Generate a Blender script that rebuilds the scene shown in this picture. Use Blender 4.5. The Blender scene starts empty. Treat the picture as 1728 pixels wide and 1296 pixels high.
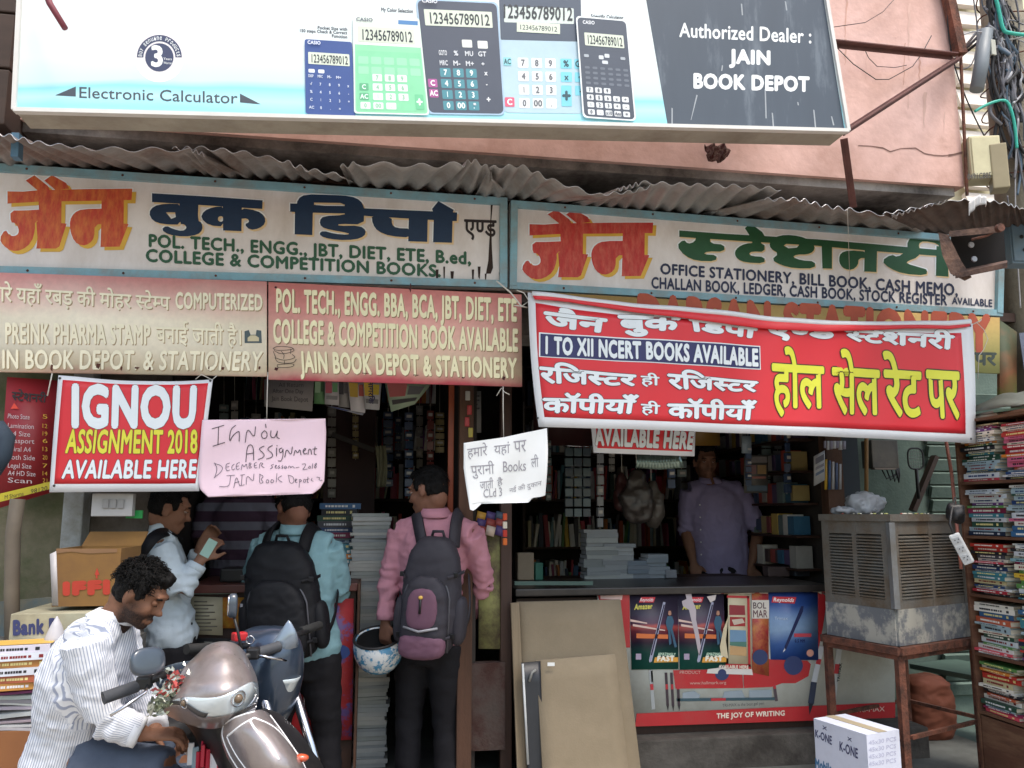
import bpy, bmesh, math, random
from mathutils import Vector as V, Matrix, noise as MN, geometry as MG
R = math.radians
SC = bpy.context.scene
COL = SC.collection
# ---------------------------------------------------------------- camera
PITCH, YAW, FPX = R(8.8), R(9.5), 1397.0
cam_d = bpy.data.cameras.new('camera'); cam = bpy.data.objects.new('camera', cam_d); COL.objects.link(cam)
cam.location = (0, -4.0, 1.5); cam.rotation_euler = (R(90)+PITCH, 0, -YAW)
cam_d.sensor_width = 36; cam_d.lens = FPX/1728*36; cam_d.clip_start = 0.05; cam_d.clip_end = 400
SC.camera = cam
# ---------------------------------------------------------------- world + sun
w = bpy.data.worlds.new('World'); SC.world = w; w.use_nodes = True
nt = w.node_tree; bg = nt.nodes['Background']
sky = nt.nodes.new('ShaderNodeTexSky'); sky.sky_type = 'NISHITA'; sky.sun_disc = False
SUN_EL, SUN_AZ = R(68), R(24)      # azimuth measured from -Y (behind the camera) towards +X
sky.sun_elevation = SUN_EL; sky.sun_rotation = R(180)-SUN_AZ
sky.air_density = 1.6; sky.dust_density = 4.0; sky.ozone_density = 1.0
nt.links.new(sky.outputs[0], bg.inputs[0]); bg.inputs[1].default_value = 0.15
sd = bpy.data.lights.new('sun', 'SUN'); so = bpy.data.objects.new('sun', sd); COL.objects.link(so)
sd.energy = 1.25; sd.angle = R(14); sd.color = (1.0, 0.96, 0.9)
sdir = V((math.sin(SUN_AZ)*math.cos(SUN_EL), -math.cos(SUN_AZ)*math.cos(SUN_EL), math.sin(SUN_EL)))
so.rotation_euler = sdir.to_track_quat('Z', 'Y').to_euler()
SC.view_settings.view_transform = 'Standard'; SC.view_settings.look = 'None'
SC.view_settings.exposure = 1.0; SC.view_settings.gamma = 1; SC.view_settings.use_curve_mapping = False
SC.render.resolution_x = 1024; SC.render.resolution_y = 768
# ---------------------------------------------------------------- points
CR = cam.rotation_euler.to_matrix(); CO = V(cam.location)
def ray(px, py): return CR @ V(((px-864)/FPX, -(py-648)/FPX, -1))
def PD(px, py, d): return CO + ray(px, py)*d
def W(px, py, Y):
    r = ray(px, py); return CO + r*((Y-CO.y)/r.y)
def WZ(px, py, Z):
    r = ray(px, py); return CO + r*((Z-CO.z)/r.z)
class Surf:                                   # a sheet in the place: plane + a gentle relief
    def __init__(s, p, n, disp=None): s.p, s.n, s.disp = V(p), V(n).normalized(), disp; s.k = 1.0
    def __call__(s, px, py, off=0.0):
        r = ray(px, py); q = CO + r*((s.p-CO).dot(s.n)/r.dot(s.n))
        k = off*s.k + (s.disp(px, py) if s.disp else 0)
        return q + s.n*k
def flat(Y, disp=None, k=1.0):
    s = Surf((0, Y, 0), (0, -1, 0), disp); s.k = k; return s
def tri_plane(a, b, c, disp=None):
    n = (b-a).cross(c-a)
    if n.dot(CO-a) < 0: n = -n
    return Surf(a, n, disp)
# ---------------------------------------------------------------- objects
def tag(o, label=None, cat=None, group=None, kind=None):
    if label: o['label'] = label
    if cat: o['category'] = cat
    if group: o['group'] = group
    if kind: o['kind'] = kind
    return o
def empty(name, loc, label, cat, group=None, rz=0):
    o = bpy.data.objects.new(name, None); COL.objects.link(o); o.location = loc; o.rotation_euler.z = rz
    o.empty_display_size = .05
    tag(o, label, cat, group); return o
def link(name, me, parent=None, loc=None):
    o = bpy.data.objects.new(name, me); COL.objects.link(o)
    if parent is not None:
        o.parent = parent
        if not parent.get('_local'):
            M = Matrix.LocRotScale(parent.location, parent.rotation_euler, parent.scale)
            p = parent.parent
            while p is not None:
                M = Matrix.LocRotScale(p.location, p.rotation_euler, p.scale) @ M; p = p.parent
            o.matrix_basis = M.inverted()
    if loc is not None: o.location = loc
    return o
def copy_tree(o, parent=None):
    c = o.copy(); COL.objects.link(c)
    if parent is not None: c.parent = parent
    for ch in list(o.children): copy_tree(ch, c)
    return c
class MB:
    def __init__(s): s.v, s.f, s.m, s.sm = [], [], [], []
    def face(s, idx, m=0, sm=False): s.f.append(tuple(idx)); s.m.append(m); s.sm.append(sm)
    def add(s, vs, fs, m=0, sm=False):
        b = len(s.v); s.v += [tuple(v) for v in vs]
        for f in fs: s.face([b+i for i in f], m, sm)
        return s
    def box8(s, p, m=0):                       # p: 4 bottom corners then 4 top ones
        return s.add(p, [(3,2,1,0),(4,5,6,7),(0,1,5,4),(1,2,6,5),(2,3,7,6),(3,0,4,7)], m)
    def box(s, c, d, rz=0, m=0, rot=None, bev=0):
        M = rot if rot is not None else Matrix.Rotation(rz, 3, 'Z')
        hx, hy, hz = d[0]/2, d[1]/2, d[2]/2
        if bev <= 0:
            P = [V(c)+M@V((x,y,z)) for z in (-hz,hz) for x,y in ((-hx,-hy),(hx,-hy),(hx,hy),(-hx,hy))]
            return s.box8(P, m)
        b = min(bev, hx*.9, hy*.9, hz*.9)
        bm = bmesh.new(); bmesh.ops.create_cube(bm, size=1)
        for v in bm.verts: v.co = V((v.co.x*d[0], v.co.y*d[1], v.co.z*d[2]))
        bmesh.ops.bevel(bm, geom=bm.edges[:], offset=b, segments=2, profile=.6, affect='EDGES')
        for v in bm.verts: v.co = V(c)+M@v.co
        bm.verts.index_update()
        s.add([v.co.copy() for v in bm.verts], [[v.index for v in f.verts] for f in bm.faces], m)
        bm.free(); return s
    def beam(s, a, b, w_, h_, m=0, up=(0,0,1)):   # rectangular bar a->b
        a, b = V(a), V(b); d = (b-a).normalized(); u = V(up)
        if abs(d.dot(u)) > .98: u = V((0,1,0))
        x = d.cross(u).normalized(); y = x.cross(d)
        P = [q + x*i*w_/2 + y*j*h_/2 for q in (a, b) for i, j in ((-1,-1),(1,-1),(1,1),(-1,1))]
        return s.box8(P, m)
    def tube(s, pts, r, n=8, m=0, sm=True, cap=True, ell=None, up=None, closed=False):
        pts = [V(p) for p in pts]; k = len(pts)
        rs = r if isinstance(r, (list, tuple)) else [r]*k
        base = len(s.v); px = None
        for i, p in enumerate(pts):
            if closed: d = pts[(i+1) % k]-pts[i-1]
            else: d = pts[min(i+1, k-1)]-pts[max(i-1, 0)]
            d = d.normalized() if d.length > 1e-9 else V((0,0,1))
            if px is None or up is not None:
                u = V(up) if up is not None else (V((0,0,1)) if abs(d.z) < .9 else V((0,1,0)))
                x = u.cross(d)
                if x.length < 1e-4: x = V((1,0,0)).cross(d)
            else: x = px - d*px.dot(d)
            x.normalize(); px = x; y = d.cross(x)
            rr = rs[i]; ra, rb = (rr if isinstance(rr, tuple) else (rr, rr))
            for j in range(n):
                a = 2*math.pi*j/n
                s.v.append(tuple(p + x*math.cos(a)*ra + y*math.sin(a)*rb))
        for i in range(k if closed else k-1):
            i2 = (i+1) % k
            for j in range(n):
                j2 = (j+1) % n
                s.face((base+i*n+j, base+i*n+j2, base+i2*n+j2, base+i2*n+j), m, sm)
        if cap and not closed:
            s.face([base+j for j in range(n)][::-1], m, False); s.face([base+(k-1)*n+j for j in range(n)], m, False)
        return s
    def ball(s, c, r, nu=12, nv=8, m=0, M=None):
        c = V(c); r = r if isinstance(r, (tuple, list)) else (r, r, r)
        base = len(s.v)
        for i in range(nv+1):
            t = math.pi*i/nv
            for j in range(nu):
                a = 2*math.pi*j/nu
                q = V((math.sin(t)*math.cos(a)*r[0], math.sin(t)*math.sin(a)*r[1], math.cos(t)*r[2]))
                if M is not None: q = M @ q
                s.v.append(tuple(c+q))
        for i in range(nv):
            for j in range(nu):
                j2 = (j+1) % nu
                s.face((base+i*nu+j, base+(i+1)*nu+j, base+(i+1)*nu+j2, base+i*nu+j2), m, True)
        return s
    def lathe(s, c, prof, n=16, m=0, axis=None, cap=True):
        ax = V(axis).normalized() if axis is not None else V((0,0,1))
        x = ax.orthogonal().normalized(); y = ax.cross(x); base = len(s.v); c = V(c)
        for r, h in prof:
            for j in range(n):
                a = 2*math.pi*j/n; s.v.append(tuple(c+ax*h+x*math.cos(a)*r+y*math.sin(a)*r))
        for i in range(len(prof)-1):
            for j in range(n):
                j2 = (j+1) % n
                s.face((base+i*n+j, base+i*n+j2, base+(i+1)*n+j2, base+(i+1)*n+j), m, True)
        if cap:
            s.face([base+j for j in range(n)][::-1], m); s.face([base+(len(prof)-1)*n+j for j in range(n)], m)
        return s
    def grid(s, fn, nu, nv, m=0, sm=True, thick=0, nrm=None):
        base = len(s.v)
        P = [[V(fn(i/nu, j/nv)) for i in range(nu+1)] for j in range(nv+1)]
        for row in P: s.v += [tuple(p) for p in row]
        W1 = nu+1
        for j in range(nv):
            for i in range(nu):
                a = base+j*W1+i; s.face((a, a+1, a+W1+1, a+W1), m, sm)
        if thick:
            b2 = len(s.v)
            for j in range(nv+1):
                for i in range(nu+1):
                    if nrm is not None: n_ = V(nrm)
                    else:
                        du = P[j][min(i+1,nu)]-P[j][max(i-1,0)]; dv = P[min(j+1,nv)][i]-P[max(j-1,0)][i]
                        n_ = du.cross(dv).normalized()
                    s.v.append(tuple(P[j][i]+n_*thick))
            for j in range(nv):
                for i in range(nu):
                    a = b2+j*W1+i; s.face((a+W1, a+W1+1, a+1, a), m, sm)
            def wall(i0, i1): s.face((base+i0, b2+i0, b2+i1, base+i1), m)
            for i in range(nu): wall(i, i+1); wall(nv*W1+i+1, nv*W1+i)
            for j in range(nv): wall((j+1)*W1, j*W1); wall(j*W1+nu, (j+1)*W1+nu)
        return s
    def poly(s, pts, m=0, fn=None, holes=()):   # flat polygon with holes; pts 2D -> fn(x,y)
        loops = [[V((p[0], p[1], 0)) for p in pts]]+[[V((p[0], p[1], 0)) for p in h] for h in holes]
        tris = MG.tessellate_polygon(loops); base = len(s.v)
        for l in loops:
            for p in l: s.v.append(tuple(fn(p.x, p.y)) if fn else tuple(p))
        for t in tris: s.face([base+i for i in t], m)
        return s
    def prism(s, pts, a, b, m=0):              # pts 2D polygon, a(x,y)/b(x,y) give the two ends
        n = len(pts); base = len(s.v)
        s.v += [tuple(a(*p)) for p in pts]+[tuple(b(*p)) for p in pts]
        tris = MG.tessellate_polygon([[V((p[0], p[1], 0)) for p in pts]])
        for t in tris: s.face([base+i for i in t], m); s.face([base+n+i for i in t][::-1], m)
        for i in range(n):
            j = (i+1) % n; s.face((base+i, base+n+i, base+n+j, base+j), m)
        return s
    def mesh(s, name, mats, fix=True):
        me = bpy.data.meshes.new(name); me.from_pydata(s.v, [], s.f)
        for mt in (mats if isinstance(mats, (list, tuple)) else [mats]): me.materials.append(mt)
        me.polygons.foreach_set('material_index', s.m); me.polygons.foreach_set('use_smooth', s.sm)
        if fix:
            bm = bmesh.new(); bm.from_mesh(me); bmesh.ops.recalc_face_normals(bm, faces=bm.faces[:]); bm.to_mesh(me); bm.free()
        me.update(); return me
    def build(s, name, mats, parent=None, label=None, cat=None, group=None, kind=None, fix=True):
        o = link(name, s.mesh(name, mats, fix), parent); tag(o, label, cat, group, kind)
        if cat and parent is None and not kind: center_origin(o)
        return o
def center_origin(o):                          # origin to the bottom centre of the mesh
    me = o.data
    if not len(me.vertices): return
    xs = [v.co.x for v in me.vertices]; ys = [v.co.y for v in me.vertices]; zs = [v.co.z for v in me.vertices]
    c = V(((min(xs)+max(xs))/2, (min(ys)+max(ys))/2, min(zs)))
    me.transform(Matrix.Translation(-c)); o.location = c
# ---------------------------------------------------------------- materials
def lin(c):
    if isinstance(c, str): c = tuple(int(c[i:i+2], 16)/255 for i in (0, 2, 4))
    return tuple((x/12.92 if x <= .04045 else ((x+.055)/1.055)**2.4) for x in c)
MATS = {}
def mat(name, col, rough=.7, var=.15, scale=6, dirt=None, damt=.3, dscale=2.5, metal=0, bump=0, bscale=60, spec=.5,
        coat=0, stretch=(1,1,1), alpha=1, transm=0, emis=0, sharp=.12, info=False, sheen=0):
    if name in MATS: return MATS[name]
    m = bpy.data.materials.new(name); m.use_nodes = True; MATS[name] = m
    n = m.node_tree.nodes; l = m.node_tree.links; b = n['Principled BSDF']
    c = lin(col) if isinstance(col, str) else col
    tc = n.new('ShaderNodeTexCoord'); mp = n.new('ShaderNodeMapping'); mp.inputs['Scale'].default_value = stretch
    geo = n.new('ShaderNodeNewGeometry')
    l.new(geo.outputs['Position'], mp.inputs['Vector'])
    b.inputs['Roughness'].default_value = rough; b.inputs['Metallic'].default_value = metal
    b.inputs['Specular IOR Level'].default_value = spec; b.inputs['Coat Weight'].default_value = coat
    b.inputs['Alpha'].default_value = alpha; b.inputs['Transmission Weight'].default_value = transm
    b.inputs['Sheen Weight'].default_value = sheen
    ns = n.new('ShaderNodeTexNoise'); ns.inputs['Scale'].default_value = scale; ns.inputs['Detail'].default_value = 6
    ns.inputs['Roughness'].default_value = .62
    l.new(mp.outputs[0], ns.inputs['Vector'])
    if info:
        oi = n.new('ShaderNodeObjectInfo'); src = oi.outputs['Color']
    else:
        rgb = n.new('ShaderNodeRGB'); rgb.outputs[0].default_value = (*c, 1); src = rgb.outputs[0]
    mr = n.new('ShaderNodeMapRange'); mr.inputs['From Min'].default_value = .25; mr.inputs['From Max'].default_value = .75
    mr.inputs['To Min'].default_value = 1-var; mr.inputs['To Max'].default_value = 1+var*.6
    l.new(ns.outputs['Fac'], mr.inputs['Value'])
    mx = n.new('ShaderNodeVectorMath'); mx.operation = 'SCALE'; l.new(src, mx.inputs[0]); l.new(mr.outputs[0], mx.inputs['Scale'])
    out = mx.outputs[0]
    if dirt:
        n2 = n.new('ShaderNodeTexNoise'); n2.inputs['Scale'].default_value = dscale; n2.inputs['Detail'].default_value = 9
        n2.inputs['Roughness'].default_value = .7; l.new(mp.outputs[0], n2.inputs['Vector'])
        mr2 = n.new('ShaderNodeMapRange'); t = .5+(.5-damt)*.35
        mr2.inputs['From Min'].default_value = t-sharp; mr2.inputs['From Max'].default_value = t+sharp
        mr2.inputs['To Max'].default_value = min(1, damt*1.6+.15)
        l.new(n2.outputs['Fac'], mr2.inputs['Value'])
        mm = n.new('ShaderNodeMix'); mm.data_type = 'RGBA'; mm.inputs['B'].default_value = (*lin(dirt), 1)
        l.new(mr2.outputs[0], mm.inputs['Factor']); l.new(out, mm.inputs['A']); out = mm.outputs['Result']
    l.new(out, b.inputs['Base Color'])
    if emis: l.new(out, b.inputs['Emission Color']); b.inputs['Emission Strength'].default_value = emis
    if bump:
        n3 = n.new('ShaderNodeTexNoise'); n3.inputs['Scale'].default_value = bscale; n3.inputs['Detail'].default_value = 5
        l.new(mp.outputs[0], n3.inputs['Vector'])
        bp = n.new('ShaderNodeBump'); bp.inputs['Strength'].default_value = min(1, bump); bp.inputs['Distance'].default_value = .01*max(1, bump)
        l.new(n3.outputs['Fac'], bp.inputs['Height']); l.new(bp.outputs[0], b.inputs['Normal'])
    return m
def pm(col, rough=.6, var=.08, **k):            # plain printed / painted colour, cached by colour
    return mat('paint_%s_%d_%d' % (col, rough*100, var*100) + ('_'+'_'.join('%s%s' % q for q in sorted(k.items())) if k else ''), col, rough, var, scale=9, **k)
# ---------------------------------------------------------------- lettering
_gc = {}
def glyph_mesh(body, sp=1.0):
    key = (body, round(sp, 2))
    if key in _gc: return _gc[key]
    c = bpy.data.curves.new('tmp', 'FONT'); c.body = body; c.size = 1; c.resolution_u = 3; c.fill_mode = 'FRONT'; c.space_character = sp
    o = bpy.data.objects.new('tmp', c); COL.objects.link(o); bpy.context.view_layer.update()
    me = bpy.data.meshes.new_from_object(o.evaluated_get(bpy.context.evaluated_depsgraph_get()))
    bm = bmesh.new(); bm.from_mesh(me); bmesh.ops.triangulate(bm, faces=bm.faces[:]); bm.to_mesh(me); bm.free()
    vs = [(v.co.x, v.co.y) for v in me.vertices]; fs = [tuple(p.vertices) for p in me.polygons]
    bpy.data.objects.remove(o); bpy.data.meshes.remove(me); bpy.data.curves.remove(c)
    _gc[key] = (vs, fs); return _gc[key]
def adv(s):
    def wd(t):
        v = glyph_mesh(t)[0]; return max(p[0] for p in v)
    return wd(s+'|')-wd('|')
def lay(text, sp=1.0):
    """text; a token in {braces} is a consonant drawn as its half form (right stem cut away)"""
    vs, fs, x = [], [], 0.0
    import re
    for tok in re.split(r'(\{.\})', text):
        if not tok: continue
        if tok[0] == '{':
            g, f = glyph_mesh(tok[1]); mxx = max(p[0] for p in g); cut = mxx*.70
            bm = bmesh.new(); bv = [bm.verts.new((p[0], p[1], 0)) for p in g]
            for t in f:
                try: bm.faces.new([bv[i] for i in t])
                except ValueError: pass
            bmesh.ops.bisect_plane(bm, geom=bm.verts[:]+bm.edges[:]+bm.faces[:], plane_co=(cut,0,0), plane_no=(1,0,0), clear_outer=True)
            bmesh.ops.triangulate(bm, faces=bm.faces[:]); bm.verts.index_update()
            b = len(vs); vs += [(v.co.x+x, v.co.y) for v in bm.verts]; fs += [tuple(b+v.index for v in q.verts) for q in bm.faces]
            bm.free(); x += cut-.02
        else:
            g, f = glyph_mesh(tok, sp); b = len(vs); vs += [(p[0]+x, p[1]) for p in g]; fs += [tuple(b+i for i in q) for q in f]
            x += adv(tok)
    return vs, fs
DIRS = [(1,0),(-1,0),(0,1),(0,-1),(.7,.7),(-.7,.7),(.7,-.7),(-.7,-.7)]
CAP = None
def text(surf, s, quad, mt, parent, off=.002, bold=0, out=None, outw=0, fit='cap', name='lettering', outmat=None, shift=None, kind=None):
    """quad: TL, TR, BR, BL in photo pixels of the box the capitals (fit='cap') or the whole ink (fit='box') fill.
       bold / outw in glyph units; shift=(dx,dy) px of a drop shadow in outmat"""
    global CAP
    if CAP is None: CAP = max(p[1] for p in glyph_mesh('H')[0])
    vs, fs = lay(s, 1+bold*1.3 if ord(max(s)) < 256 else 1)
    x0, x1 = min(p[0] for p in vs), max(p[0] for p in vs)
    if fit in ('cap', 'nat'): y0, y1 = 0.0, CAP
    else: y0, y1 = min(p[1] for p in vs), max(p[1] for p in vs)
    TL, TR, BR, BL = [V(q) for q in quad]
    if fit == 'nat':                              # keep the glyphs' own proportions, centred
        a_ = (x1-x0)/CAP*(TL-BL).length/max((TR-TL).length, 1e-6); a_ = min(a_, 1.0); m1, m2 = (TL+TR)/2, (BL+BR)/2
        TL, TR, BR, BL = m1+(TL-m1)*a_, m1+(TR-m1)*a_, m2+(BR-m2)*a_, m2+(BL-m2)*a_
    wq = (TR-TL).length; hq = (TL-BL).length
    kx = (x1-x0)/max(wq, 1e-6); ky = (y1-y0)/max(hq, 1e-6)     # glyph units per pixel
    bw = bold*CAP*hq/(y1-y0)                                   # px
    bx = min(bold*CAP*wq/(x1-x0), bw*1.5); TOT = [bx, bw]
    def mp(p, dx, dy, o):
        u = (p[0]-x0)/(x1-x0); t = (p[1]-y0)/(y1-y0)
        u = (u*(wq-2*bx)+bx)/wq; t = (t*(hq-2*bw)+bw)/hq if fit == 'box' else t
        q = (BL*(1-u)+BR*u)*(1-t)+(TL*(1-u)+TR*u)*t
        return surf(q.x+dx, q.y+dy, o)
    def emit(mb, dirs, rad, o0, sx=0, sy=0, m=0):
        rx_, ry_ = rad if isinstance(rad, tuple) else (rad, rad)
        for k, (dx, dy) in enumerate(dirs):
            mb.add([mp(p, sx+dx*rx_, sy+dy*ry_, o0+k*.00006) for p in vs], fs, m)
    mb = MB(); mats = [mt]
    if outmat is not None:
        mats.append(outmat)
        og = outw*CAP*hq/(y1-y0)*.8; ow = (bx+og, bw+og)
        if shift: emit(mb, [(0,0)]+(DIRS[:4] if bw else []), ow, off, shift[0], shift[1], 1)
        else: emit(mb, DIRS, ow, off, 0, 0, 1)
        off += .0012
    emit(mb, [(0,0)]+(DIRS if bw > 1.5 else (DIRS[:4] if bw else [])), (bx, bw), off)
    return mb.build(name, mats, parent, fix=False, kind=kind)
def shape(surf, polys, mt, parent, name='painted_shape', off=.002, step=.0001, xf=None, dx=0, dy=0, kind=None):
    mb = MB()
    for k, p in enumerate(polys):
        holes = ()
        if isinstance(p, dict): holes = [[(xf(*q) if xf else q) for q in h] for h in p['h']]; p = p['p']
        pts = [(xf(*q) if xf else q) for q in p]
        mb.poly(pts, 0, (lambda kk: (lambda x, y: surf(x+dx, y+dy, off+step*kk)))(k), holes)
    return mb.build(name, mt, parent, fix=False, kind=kind)
def rectpx(x0, y0, x1, y1): return [(x0,y0),(x1,y0),(x1,y1),(x0,y1)]
def quad_fn(q):
    TL, TR, BR, BL = [V(p) for p in q]
    return lambda u, t: (TL*(1-u)+TR*u)*(1-t)+(BL*(1-u)+BR*u)*t      # t: 0 top .. 1 bottom
def sub(q, u0, v0, u1, v1):
    f = quad_fn(q); return [tuple(f(u0, v0)), tuple(f(u1, v0)), tuple(f(u1, v1)), tuple(f(u0, v1))]
def sheet(surf, q, mt, parent=None, name='sheet', nu=1, nv=1, thick=.002, off=0, edge=None, **k):
    f = quad_fn(q)
    def fn(u, t):
        p = f(u, t)
        if edge: p = V(edge(u, t, p))
        return surf(p.x, p.y, off)
    return MB().grid(fn, nu, nv, 0, True, thick, -surf.n).build(name, mt, parent, **k)
def smooth_pts(pts, n=2, closed=False):
    for _ in range(n):
        o = []
        L = len(pts)
        for i in range(L if closed else L-1):
            a, b = V(pts[i]), V(pts[(i+1) % L]); o += [a*.75+b*.25, a*.25+b*.75]
        if not closed: o = [V(pts[0])]+o+[V(pts[-1])]
        pts = o
    return pts
def noisev(p, s): return MN.noise(V(p)*s)
def jit(a): return random.uniform(-a, a)
random.seed(11)
# ================================================================ GROUND, STEPS, SHELL OF THE SHOP
M_ground = mat('street_dust', 'aaa296', .95, .3, 3, dirt='4a443e', damt=.4, bump=.6, bscale=40)
M_plinth = mat('grey_cement', '77746f', .9, .3, 4, dirt='3e3b38', damt=.5, dscale=3, bump=.5, bscale=50)
M_floor = mat('shop_floor_cement', '5d5f5b', .8, .25, 3, dirt='3a3936', damt=.4)
M_green = mat('green_limewash', '66786f', .85, .2, 3, dirt='4b5c55', damt=.45, bump=.3)
M_dark = mat('dark_plaster', '3a3430', .95, .3, 2, dirt='231f1d', damt=.5)  # dark brown base with darker mottling, for the inside walls and ceiling
M_pink = mat('salmon_limewash', 'e6c0b6', .9, .16, 1.6, dirt='b99183', damt=.46, dscale=1.8, sharp=.16, bump=.35, bscale=22)
M_soffit = mat('grey_soffit_cement', 'a8a29c', .95, .3, 1.6, dirt='47423f', damt=.5, dscale=2, bump=.5, bscale=18)
M_rust = mat('rusty_iron', '7a4a38', .85, .3, 20, dirt='3f2a22', damt=.5, dscale=14, bump=.5, bscale=90)
M_wood = mat('old_wood', '5f4130', .75, .3, 5, stretch=(9,9,.8), dirt='3d281b', damt=.45, bump=.4)
M_darkwood = mat('dark_wood', '3a241a', .6, .3, 5, stretch=(9,9,.8))
M_zinc = mat('weathered_zinc_sheet', 'a6a4a2', .5, .3, 5, dirt='75604f', damt=.28, dscale=3.5, metal=.35, bump=.2)
M_zincd = mat('rusted_zinc_sheet', '989390', .6, .3, 5, dirt='6a4c3c', damt=.36, dscale=4, metal=.2, bump=.3)

def zof(px, py, Y): return W(px, py, Y).z
ground = MB().box((2, -2, -.05), (60, 40, .1)).build('street_ground', M_ground, kind='structure')
# shop floor and steps
XL, XR = W(230, 900, 0).x, W(1408, 900, .62).x          # the open shop front
XE = W(1640, 900, .9).x
fl = MB(); fl.box(((XL+XR)/2, 2.1, .085), (XR-XL+1.6, 3.9, .17)).build('shop_floor', M_floor, kind='structure')
XS0, XS1 = W(1000, 1250, .4).x, W(1545, 1250, .4).x
MB().box(((XS0+XS1)/2, .50, .165), (XS1-XS0+.1, .30, .33), bev=.01).box(((XS0+XS1)/2, .34, .06), (XS1-XS0+.1, .2, .12), bev=.01).build('cement_plinth', mat('dark_grey_cement', '57534e', .95, .35, 4, dirt='34302c', damt=.5, dscale=3, bump=.5, bscale=40), kind='structure')
MB().box((XR+1.9, 1.6, .05), (3.9, 3.6, .1)).build('side_bay_floor', mat('green_cement_floor', '4c5c56', .8, .3, 3, dirt='39433f', damt=.5), kind='structure')

# ---- the shop building
zt = W(1250, 288, -.2).z
bld = empty('shop_building', (1.2, 2, 0), 'salmon plastered building with the dark open-fronted book shop on its ground floor', 'building')
def bpart(name, mb, m, label=None):
    return mb.build(name, m, bld, label=label)
xr_up = W(1622, 250, -.2).x
Lh = Surf((0,-.2,0),(0,-1,0))
bpart('upper_wall', MB().box(((-5+xr_up)/2, 1.3, zt+1.9), (xr_up+5, 3.0, 3.8)), M_pink, 'salmon pink plaster wall of the upper floor with a crack low down')
# soffit slab hangs a little below, grey, uneven lower edge
bpart('soffit', MB().box(((-5+xr_up)/2-.02, .55, zt-.02), (xr_up+4.96, 1.44, .05)), M_soffit, 'sooty grey cement soffit under the projecting upper floor')
bpart('lintel_wall', MB().box(((-5+XE)/2, .62, (zt+2.45)/2), (XE+5, .3, zt-2.45-.06)), M_soffit)
# inside walls
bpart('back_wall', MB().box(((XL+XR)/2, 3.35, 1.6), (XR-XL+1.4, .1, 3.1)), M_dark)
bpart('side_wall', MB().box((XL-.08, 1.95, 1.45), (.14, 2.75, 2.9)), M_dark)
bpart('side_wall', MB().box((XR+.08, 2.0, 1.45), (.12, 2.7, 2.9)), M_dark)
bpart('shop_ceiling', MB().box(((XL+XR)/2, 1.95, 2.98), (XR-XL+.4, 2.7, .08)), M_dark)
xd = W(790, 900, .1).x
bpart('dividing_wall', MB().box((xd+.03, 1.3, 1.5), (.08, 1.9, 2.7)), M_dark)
# green side bay right of the shop, half covered by a slatted shutter
bay_y = 1.15
bpart('bay_wall', MB().box((XR+2.2, bay_y+.08, 1.5), (4.1, .12, 2.95)), M_green)
slx0, slx1 = W(1570, 850, bay_y).x, W(1640, 850, bay_y).x+.35
z = .35
while z < 2.3:
    bpart('shutter_slat', MB().box(((slx0+slx1)/2, bay_y-.01, z), (slx1-slx0, .03, .075), rot=Matrix.Rotation(R(18), 3, 'X')), M_green)
    z += .092
# crack in the pink wall (a real groove-shaped dark sliver)
Mcr = pm('80625a', .95)
def crack(pts, wpx):
    up = [(x, y-wpx*random.uniform(.2, .6)) for x, y in pts]; dn = [(x, y+wpx*random.uniform(.2, .6)) for x, y in pts]
    return up+dn[::-1]
SW = flat(-.2)
cr = [(1448,246),(1470,247),(1490,250),(1502,256),(1520,251),(1545,250),(1560,259),(1575,262),(1590,263),(1604,262),(1622,257)]
shape(SW, [crack(cr, 2.2)], Mcr, bld, 'wall_crack')
shape(SW, [crack([(1600,263),(1610,261),(1624,257)], 6)], Mcr, bld, 'wall_crack')
rnd0 = random.Random(2)
M_stain = pm('c99f90', .95, .15); M_stain2 = pm('d4b0a4', .95, .15)
for k in range(9):
    x0 = rnd0.uniform(1420, 1600); y0_ = rnd0.uniform(-10, 200); L_ = rnd0.uniform(30, 110); w0 = rnd0.uniform(2, 7)
    pts_l = [(x0+rnd0.uniform(-1.5,1.5), y0_+L_*i/7) for i in range(8)]; pts_r = [(x+w0*(1-i/9)*(.6+.6*rnd0.random()), y) for i, (x, y) in enumerate(pts_l)]
    shape(SW, [pts_l+pts_r[::-1]], M_stain if k % 2 else M_stain2, bld, 'rain_streak', .0012)
# hanging metal post at the corner of the upper wall
bpart('corner_post', MB().beam(W(1588,-60,-.24), W(1621,92,-.24), .05, .05).beam(W(1621,92,-.24), W(1632,330,-.22), .012, .012), M_rust)

# ---- neighbour far right: cream louvred front behind the pole
nb = empty('cream_neighbour_building', (6, 3, 0), 'pale cream building with louvred shutters behind the cable-laden pole', 'building')
M_cream = mat('cream_plaster', 'd9d2b4', .85, .15, 2, dirt='a8a288', damt=.3)
y2 = 2.6
MB().box((W(1760,200,y2).x+.4, y2+.6, 3), (W(1850,200,y2).x-W(1600,200,y2).x+2.2, 1.1, 9)).build('facade_wall', M_cream, nb)
xa, xb = W(1612,200,y2-.02).x, W(1664,200,y2-.02).x
zz = zof(1640, 345, y2)
while zz < zof(1640, -60, y2):
    MB().box(((xa+xb)/2, y2-.06, zz), (xb-xa, .05, .17), rot=Matrix.Rotation(R(-16), 3, 'X')).build('louvre', mat('louvre_paint', 'e6ddd2', .7, .12, 3), nb); zz += .205
xa, xb = W(1688,200,y2-.02).x, W(1760,200,y2-.02).x
zz = zof(1700, 380, y2)
while zz < zof(1700, -60, y2):
    MB().box(((xa+xb)/2, y2-.06, zz), (xb-xa, .05, .17), rot=Matrix.Rotation(R(-16), 3, 'X')).build('louvre', mat('louvre_paint2', 'd8dcae', .7, .12, 3), nb); zz += .225
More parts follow.
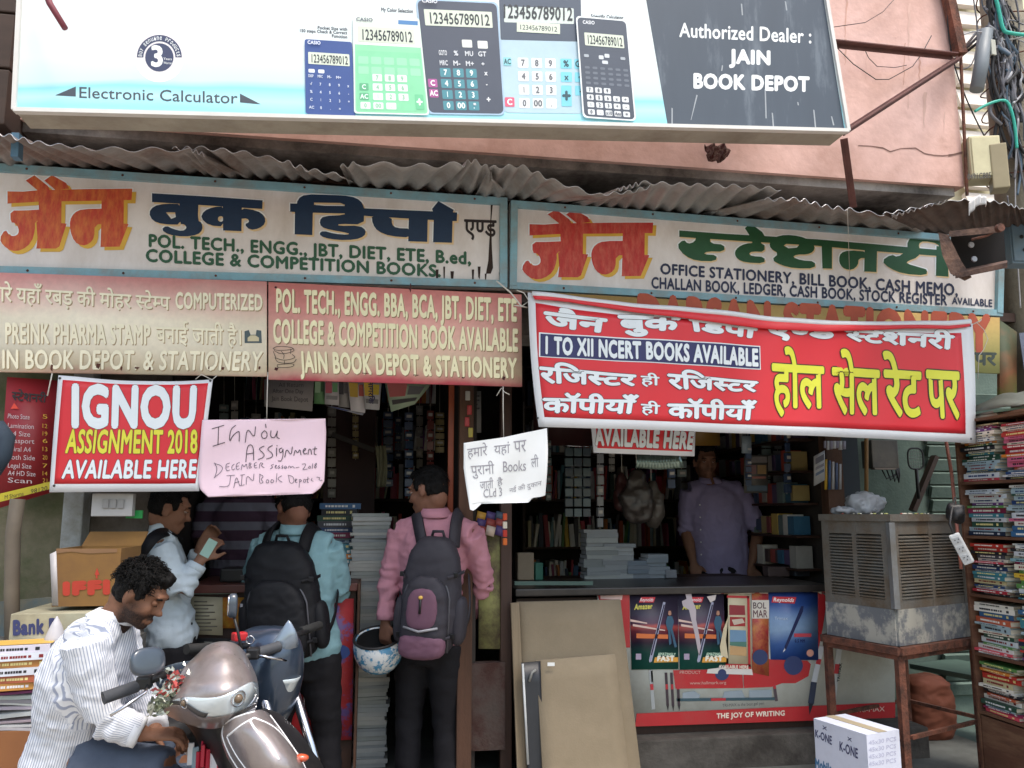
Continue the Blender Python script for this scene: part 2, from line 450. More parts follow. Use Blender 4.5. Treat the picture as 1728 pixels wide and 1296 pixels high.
# pale shop front between the sign and the pole, a sliver of bright street
MB().box((W(1705,600,2.2).x, 2.3, 1.55), (1.5, .1, 3.1)).build('shopfront_wall', mat('pale_wall', 'c9c9c4', .8, .2, 3, dirt='8d8a80', damt=.3), nb)
for k in range(9):
    MB().box((W(1691,500,2.2).x, 2.2, 2.05+k*.075), (.42, .04, .012)).build('grille_bar', M_rust, nb)

lu = empty('left_neighbour_front', (-3.2, -.3, 2.9), 'dark brown cladding of the neighbouring upper floor left of the billboard', 'building front')
xq = W(24,120,-.35).x
for k in range(6): MB().box((xq-.62, -.2, zof(20,212,-.35)+.13+.26*k), (1.2, .3, .25), bev=.006).build('cladding_board', mat('dark_brown_cladding', '4a3a32', .8, .3, 5, dirt='2c2420', damt=.4, stretch=(1,1,6)), lu)
MB().beam(W(30,228,-.3), W(28,268,-.3), .03, .05).build('blue_strut', mat('faded_blue_strut','5a7e96',.7,.2,8), lu)
# ---- left neighbour: mossy cement wall, pier, drain pipe
ly = .02
lb = empty('left_neighbour_wall', (-2.6, .3, 0), 'stained mossy cement wall left of the book shop', 'wall')
M_moss = mat('mossy_cement', '77705c', .95, .3, 4, dirt='4b5236', damt=.5, dscale=3, bump=.6, bscale=30)
M_wht = mat('peeling_whitewash', '9fa6a8', .9, .25, 5, dirt='6e6a5f', damt=.45, dscale=4, bump=.5, bscale=35)
x0, x1, x2, x3 = W(-140,900,ly).x, W(92,900,ly).x, W(128,900,ly).x, W(232,900,ly).x
MB().box(((x0+x1)/2, ly+.34, 1.45), (x1-x0, .4, 2.9)).build('wall_face', M_moss, lb)
MB().box(((x1+x2)/2, ly+.32, 1.1), (x2-x1, .5, 2.2), bev=.008).build('whitewashed_pier', M_wht, lb)
MB().box(((x2+x3)/2, ly+.32, 1.2), (x3-x2, .3, 2.4), bev=.008).build('cement_pier', mat('rough_cement', '6f6962', .95, .3, 5, dirt='4a433b', damt=.5, bump=.6, bscale=40), lb)
MB().beam(W(58,1125,ly-.0), W(58,1010,ly-.0), .34, .02, up=(0,1,0)).build('blue_paint_patch', mat('faded_blue_paint', '4d6a78', .9, .3, 6, dirt='77705c', damt=.5), lb)
pp = [W(22, 1180, -.1), W(20, 1000, -.1), W(22, 900, -.1), W(30, 842, -.1)]
MB().tube(pp, .03, 12).tube([pp[0]+V((0,0,-.6)), pp[0]], .03, 12).build('drain_pipe', mat('tan_pipe', '6e6355', .7, .2, 8, dirt='5c5348', damt=.3),
    label='dull tan drain pipe running down the mossy wall at the left edge', cat='pipe')
# ================================================================ BILLBOARD
Yb = -.75
BB = flat(Yb, None, .3)
bq = [(42,-160),(1366,-165),(1430,222),(25,187)]
TLb, TRb, BRb, BLb = [BB(*p) for p in bq]
bb = empty('billboard', tuple((BLb+BRb)/2), 'large white calculator billboard with a slate panel naming the authorised dealer', 'billboard')
M_steel = mat('beige_sheet_metal', 'a8a294', .6, .2, 4, dirt='7b6f60', damt=.35, dscale=3)
back = V((0,.15,0))
dn = (BLb-TLb).normalized()
MB().box8([BLb+back, BRb+back, BRb+V((0,.012,0)), BLb+V((0,.012,0)), TLb+back, TRb+back, TRb+V((0,.012,0)), TLb+V((0,.012,0))]).build('cabinet', M_steel, bb)
# printed white face with a cyan wash to the bottom (real print colours, in the face's own coordinates)
mf = bpy.data.materials.new('billboard_print'); mf.use_nodes = True
n = mf.node_tree.nodes; l = mf.node_tree.links; b = n['Principled BSDF']; b.inputs['Roughness'].default_value = .35
uv = n.new('ShaderNodeUVMap'); sp = n.new('ShaderNodeSeparateXYZ'); l.new(uv.outputs[0], sp.inputs[0])
nz = n.new('ShaderNodeTexNoise'); nz.inputs['Scale'].default_value = 3; l.new(uv.outputs[0], nz.inputs['Vector'])
wv = n.new('ShaderNodeMath'); wv.operation = 'MULTIPLY_ADD'; l.new(nz.outputs['Fac'], wv.inputs[0]); wv.inputs[1].default_value = .09; l.new(sp.outputs['Y'], wv.inputs[2])
cr_ = n.new('ShaderNodeValToRGB'); l.new(wv.outputs[0], cr_.inputs[0])
e = cr_.color_ramp.elements
e[0].position = .0; e[0].color = (*lin('a9e4ee'), 1); e[1].position = 1; e[1].color = (*lin('e3e9e9'), 1)
for ps, cc in ((.06,'93dbe8'),(.10,'b9eaf2'),(.14,'8fd8e6'),(.17,'cbe4e8'),(.3,'dfe9ea')):
    q = cr_.color_ramp.elements.new(ps); q.color = (*lin(cc), 1)
l.new(cr_.outputs[0], b.inputs['Base Color'])
me = bpy.data.meshes.new('face_panel'); me.from_pydata([tuple(p) for p in (BLb, BRb, TRb, TLb)]+[tuple(p+V((0,.01,0))) for p in (BLb, BRb, TRb, TLb)], [],
    [(0,1,2,3),(4,7,6,5),(0,4,5,1),(1,5,6,2),(2,6,7,3),(3,7,4,0)]); me.materials.append(mf)
ul = me.uv_layers.new(name='UVMap')
for li, lp in enumerate(me.loops): ul.data[li].uv = [(0,0),(1,0),(1,1),(0,1)][lp.vertex_index % 4]
link('face_panel', me, bb)
M_trim = mat('white_edge_trim', 'd9d7d2', .5, .1)
tb = MB(); tb.beam(BLb+V((0,-.002,0)), BRb+V((0,-.002,0)), .03, .016, up=(0,0,1)).beam(BRb, TRb, .016, .03, up=(0,1,0)).beam(BLb, TLb, .016, .03, up=(0,1,0)); tb.build('edge_trim', M_trim, bb)
# slate dealer panel
BQ = quad_fn(bq)
M_slate = mat('slate_vinyl', '46505c', .45, .12, 3, dirt='76808a', damt=.22, dscale=3, stretch=(3,1,.6), sharp=.05)
sq = [(1062,-165),(1364,-165),(1425,219),(1127,214)]
shape(BB, [sq], M_slate, bb, 'dealer_panel', .0015)
M_w = pm('eef2f3', .5); M_scr = pm('a2a8ae', .7)
text(BB, 'Authorized Dealer :', [(1146,39),(1369,50),(1369,73),(1146,62)], M_w, bb, .0035, bold=.03)
text(BB, 'JAIN', [(1230,84),(1300,87),(1300,109),(1230,106)], M_w, bb, .0035, bold=.075)
text(BB, 'BOOK DEPOT', [(1170,125),(1366,131),(1366,154),(1170,148)], M_w, bb, .0035, bold=.075)
scr = []
for (x, y, a, L) in [(1133,182,0,36),(1175,160,-14,44),(1302,190,5,26),(1372,185,6,30),(1402,196,14,16),(1290,150,2,50),(1324,2,9,16),(1218,110,-8,10),(1250,6,5,20),(1345,172,10,6)]:
    dx = math.sin(R(a)); dy = math.cos(R(a)); scr.append([(x,y),(x+2.2,y+1),(x+dx*L+2,y+dy*L),(x+dx*L*.9,y+dy*L)])
shape(BB, scr, M_scr, bb, 'peeled_scratch', .003)
M_nv = pm('39415f', .5)
def circ(cx, cy, r, n=28, a0=0, a1=360, sy=1): return [(cx+r*math.cos(R(a0+(a1-a0)*i/n)), cy+r*sy*math.sin(R(a0+(a1-a0)*i/n))) for i in range(n+(0 if a1-a0 == 360 else 1))]
def ring(cx, cy, r0, r1, a0, a1, n=18): return circ(cx, cy, r1, n, a0, a1)+circ(cx, cy, r0, n, a0, a1)[::-1]
# badge
shape(BB, [circ(269,97,42), ], pm('e9e4e6', .5), bb, 'badge_disc', .0012)
shape(BB, [ring(269,97,27,38,180,360), circ(269,97,24)], M_nv, bb, 'badge_ring', .0022)
text(BB, '3', [(255,78),(275,79),(275,112),(255,111)], M_w, bb, .0035, bold=.05)
text(BB, 'Years', [(276,97),(290,98),(290,102),(276,101)], M_w, bb, .0035)
text(BB, 'Warranty', [(276,104),(294,105),(294,109),(276,108)], M_w, bb, .0035)
for i, ch in enumerate('Buy genuine products'):
    if ch == ' ': continue
    a = R(186+168*i/19); ca, sa = math.cos(a), math.sin(a); cx, cy = 269+29.5*ca, 97+29.5*sa
    tx, ty = -sa, ca
    q = [(cx-tx*1.7+ca*6, cy-ty*1.7+sa*6), (cx+tx*1.7+ca*6, cy+ty*1.7+sa*6), (cx+tx*1.7, cy+ty*1.7), (cx-tx*1.7, cy-ty*1.7)]
    text(BB, ch, q, M_w, bb, .0035, fit='box')
M_tx = pm('454c55', .5)
text(BB, 'Electronic Calculator', [(134,147),(401,156),(401,175),(134,165)], M_tx, bb, .002, bold=.01)
for tr_ in ([(93,161),(128,146),(128,163)],[(405,158),(440,176),(405,173)]): shape(BB, [tr_], M_tx, bb, 'arrow_print', .002)
text(BB, 'Pocket Size with', [(536,44),(586,47),(586,52),(536,49)], M_tx, bb, .002, bold=.06)
text(BB, '150 steps Check & Correct', [(506,49),(586,53),(586,58),(506,54)], M_tx, bb, .002, bold=.06)
text(BB, 'Function', [(560,58),(586,60),(586,65),(560,63)], M_tx, bb, .002, bold=.06)
text(BB, 'My Color Selection', [(643,13),(697,16),(697,22),(643,19)], M_tx, bb, .002, bold=.06)
text(BB, 'Scientific Calculator', [(997,24),(1052,27),(1052,33),(997,30)], M_tx, bb, .002, bold=.06)
# calculators printed on the face: (outline quad, body colour, ...)
def rquad(q, r=4, n=4):
    f = quad_fn(q); TL, TR, BR, BL = [V(p) for p in q]; wq = (TR-TL).length; hq = (BL-TL).length; ru, rv = r/wq, r/hq; o = []
    for cx, cy, a0 in ((ru,rv,180),(1-ru,rv,270),(1-ru,1-rv,0),(ru,1-rv,90)):
        for i in range(n+1):
            a = R(a0+90*i/n); o.append(tuple(f(cx+ru*math.cos(a), cy+rv*math.sin(a))))
    return o
BB0 = BB; _cz = [0]
def calc(q, col, screen, keys, lab='calculator_print', edge=None, keycol='e8eaec', r=5):
    global BB
    z0 = _cz[0]*.0026+.0006; _cz[0] += 1; BB = flat(Yb-z0, None, .3)
    _calc(q, col, screen, keys, lab, edge, keycol, r)
def _calc(q, col, screen, keys, lab='calculator_print', edge=None, keycol='e8eaec', r=5):
    if edge: shape(BB, [rquad([(q[0][0]-2.5,q[0][1]-2.5),(q[1][0]+2.5,q[1][1]-2.5),(q[2][0]+2.5,q[2][1]+2.5),(q[3][0]-2.5,q[3][1]+2.5)], r)], pm(edge,.5), bb, 'calculator_outline', .0012)
    shape(BB, [rquad(q, r)], pm(col, .5), bb, lab, .002)
    f = quad_fn(q)
    u0, v0, u1, v1 = screen or (0,0,1,1)
    if screen is None: s = None
    else: s = sub(q, u0, v0, u1, v1)
    if s: shape(BB, [rquad(s, 1.5)], pm('d3dccb', .5), bb, 'screen_print', .0048)
    if s: text(BB, '123456789012', sub(s, .08, .2, .96, .86), pm('2c3238',.5), bb, .0056, bold=.03)
    K = {}
    for (ku, kv, wu, hv, c, t, tcol) in keys:
        if c: K.setdefault(c, []).append(rquad(sub(q, ku, kv, ku+wu, kv+hv), 1.6, 2))
        if t: text(BB, t, sub(q, ku+wu*.06, kv+hv*.2, ku+wu*.94, kv+hv*.8), pm(tcol,.5), bb, .0072, bold=.05, fit='nat')
    for kk_, (c, ps) in enumerate(K.items()): shape(BB, ps, pm(c, .5), bb, 'keypad_print', .0026+.0007*kk_, .00002, kind='stuff')
def grid_keys(rows, u0, v0, du, dv, w_, h_, c, tc):
    out = []
    for j, row in enumerate(rows):
        for i, t in enumerate(row.split(',')):
            if t == '_': continue
            cc, tt = (c, tc)
            if isinstance(c, dict): cc = c.get(t, c['*'])
            out.append((u0+i*du, v0+j*dv, w_, h_, cc, t, tt))
    return out
# 4: white desk calculator with a dark top
c4 = [(842,-8),(980,-4),(984,192),(850,190)]
calc(c4, 'b4cedb', None, [(0,-.02,1,.40,'4b5666','',''),(.05,.095,.86,.135,'cdd8d2','','')]+
     grid_keys(['_,7,8,9','_,4,5,6','_,1,2,3','_,0,00,.'], .03,.53,.17,.115,.13,.085,'eef1f0','6b6f76')+
     grid_keys(['_,_,_,_,%,GT','_,_,_,_,x,÷','_,_,_,_,_,-'], .03,.53,.175,.115,.14,.085,'7ccfe0','33545e')+[(.73,.76,.13,.18,'7ccfe0','+','33545e'),(.02,.87,.12,.08,'e0607d','C','ffffff'),(.02,.53,.1,.07,'8fd0d8','AC','33545e')], r=8)
text(BB, '123456789012', [(850,8),(966,14),(966,35),(850,30)], pm('2c3238',.5), bb, .0072, bold=.03)
shape(BB, [[(872,37),(945,41),(945,58),(872,54)]], pm('d3dccb',.5), bb, 'screen_print', .0062)
text(BB, '123456789012', [(878,42),(940,46),(940,54),(878,50)], pm('2c3238',.5), bb, .0072)
# 3: dark desk calculator
c3 = [(704,0),(838,6),(850,192),(724,190)]
kk = grid_keys(['7,8,9','4,5,6','1,2,3','0,00,.'], .2,.60,.17,.098,.14,.08,'4c8d9a','eafafa')
kk += grid_keys(['GOTO,%,MU,GT','MRC,M-,M+,÷'], .2,.43,.17,.09,.12,.07,None,'d5d9de')+[(.03,.70,.12,.075,'b05a98','C','ffffff'),(.03,.79,.12,.075,'b05a98','AC','ffffff'),(.52,.34,.13,.07,'dfe3dd','',''),(.72,.345,.13,.07,'dfe3dd','',''),
      (.75,.60,.1,.07,None,'x','e4e7ea'),(.75,.70,.1,.07,None,'-','e4e7ea'),(.75,.83,.12,.09,None,'+','e4e7ea'),(.57,.89,.1,.06,None,'=','e4e7ea')]
calc(c3, '49505f', (.07,.08,.93,.225), kk, edge='a9c4dc', r=9)
# 1: small navy pocket calculator
c1 = [(514,66),(594,71),(600,197),(516,192)]
kk = grid_keys(['DISP,MRC,M-,M+','√,7,8,9,x','%,4,5,6,-','C,1,2,3,+','AC,0,.,='], .06,.46,.19,.105,.12,.06,None,'cfd8ea')+[(.07,.395,.13,.05,'e3e8ee','',''),(.27,.395,.13,.05,'e3e8ee','','')]
calc(c1, '34508f', (.07,.17,.93,.33), kk, r=4)
# 2: pale green desk calculator
c2 = [(598,26),(705,33),(722,192),(600,189)]
kk = [(.0,.0,1,.30,'e5efe6','',''),(.02,.36,.96,.62,'86d3a4','','')]+grid_keys([',7,8,9',',4,5,6',',1,2,3','0,00,.'], .05,.545,.19,.10,.15,.075,'e6f4ea','9fc9ae')[0:0]
kk += [(.05+.19*i,.42+.105*j,.15,.078,'9bdcb4','','') for i in range(5) for j in (0,1)]
kk += [(.25+.18*i,.60+.098*j,.14,.075,'e3f4e9',t,'94c6a6') for j, r_ in enumerate((('7','8','9'),('4','5','6'),('1','2','3'))) for i, t in enumerate(r_)]
kk += [(.07+.18*i,.895,.14,.07,'e3f4e9',t,'94c6a6') for i, t in enumerate(('0','00','.'))]+[(.06,.70,.13,.075,'5fae82','C','e8fff0'),(.06,.80,.13,.075,'5fae82','AC','e8fff0'),(.84,.80,.12,.16,'6fc493','+','e8fff0')]
calc(c2, '8fd7aa', (.05,.11,.92,.27), kk, edge='dceee3', r=5)
shape(BB, [[(672,34),(705,36),(705,43),(672,41)]], pm('4f83b8',.5), bb, 'solar_strip_print', .0042)
for (t, x, y, wd, c) in (('CASIO',601,30,28,'6d7680'),('CASIO',519,69,22,'dfe6f2'),('CASIO',712,-1,26,'e2e6ea'),('CASIO',983,35,20,'dfe3e8')):
    text(BB, t, [(x,y),(x+wd,y+1.5),(x+wd,y+7),(x,y+5.5)], pm(c,.5), bb, .012, bold=.06)
# 5: scientific calculator
c5 = [(974,29),(1056,36),(1071,202),(986,196)]
kk = [(.08+.175*i,.70+.075*j,.135,.055,'e2e6e8',t,'555b66') for j, r_ in enumerate((('7','8','9'),('4','5','6','x','÷'),('1','2','3','+','-'),('0','.','x10','Ans','='))) for i, t in enumerate(r_)]
kk += [(.08+.155*i,.49+.052*j,.10,.026,'6a727e','','') for i in range(6) for j in range(4)]
kk += [(.38,.37,.1,.04,'ccd2d8','',''),(.5,.35,.1,.04,'ccd2d8','',''),(.44,.42,.12,.035,'ccd2d8','',''),(.08,.37,.1,.03,'aab2ba','',''),(.82,.37,.1,.03,'aab2ba','','')]
calc(c5, '4a5260', (.12,.15,.92,.28), kk, edge='e8eef0', r=7)

# brackets that hold the billboard
M_ang = mat('angle_iron', '6b4540', .8, .25, 14, dirt='3f2a26', damt=.4)
def angle(a, b, name, label, s=.04):
    MB().beam(a, b, s, .006).beam(V(a)+V((0,s/2,0)), V(b)+V((0,s/2,0)), .006, s).build(name, M_ang, label=label, cat='iron bracket', group='rusty bars bracing the billboard')
angle(W(1405,70,-.5), W(1612,92,-.26), 'angle_bar', 'rusty angle iron running level from the billboard edge to the corner post')
angle(W(1425,222,-.72), W(1621,96,-.26), 'angle_bar', 'rusty angle iron rising diagonally from the billboard corner to the corner post', .03)
angle(W(1424,234,-.5), W(1440,350,-.3), 'angle_bar', 'short rusty post from the billboard underside down to the roofing sheets', .035)
MB().tube([W(60,-60,-.85), W(84,6,-.85), W(110,48,-.86)], [.013,.012,.011], 8).build('steel_rod', mat('red_oxide_rod', '7c3440', .6, .2, 12), label='dark red rod sticking down over the billboard top left corner', cat='rod')
# loose wires over the pink wall
M_wire = mat('black_cable', '2b2a2c', .6, .1, 5)
def hang(a, b, sag, n=14, side=(0,0,0)):
    a, b = V(a), V(b); return [a.lerp(b, i/n)+V((0,0,-1))*sag*4*(i/n)*(1-i/n)+V(side)*4*(i/n)*(1-i/n) for i in range(n+1)]
MB().tube([W(*p,-.23) for p in ((1412,80),(1440,108),(1478,134),(1500,134),(1540,112),(1556,90),(1572,60))], .0025, 6).build('loose_wire', M_wire, label='thin black wire looping down over the pink wall below the level iron bar', cat='wire')
MB().tube([W(*p,-.23) for p in ((1455,75),(1466,98),(1480,112),(1510,114),(1530,110))], .002, 6).build('loose_wire', M_wire, label='shorter faint wire inside the longer wire loop on the pink wall', cat='wire')
MB().tube([W(*p,-.23) for p in ((1404,46),(1460,38),(1490,20),(1515,-8))], .002, 6).build('loose_wire', M_wire, label='thin wire rising to the right across the top of the pink wall', cat='wire')
# hanging cloth tuft under billboard
MB().grid(lambda u, t: W(1190+38*u+math.sin(t*3)*2, 244+ (30*t)*(1-.9*abs(u-.5)**1.5), -.26)+V((0, .02*math.sin(u*14+t*5), 0)), 10, 8, thick=.004).build('cloth_scrap', mat('dark_red_rag','4a1f1e',.9,.5,40,dirt='a08c80',damt=.3,dscale=60),
    label='small dark patterned rag hanging below the billboard before the pink wall', cat='rag')

# ================================================================ CORRUGATED AWNING
def corr(name, top, bot, m, label, amp=.010, pitch=.076, Yf=-.40, Yb_=.02, ragged=0.0):
    """top: px polyline of the front edge, bot: px polyline of the line where it meets the sign head"""
    def lerp_poly(pl, u):
        s = u*(len(pl)-1); i = min(int(s), len(pl)-2); q = s-i
        return pl[i][0]*(1-q)+pl[i+1][0]*q, pl[i][1]*(1-q)+pl[i+1][1]*q
    Lx = (W(*top[-1], Yf)-W(*top[0], Yf)).length; waves = Lx/pitch; nu = int(waves*8)
    sd_ = random.random()*50
    def fn(u, t):
        a = W(*lerp_poly(top, u), Yf - ragged*MN.noise(V((u*9, sd_, 0)))); c = W(*lerp_poly(bot, u), Yb_)
        p = a.lerp(c, t)
        return p + V((0, 0, amp*math.sin(u*waves*2*math.pi)*(1+.4*MN.noise(V((u*5, t, sd_)))) + .006*MN.noise(V((u*4, t*2, sd_)))))
    o = MB().grid(fn, nu, 4, 0, True, .0007).build(name, m, label=label, cat='roofing sheet', group='corrugated sheets over the shop front')
    MB().tube([fn(i/nu, 0)+V((0,-.001,.001)) for i in range(nu+1)], .0016, 5).build('edge_glint', mat('glint_zinc', 'cfd2d6', .3, .3, 30, metal=.6, dirt='6a5a50', damt=.35, dscale=12), o)  # pale tube added along the front edge to give the sheet its glints
    return o
corr('corrugated_sheet', [(-60,212),(0,226),(60,242),(150,250),(320,254),(345,262)], [(0,283),(200,283),(430,300)], M_zincd, 'rust-streaked corrugated sheet at the left end above the painted sign')
corr('corrugated_sheet', [(290,252),(330,250),(400,256),(480,272),(520,288),(582,298)], [(350,300),(600,306)], M_zincd, 'sagging corrugated sheet dipping between two others left of the sign middle', Yf=-.385)
corr('corrugated_sheet', [(574,282),(600,276),(700,280),(780,278),(800,272),(826,284),(832,306)], [(590,314),(860,330)], M_zinc, 'grey corrugated sheet over the handwritten word at the end of the left sign', Yf=-.40, amp=.013)
corr('corrugated_sheet', [(826,284),(880,280),(930,305),(1010,330),(1060,324),(1100,314)], [(800,334),(1020,344)], M_zinc, 'grey corrugated sheet above the gap between the two painted signs', Yf=-.41)
corr('corrugated_sheet', [(1040,322),(1080,310),(1200,312),(1318,320)], [(960,346),(1250,366)], M_zinc, 'dull corrugated sheet with bright edge tips over the right painted sign', Yf=-.42, pitch=.07)
corr('corrugated_sheet', [(1290,338),(1345,336),(1390,348),(1440,355),(1530,368)], [(1180,362),(1560,392)], M_zincd, 'brown rusted corrugated sheet under the foot of the iron post', Yf=-.40)
corr('corrugated_sheet', [(1490,362),(1540,352),(1620,337),(1660,338),(1700,345),(1722,352),(1770,376)], [(1540,386),(1640,398),(1700,394),(1780,394)], mat('dark_rust_sheet','5a4a42',.75,.35,6,dirt='332620',damt=.5,dscale=5), 'buckled dark sheet end sticking out at the right over the rusty box', Yf=-.60, Yb_=-.25, amp=.007, pitch=.062, ragged=.03)
MB().grid(lambda u, t: W(1505+95*u, 364-26*u+(8-6*u)*t, -.63+.2*t)+V((0,0,.006*math.sin(u*60))), 40, 2, thick=.001).build('sheet_edge_strip', mat('bare_zinc','a9a7a8',.4,.15,8,metal=.5), label='bright bent strip of bare zinc lying on the buckled sheet at right', cat='metal strip')

# ================================================================ THE TWO PAINTED SIGNS
M_board = mat('whitewashed_board', 'eae4e2', .75, .10, 3, dirt='a3917d', damt=.28, dscale=3.2, sharp=.2, stretch=(1,1,.45))
M_blue = mat('faded_blue_frame', '82adba', .7, .2, 8, dirt='8a8f8c', damt=.4, dscale=9, bump=.2)
def framed_sign(name, q, Y, label, fw=.038):
    S = flat(Y, None, .25); root = empty(name, tuple((S(*q[3])+S(*q[2]))/2), label, 'shop sign')
    TL, TR, BR, BL = [S(*p) for p in q]
    d = V((0,.05,0))
    MB().box8([BL+d, BR+d, BR+V((0,.0004,0)), BL+V((0,.0004,0)), TL+d, TR+d, TR+V((0,.0004,0)), TL+V((0,.0004,0))]).build('board', M_board, root)
    dirs = [(BL, BR, V((0,0,1))), (TL, TR, V((0,0,-1)))]
    for a, c, o in dirs:
        MB().beam(a+o*fw/2+V((0,-.008,0)), c+o*fw/2+V((0,-.008,0)), .028, fw*.98).build('frame_rail', M_blue, root)
    for a, c, sgn in ((BL, TL, 1), (BR, TR, -1)):
        MB().beam(a+V((sgn*fw/2,-.011,fw*.5)), c+V((sgn*fw/2,-.011,-fw*.5)), fw*.98, .030, up=(0,1,0)).build('frame_stile', M_blue, root)
    # screws
    k = 0
    for a, c, o in dirs:
        for i in range(6):
            p = a.lerp(c, (i+.6)/6)+o*fw*.5+V((0,-.024,0)); MB().ball(p, (.006,.004,.006), 8, 4).build('screw_head', M_rust, root)
    return S, root
S1, sg1 = framed_sign('painted_shop_sign', [(-50,275),(855,336),(855,487),(-50,463)], 0.0, 'left hand-painted shop sign with red and navy Hindi words in a blue frame')
S2, sg2 = framed_sign('painted_shop_sign', [(861,340),(1690,405),(1688,535),(859,489)], 0.0, 'right hand-painted shop sign with red and green Hindi words in a blue frame', .036)
M_red = mat('brick_red_signpaint', 'c4442e', .6, .22, 22, dirt='d9803c', damt=.40, dscale=14, stretch=(2.5,1,.7))
M_red2 = mat('red_signpaint', 'bf3430', .6, .22, 22, dirt='d27058', damt=.36, dscale=14, stretch=(2.5,1,.7))
M_ye = pm('dcae40', .6, .15); M_ye2 = pm('e3c79a', .7, .1)
M_navy = mat('navy_signpaint', '14304f', .55, .15, 20); M_grn = mat('green_signpaint', '1f5230', .55, .15, 20); M_grn2 = pm('2d5a40', .6, .15); M_ink = pm('252c4a', .6, .15)
xf4 = lambda x, y: (x/3.0857, 220+y/3.0857)
xf5 = lambda x, y: (480+x/3.9273, 220+y/3.9273)
JAIN = [[(40,318),(120,320),(205,312),(480,306),(690,304),(686,364),(640,364),(470,368),(205,372),(40,382)],
        smooth_pts([(55,418),(130,418),(225,412),(225,470),(182,474),(184,520),(165,585),(115,625),(60,630),(15,598),(-2,565),(28,515),(50,548),(78,552),(98,538),(98,510),(80,482),(56,480)], 1, True),
        [(200,330),(322,330),(320,484),(348,486),(310,605),(292,616),(190,616),(196,560),(190,478),(206,470)],
        smooth_pts([(430,410),(560,408),(560,490),(494,490),(492,560),(466,592),(430,602),(388,582),(366,525),(364,470),(386,430)], 1, True),
        [(530,330),(646,330),(644,486),(670,488),(624,606),(524,608),(528,480)],
        [(135,262),(180,235),(250,290),(262,316),(200,316)], [(232,262),(272,234),(345,275),(362,304),(290,312)]]
nr = lambda a: [(p[0], p[1]) for p in a]
JAIN = [nr(p) for p in JAIN]
def draw_word(S, polys, m, root, xf, ox, oy, mo, mo2=None, name='painted_letters'):
    if mo2 is not None: shape(S, polys, mo2, root, name+'_halo', .0052, .0001, xf, -1.8, -1.4); shape(S, polys, mo2, root, name+'_halo', .0060, .0001, xf, 1.8, -1.5)
    shape(S, polys, mo, root, name+'_shadow', .007, .0001, xf, ox, oy)
    shape(S, polys, m, root, name, .0085, .0001, xf)
draw_word(S1, JAIN, M_red, sg1, xf4, 6.5, 5.5, M_ye, M_w)
def xfR(x, y):                                   # same word on the right sign
    u = (x-(-2))/(690+2); v = (y-234)/(630-234)
    return 840+(150+u*(985-150))/3.757, 300+(200+u*6+v*(645-200))/3.757
draw_word(S2, JAIN, M_red2, sg2, xfR, 5.5, 4.5, M_ye, M_w)
BUK = [[(792,328),(1080,345),(1368,365),(1366,410),(1080,392),(792,374)],
       {'p': nr(smooth_pts([(775,430),(800,395),(860,382),(950,384),(950,492),(850,490),(795,472)], 1, True)), 'h': [nr([(865,428),(912,428),(916,452),(892,462)])]},
       nr(smooth_pts([(935,350),(1035,355),(1030,470),(1052,482),(1056,518),(1030,545),(960,555),(880,545),(840,518),(866,496),(900,514),(950,526),(974,510),(962,490),(935,488)], 1, True)),
       {'p': nr(smooth_pts([(1045,458),(1062,420),(1110,400),(1170,396),(1170,502),(1090,496)], 1, True)), 'h': [[(1150+15*math.cos(a), 462+15*math.sin(a)) for a in [i*math.pi/5 for i in range(10)]]]},
       [(1160,370),(1260,376),(1258,526),(1162,522)],
       nr(smooth_pts([(1250,404),(1340,418),(1380,448),(1382,486),(1350,512),(1302,520),(1272,490),(1300,478),(1288,458),(1250,462)], 1, True))]
draw_word(S1, BUK, M_navy, sg1, xf4, 3.2, 3, M_ye2, M_w)
DIPO = [[(70,500),(190,495),(185,695),(68,690)],
        {'p': nr(smooth_pts([(78,520),(88,455),(140,424),(300,428),(440,436),(505,465),(530,515),(532,575),(400,575),(400,545),(200,545),(78,545)], 1, True)), 'h': [nr([(196,480),(370,482),(400,494),(398,502),(198,500)])]},
        [(38,485),(110,487),(400,512),(1145,545),(1142,602),(1100,602),(560,570),(400,552),(110,545),(38,540)],
        nr(smooth_pts([(400,540),(528,540),(526,625),(360,620),(356,634),(500,632),(542,665),(530,702),(470,726),(350,728),(260,712),(228,686),(256,665),(330,686),(420,693),(430,682),(300,660),(242,640),(232,600),(260,568),(400,562)], 1, True)),
        nr(smooth_pts([(578,560),(712,575),(712,625),(740,648),(840,652),(840,712),(700,702),(618,670),(584,622)], 1, True)),
        [(825,560),(950,570),(946,740),(820,736)], [(990,560),(1115,570),(1110,746),(985,742)],
        [(1020,470),(1122,528),(1112,556),(990,556),(978,522)]]
draw_word(S1, DIPO, M_navy, sg1, xf5, 3.0, 3, M_ye2, M_w)
text(S1, 'ए{ण}ड', [(783,370),(838,372),(838,408),(783,405)], pm('2c2326',.7,.2), sg1, .0085, bold=.03, fit='box')
text(S1, 'POL. TECH., ENGG., JBT, DIET, ETE, B.ed,', [(251,396),(795,426),(795,446),(251,416)], M_grn2, sg1, .0085, bold=.06)
text(S1, 'COLLEGE & COMPETITION BOOKS.', [(246,421),(744,448),(744,467),(246,441)], M_grn2, sg1, .0085, bold=.06)
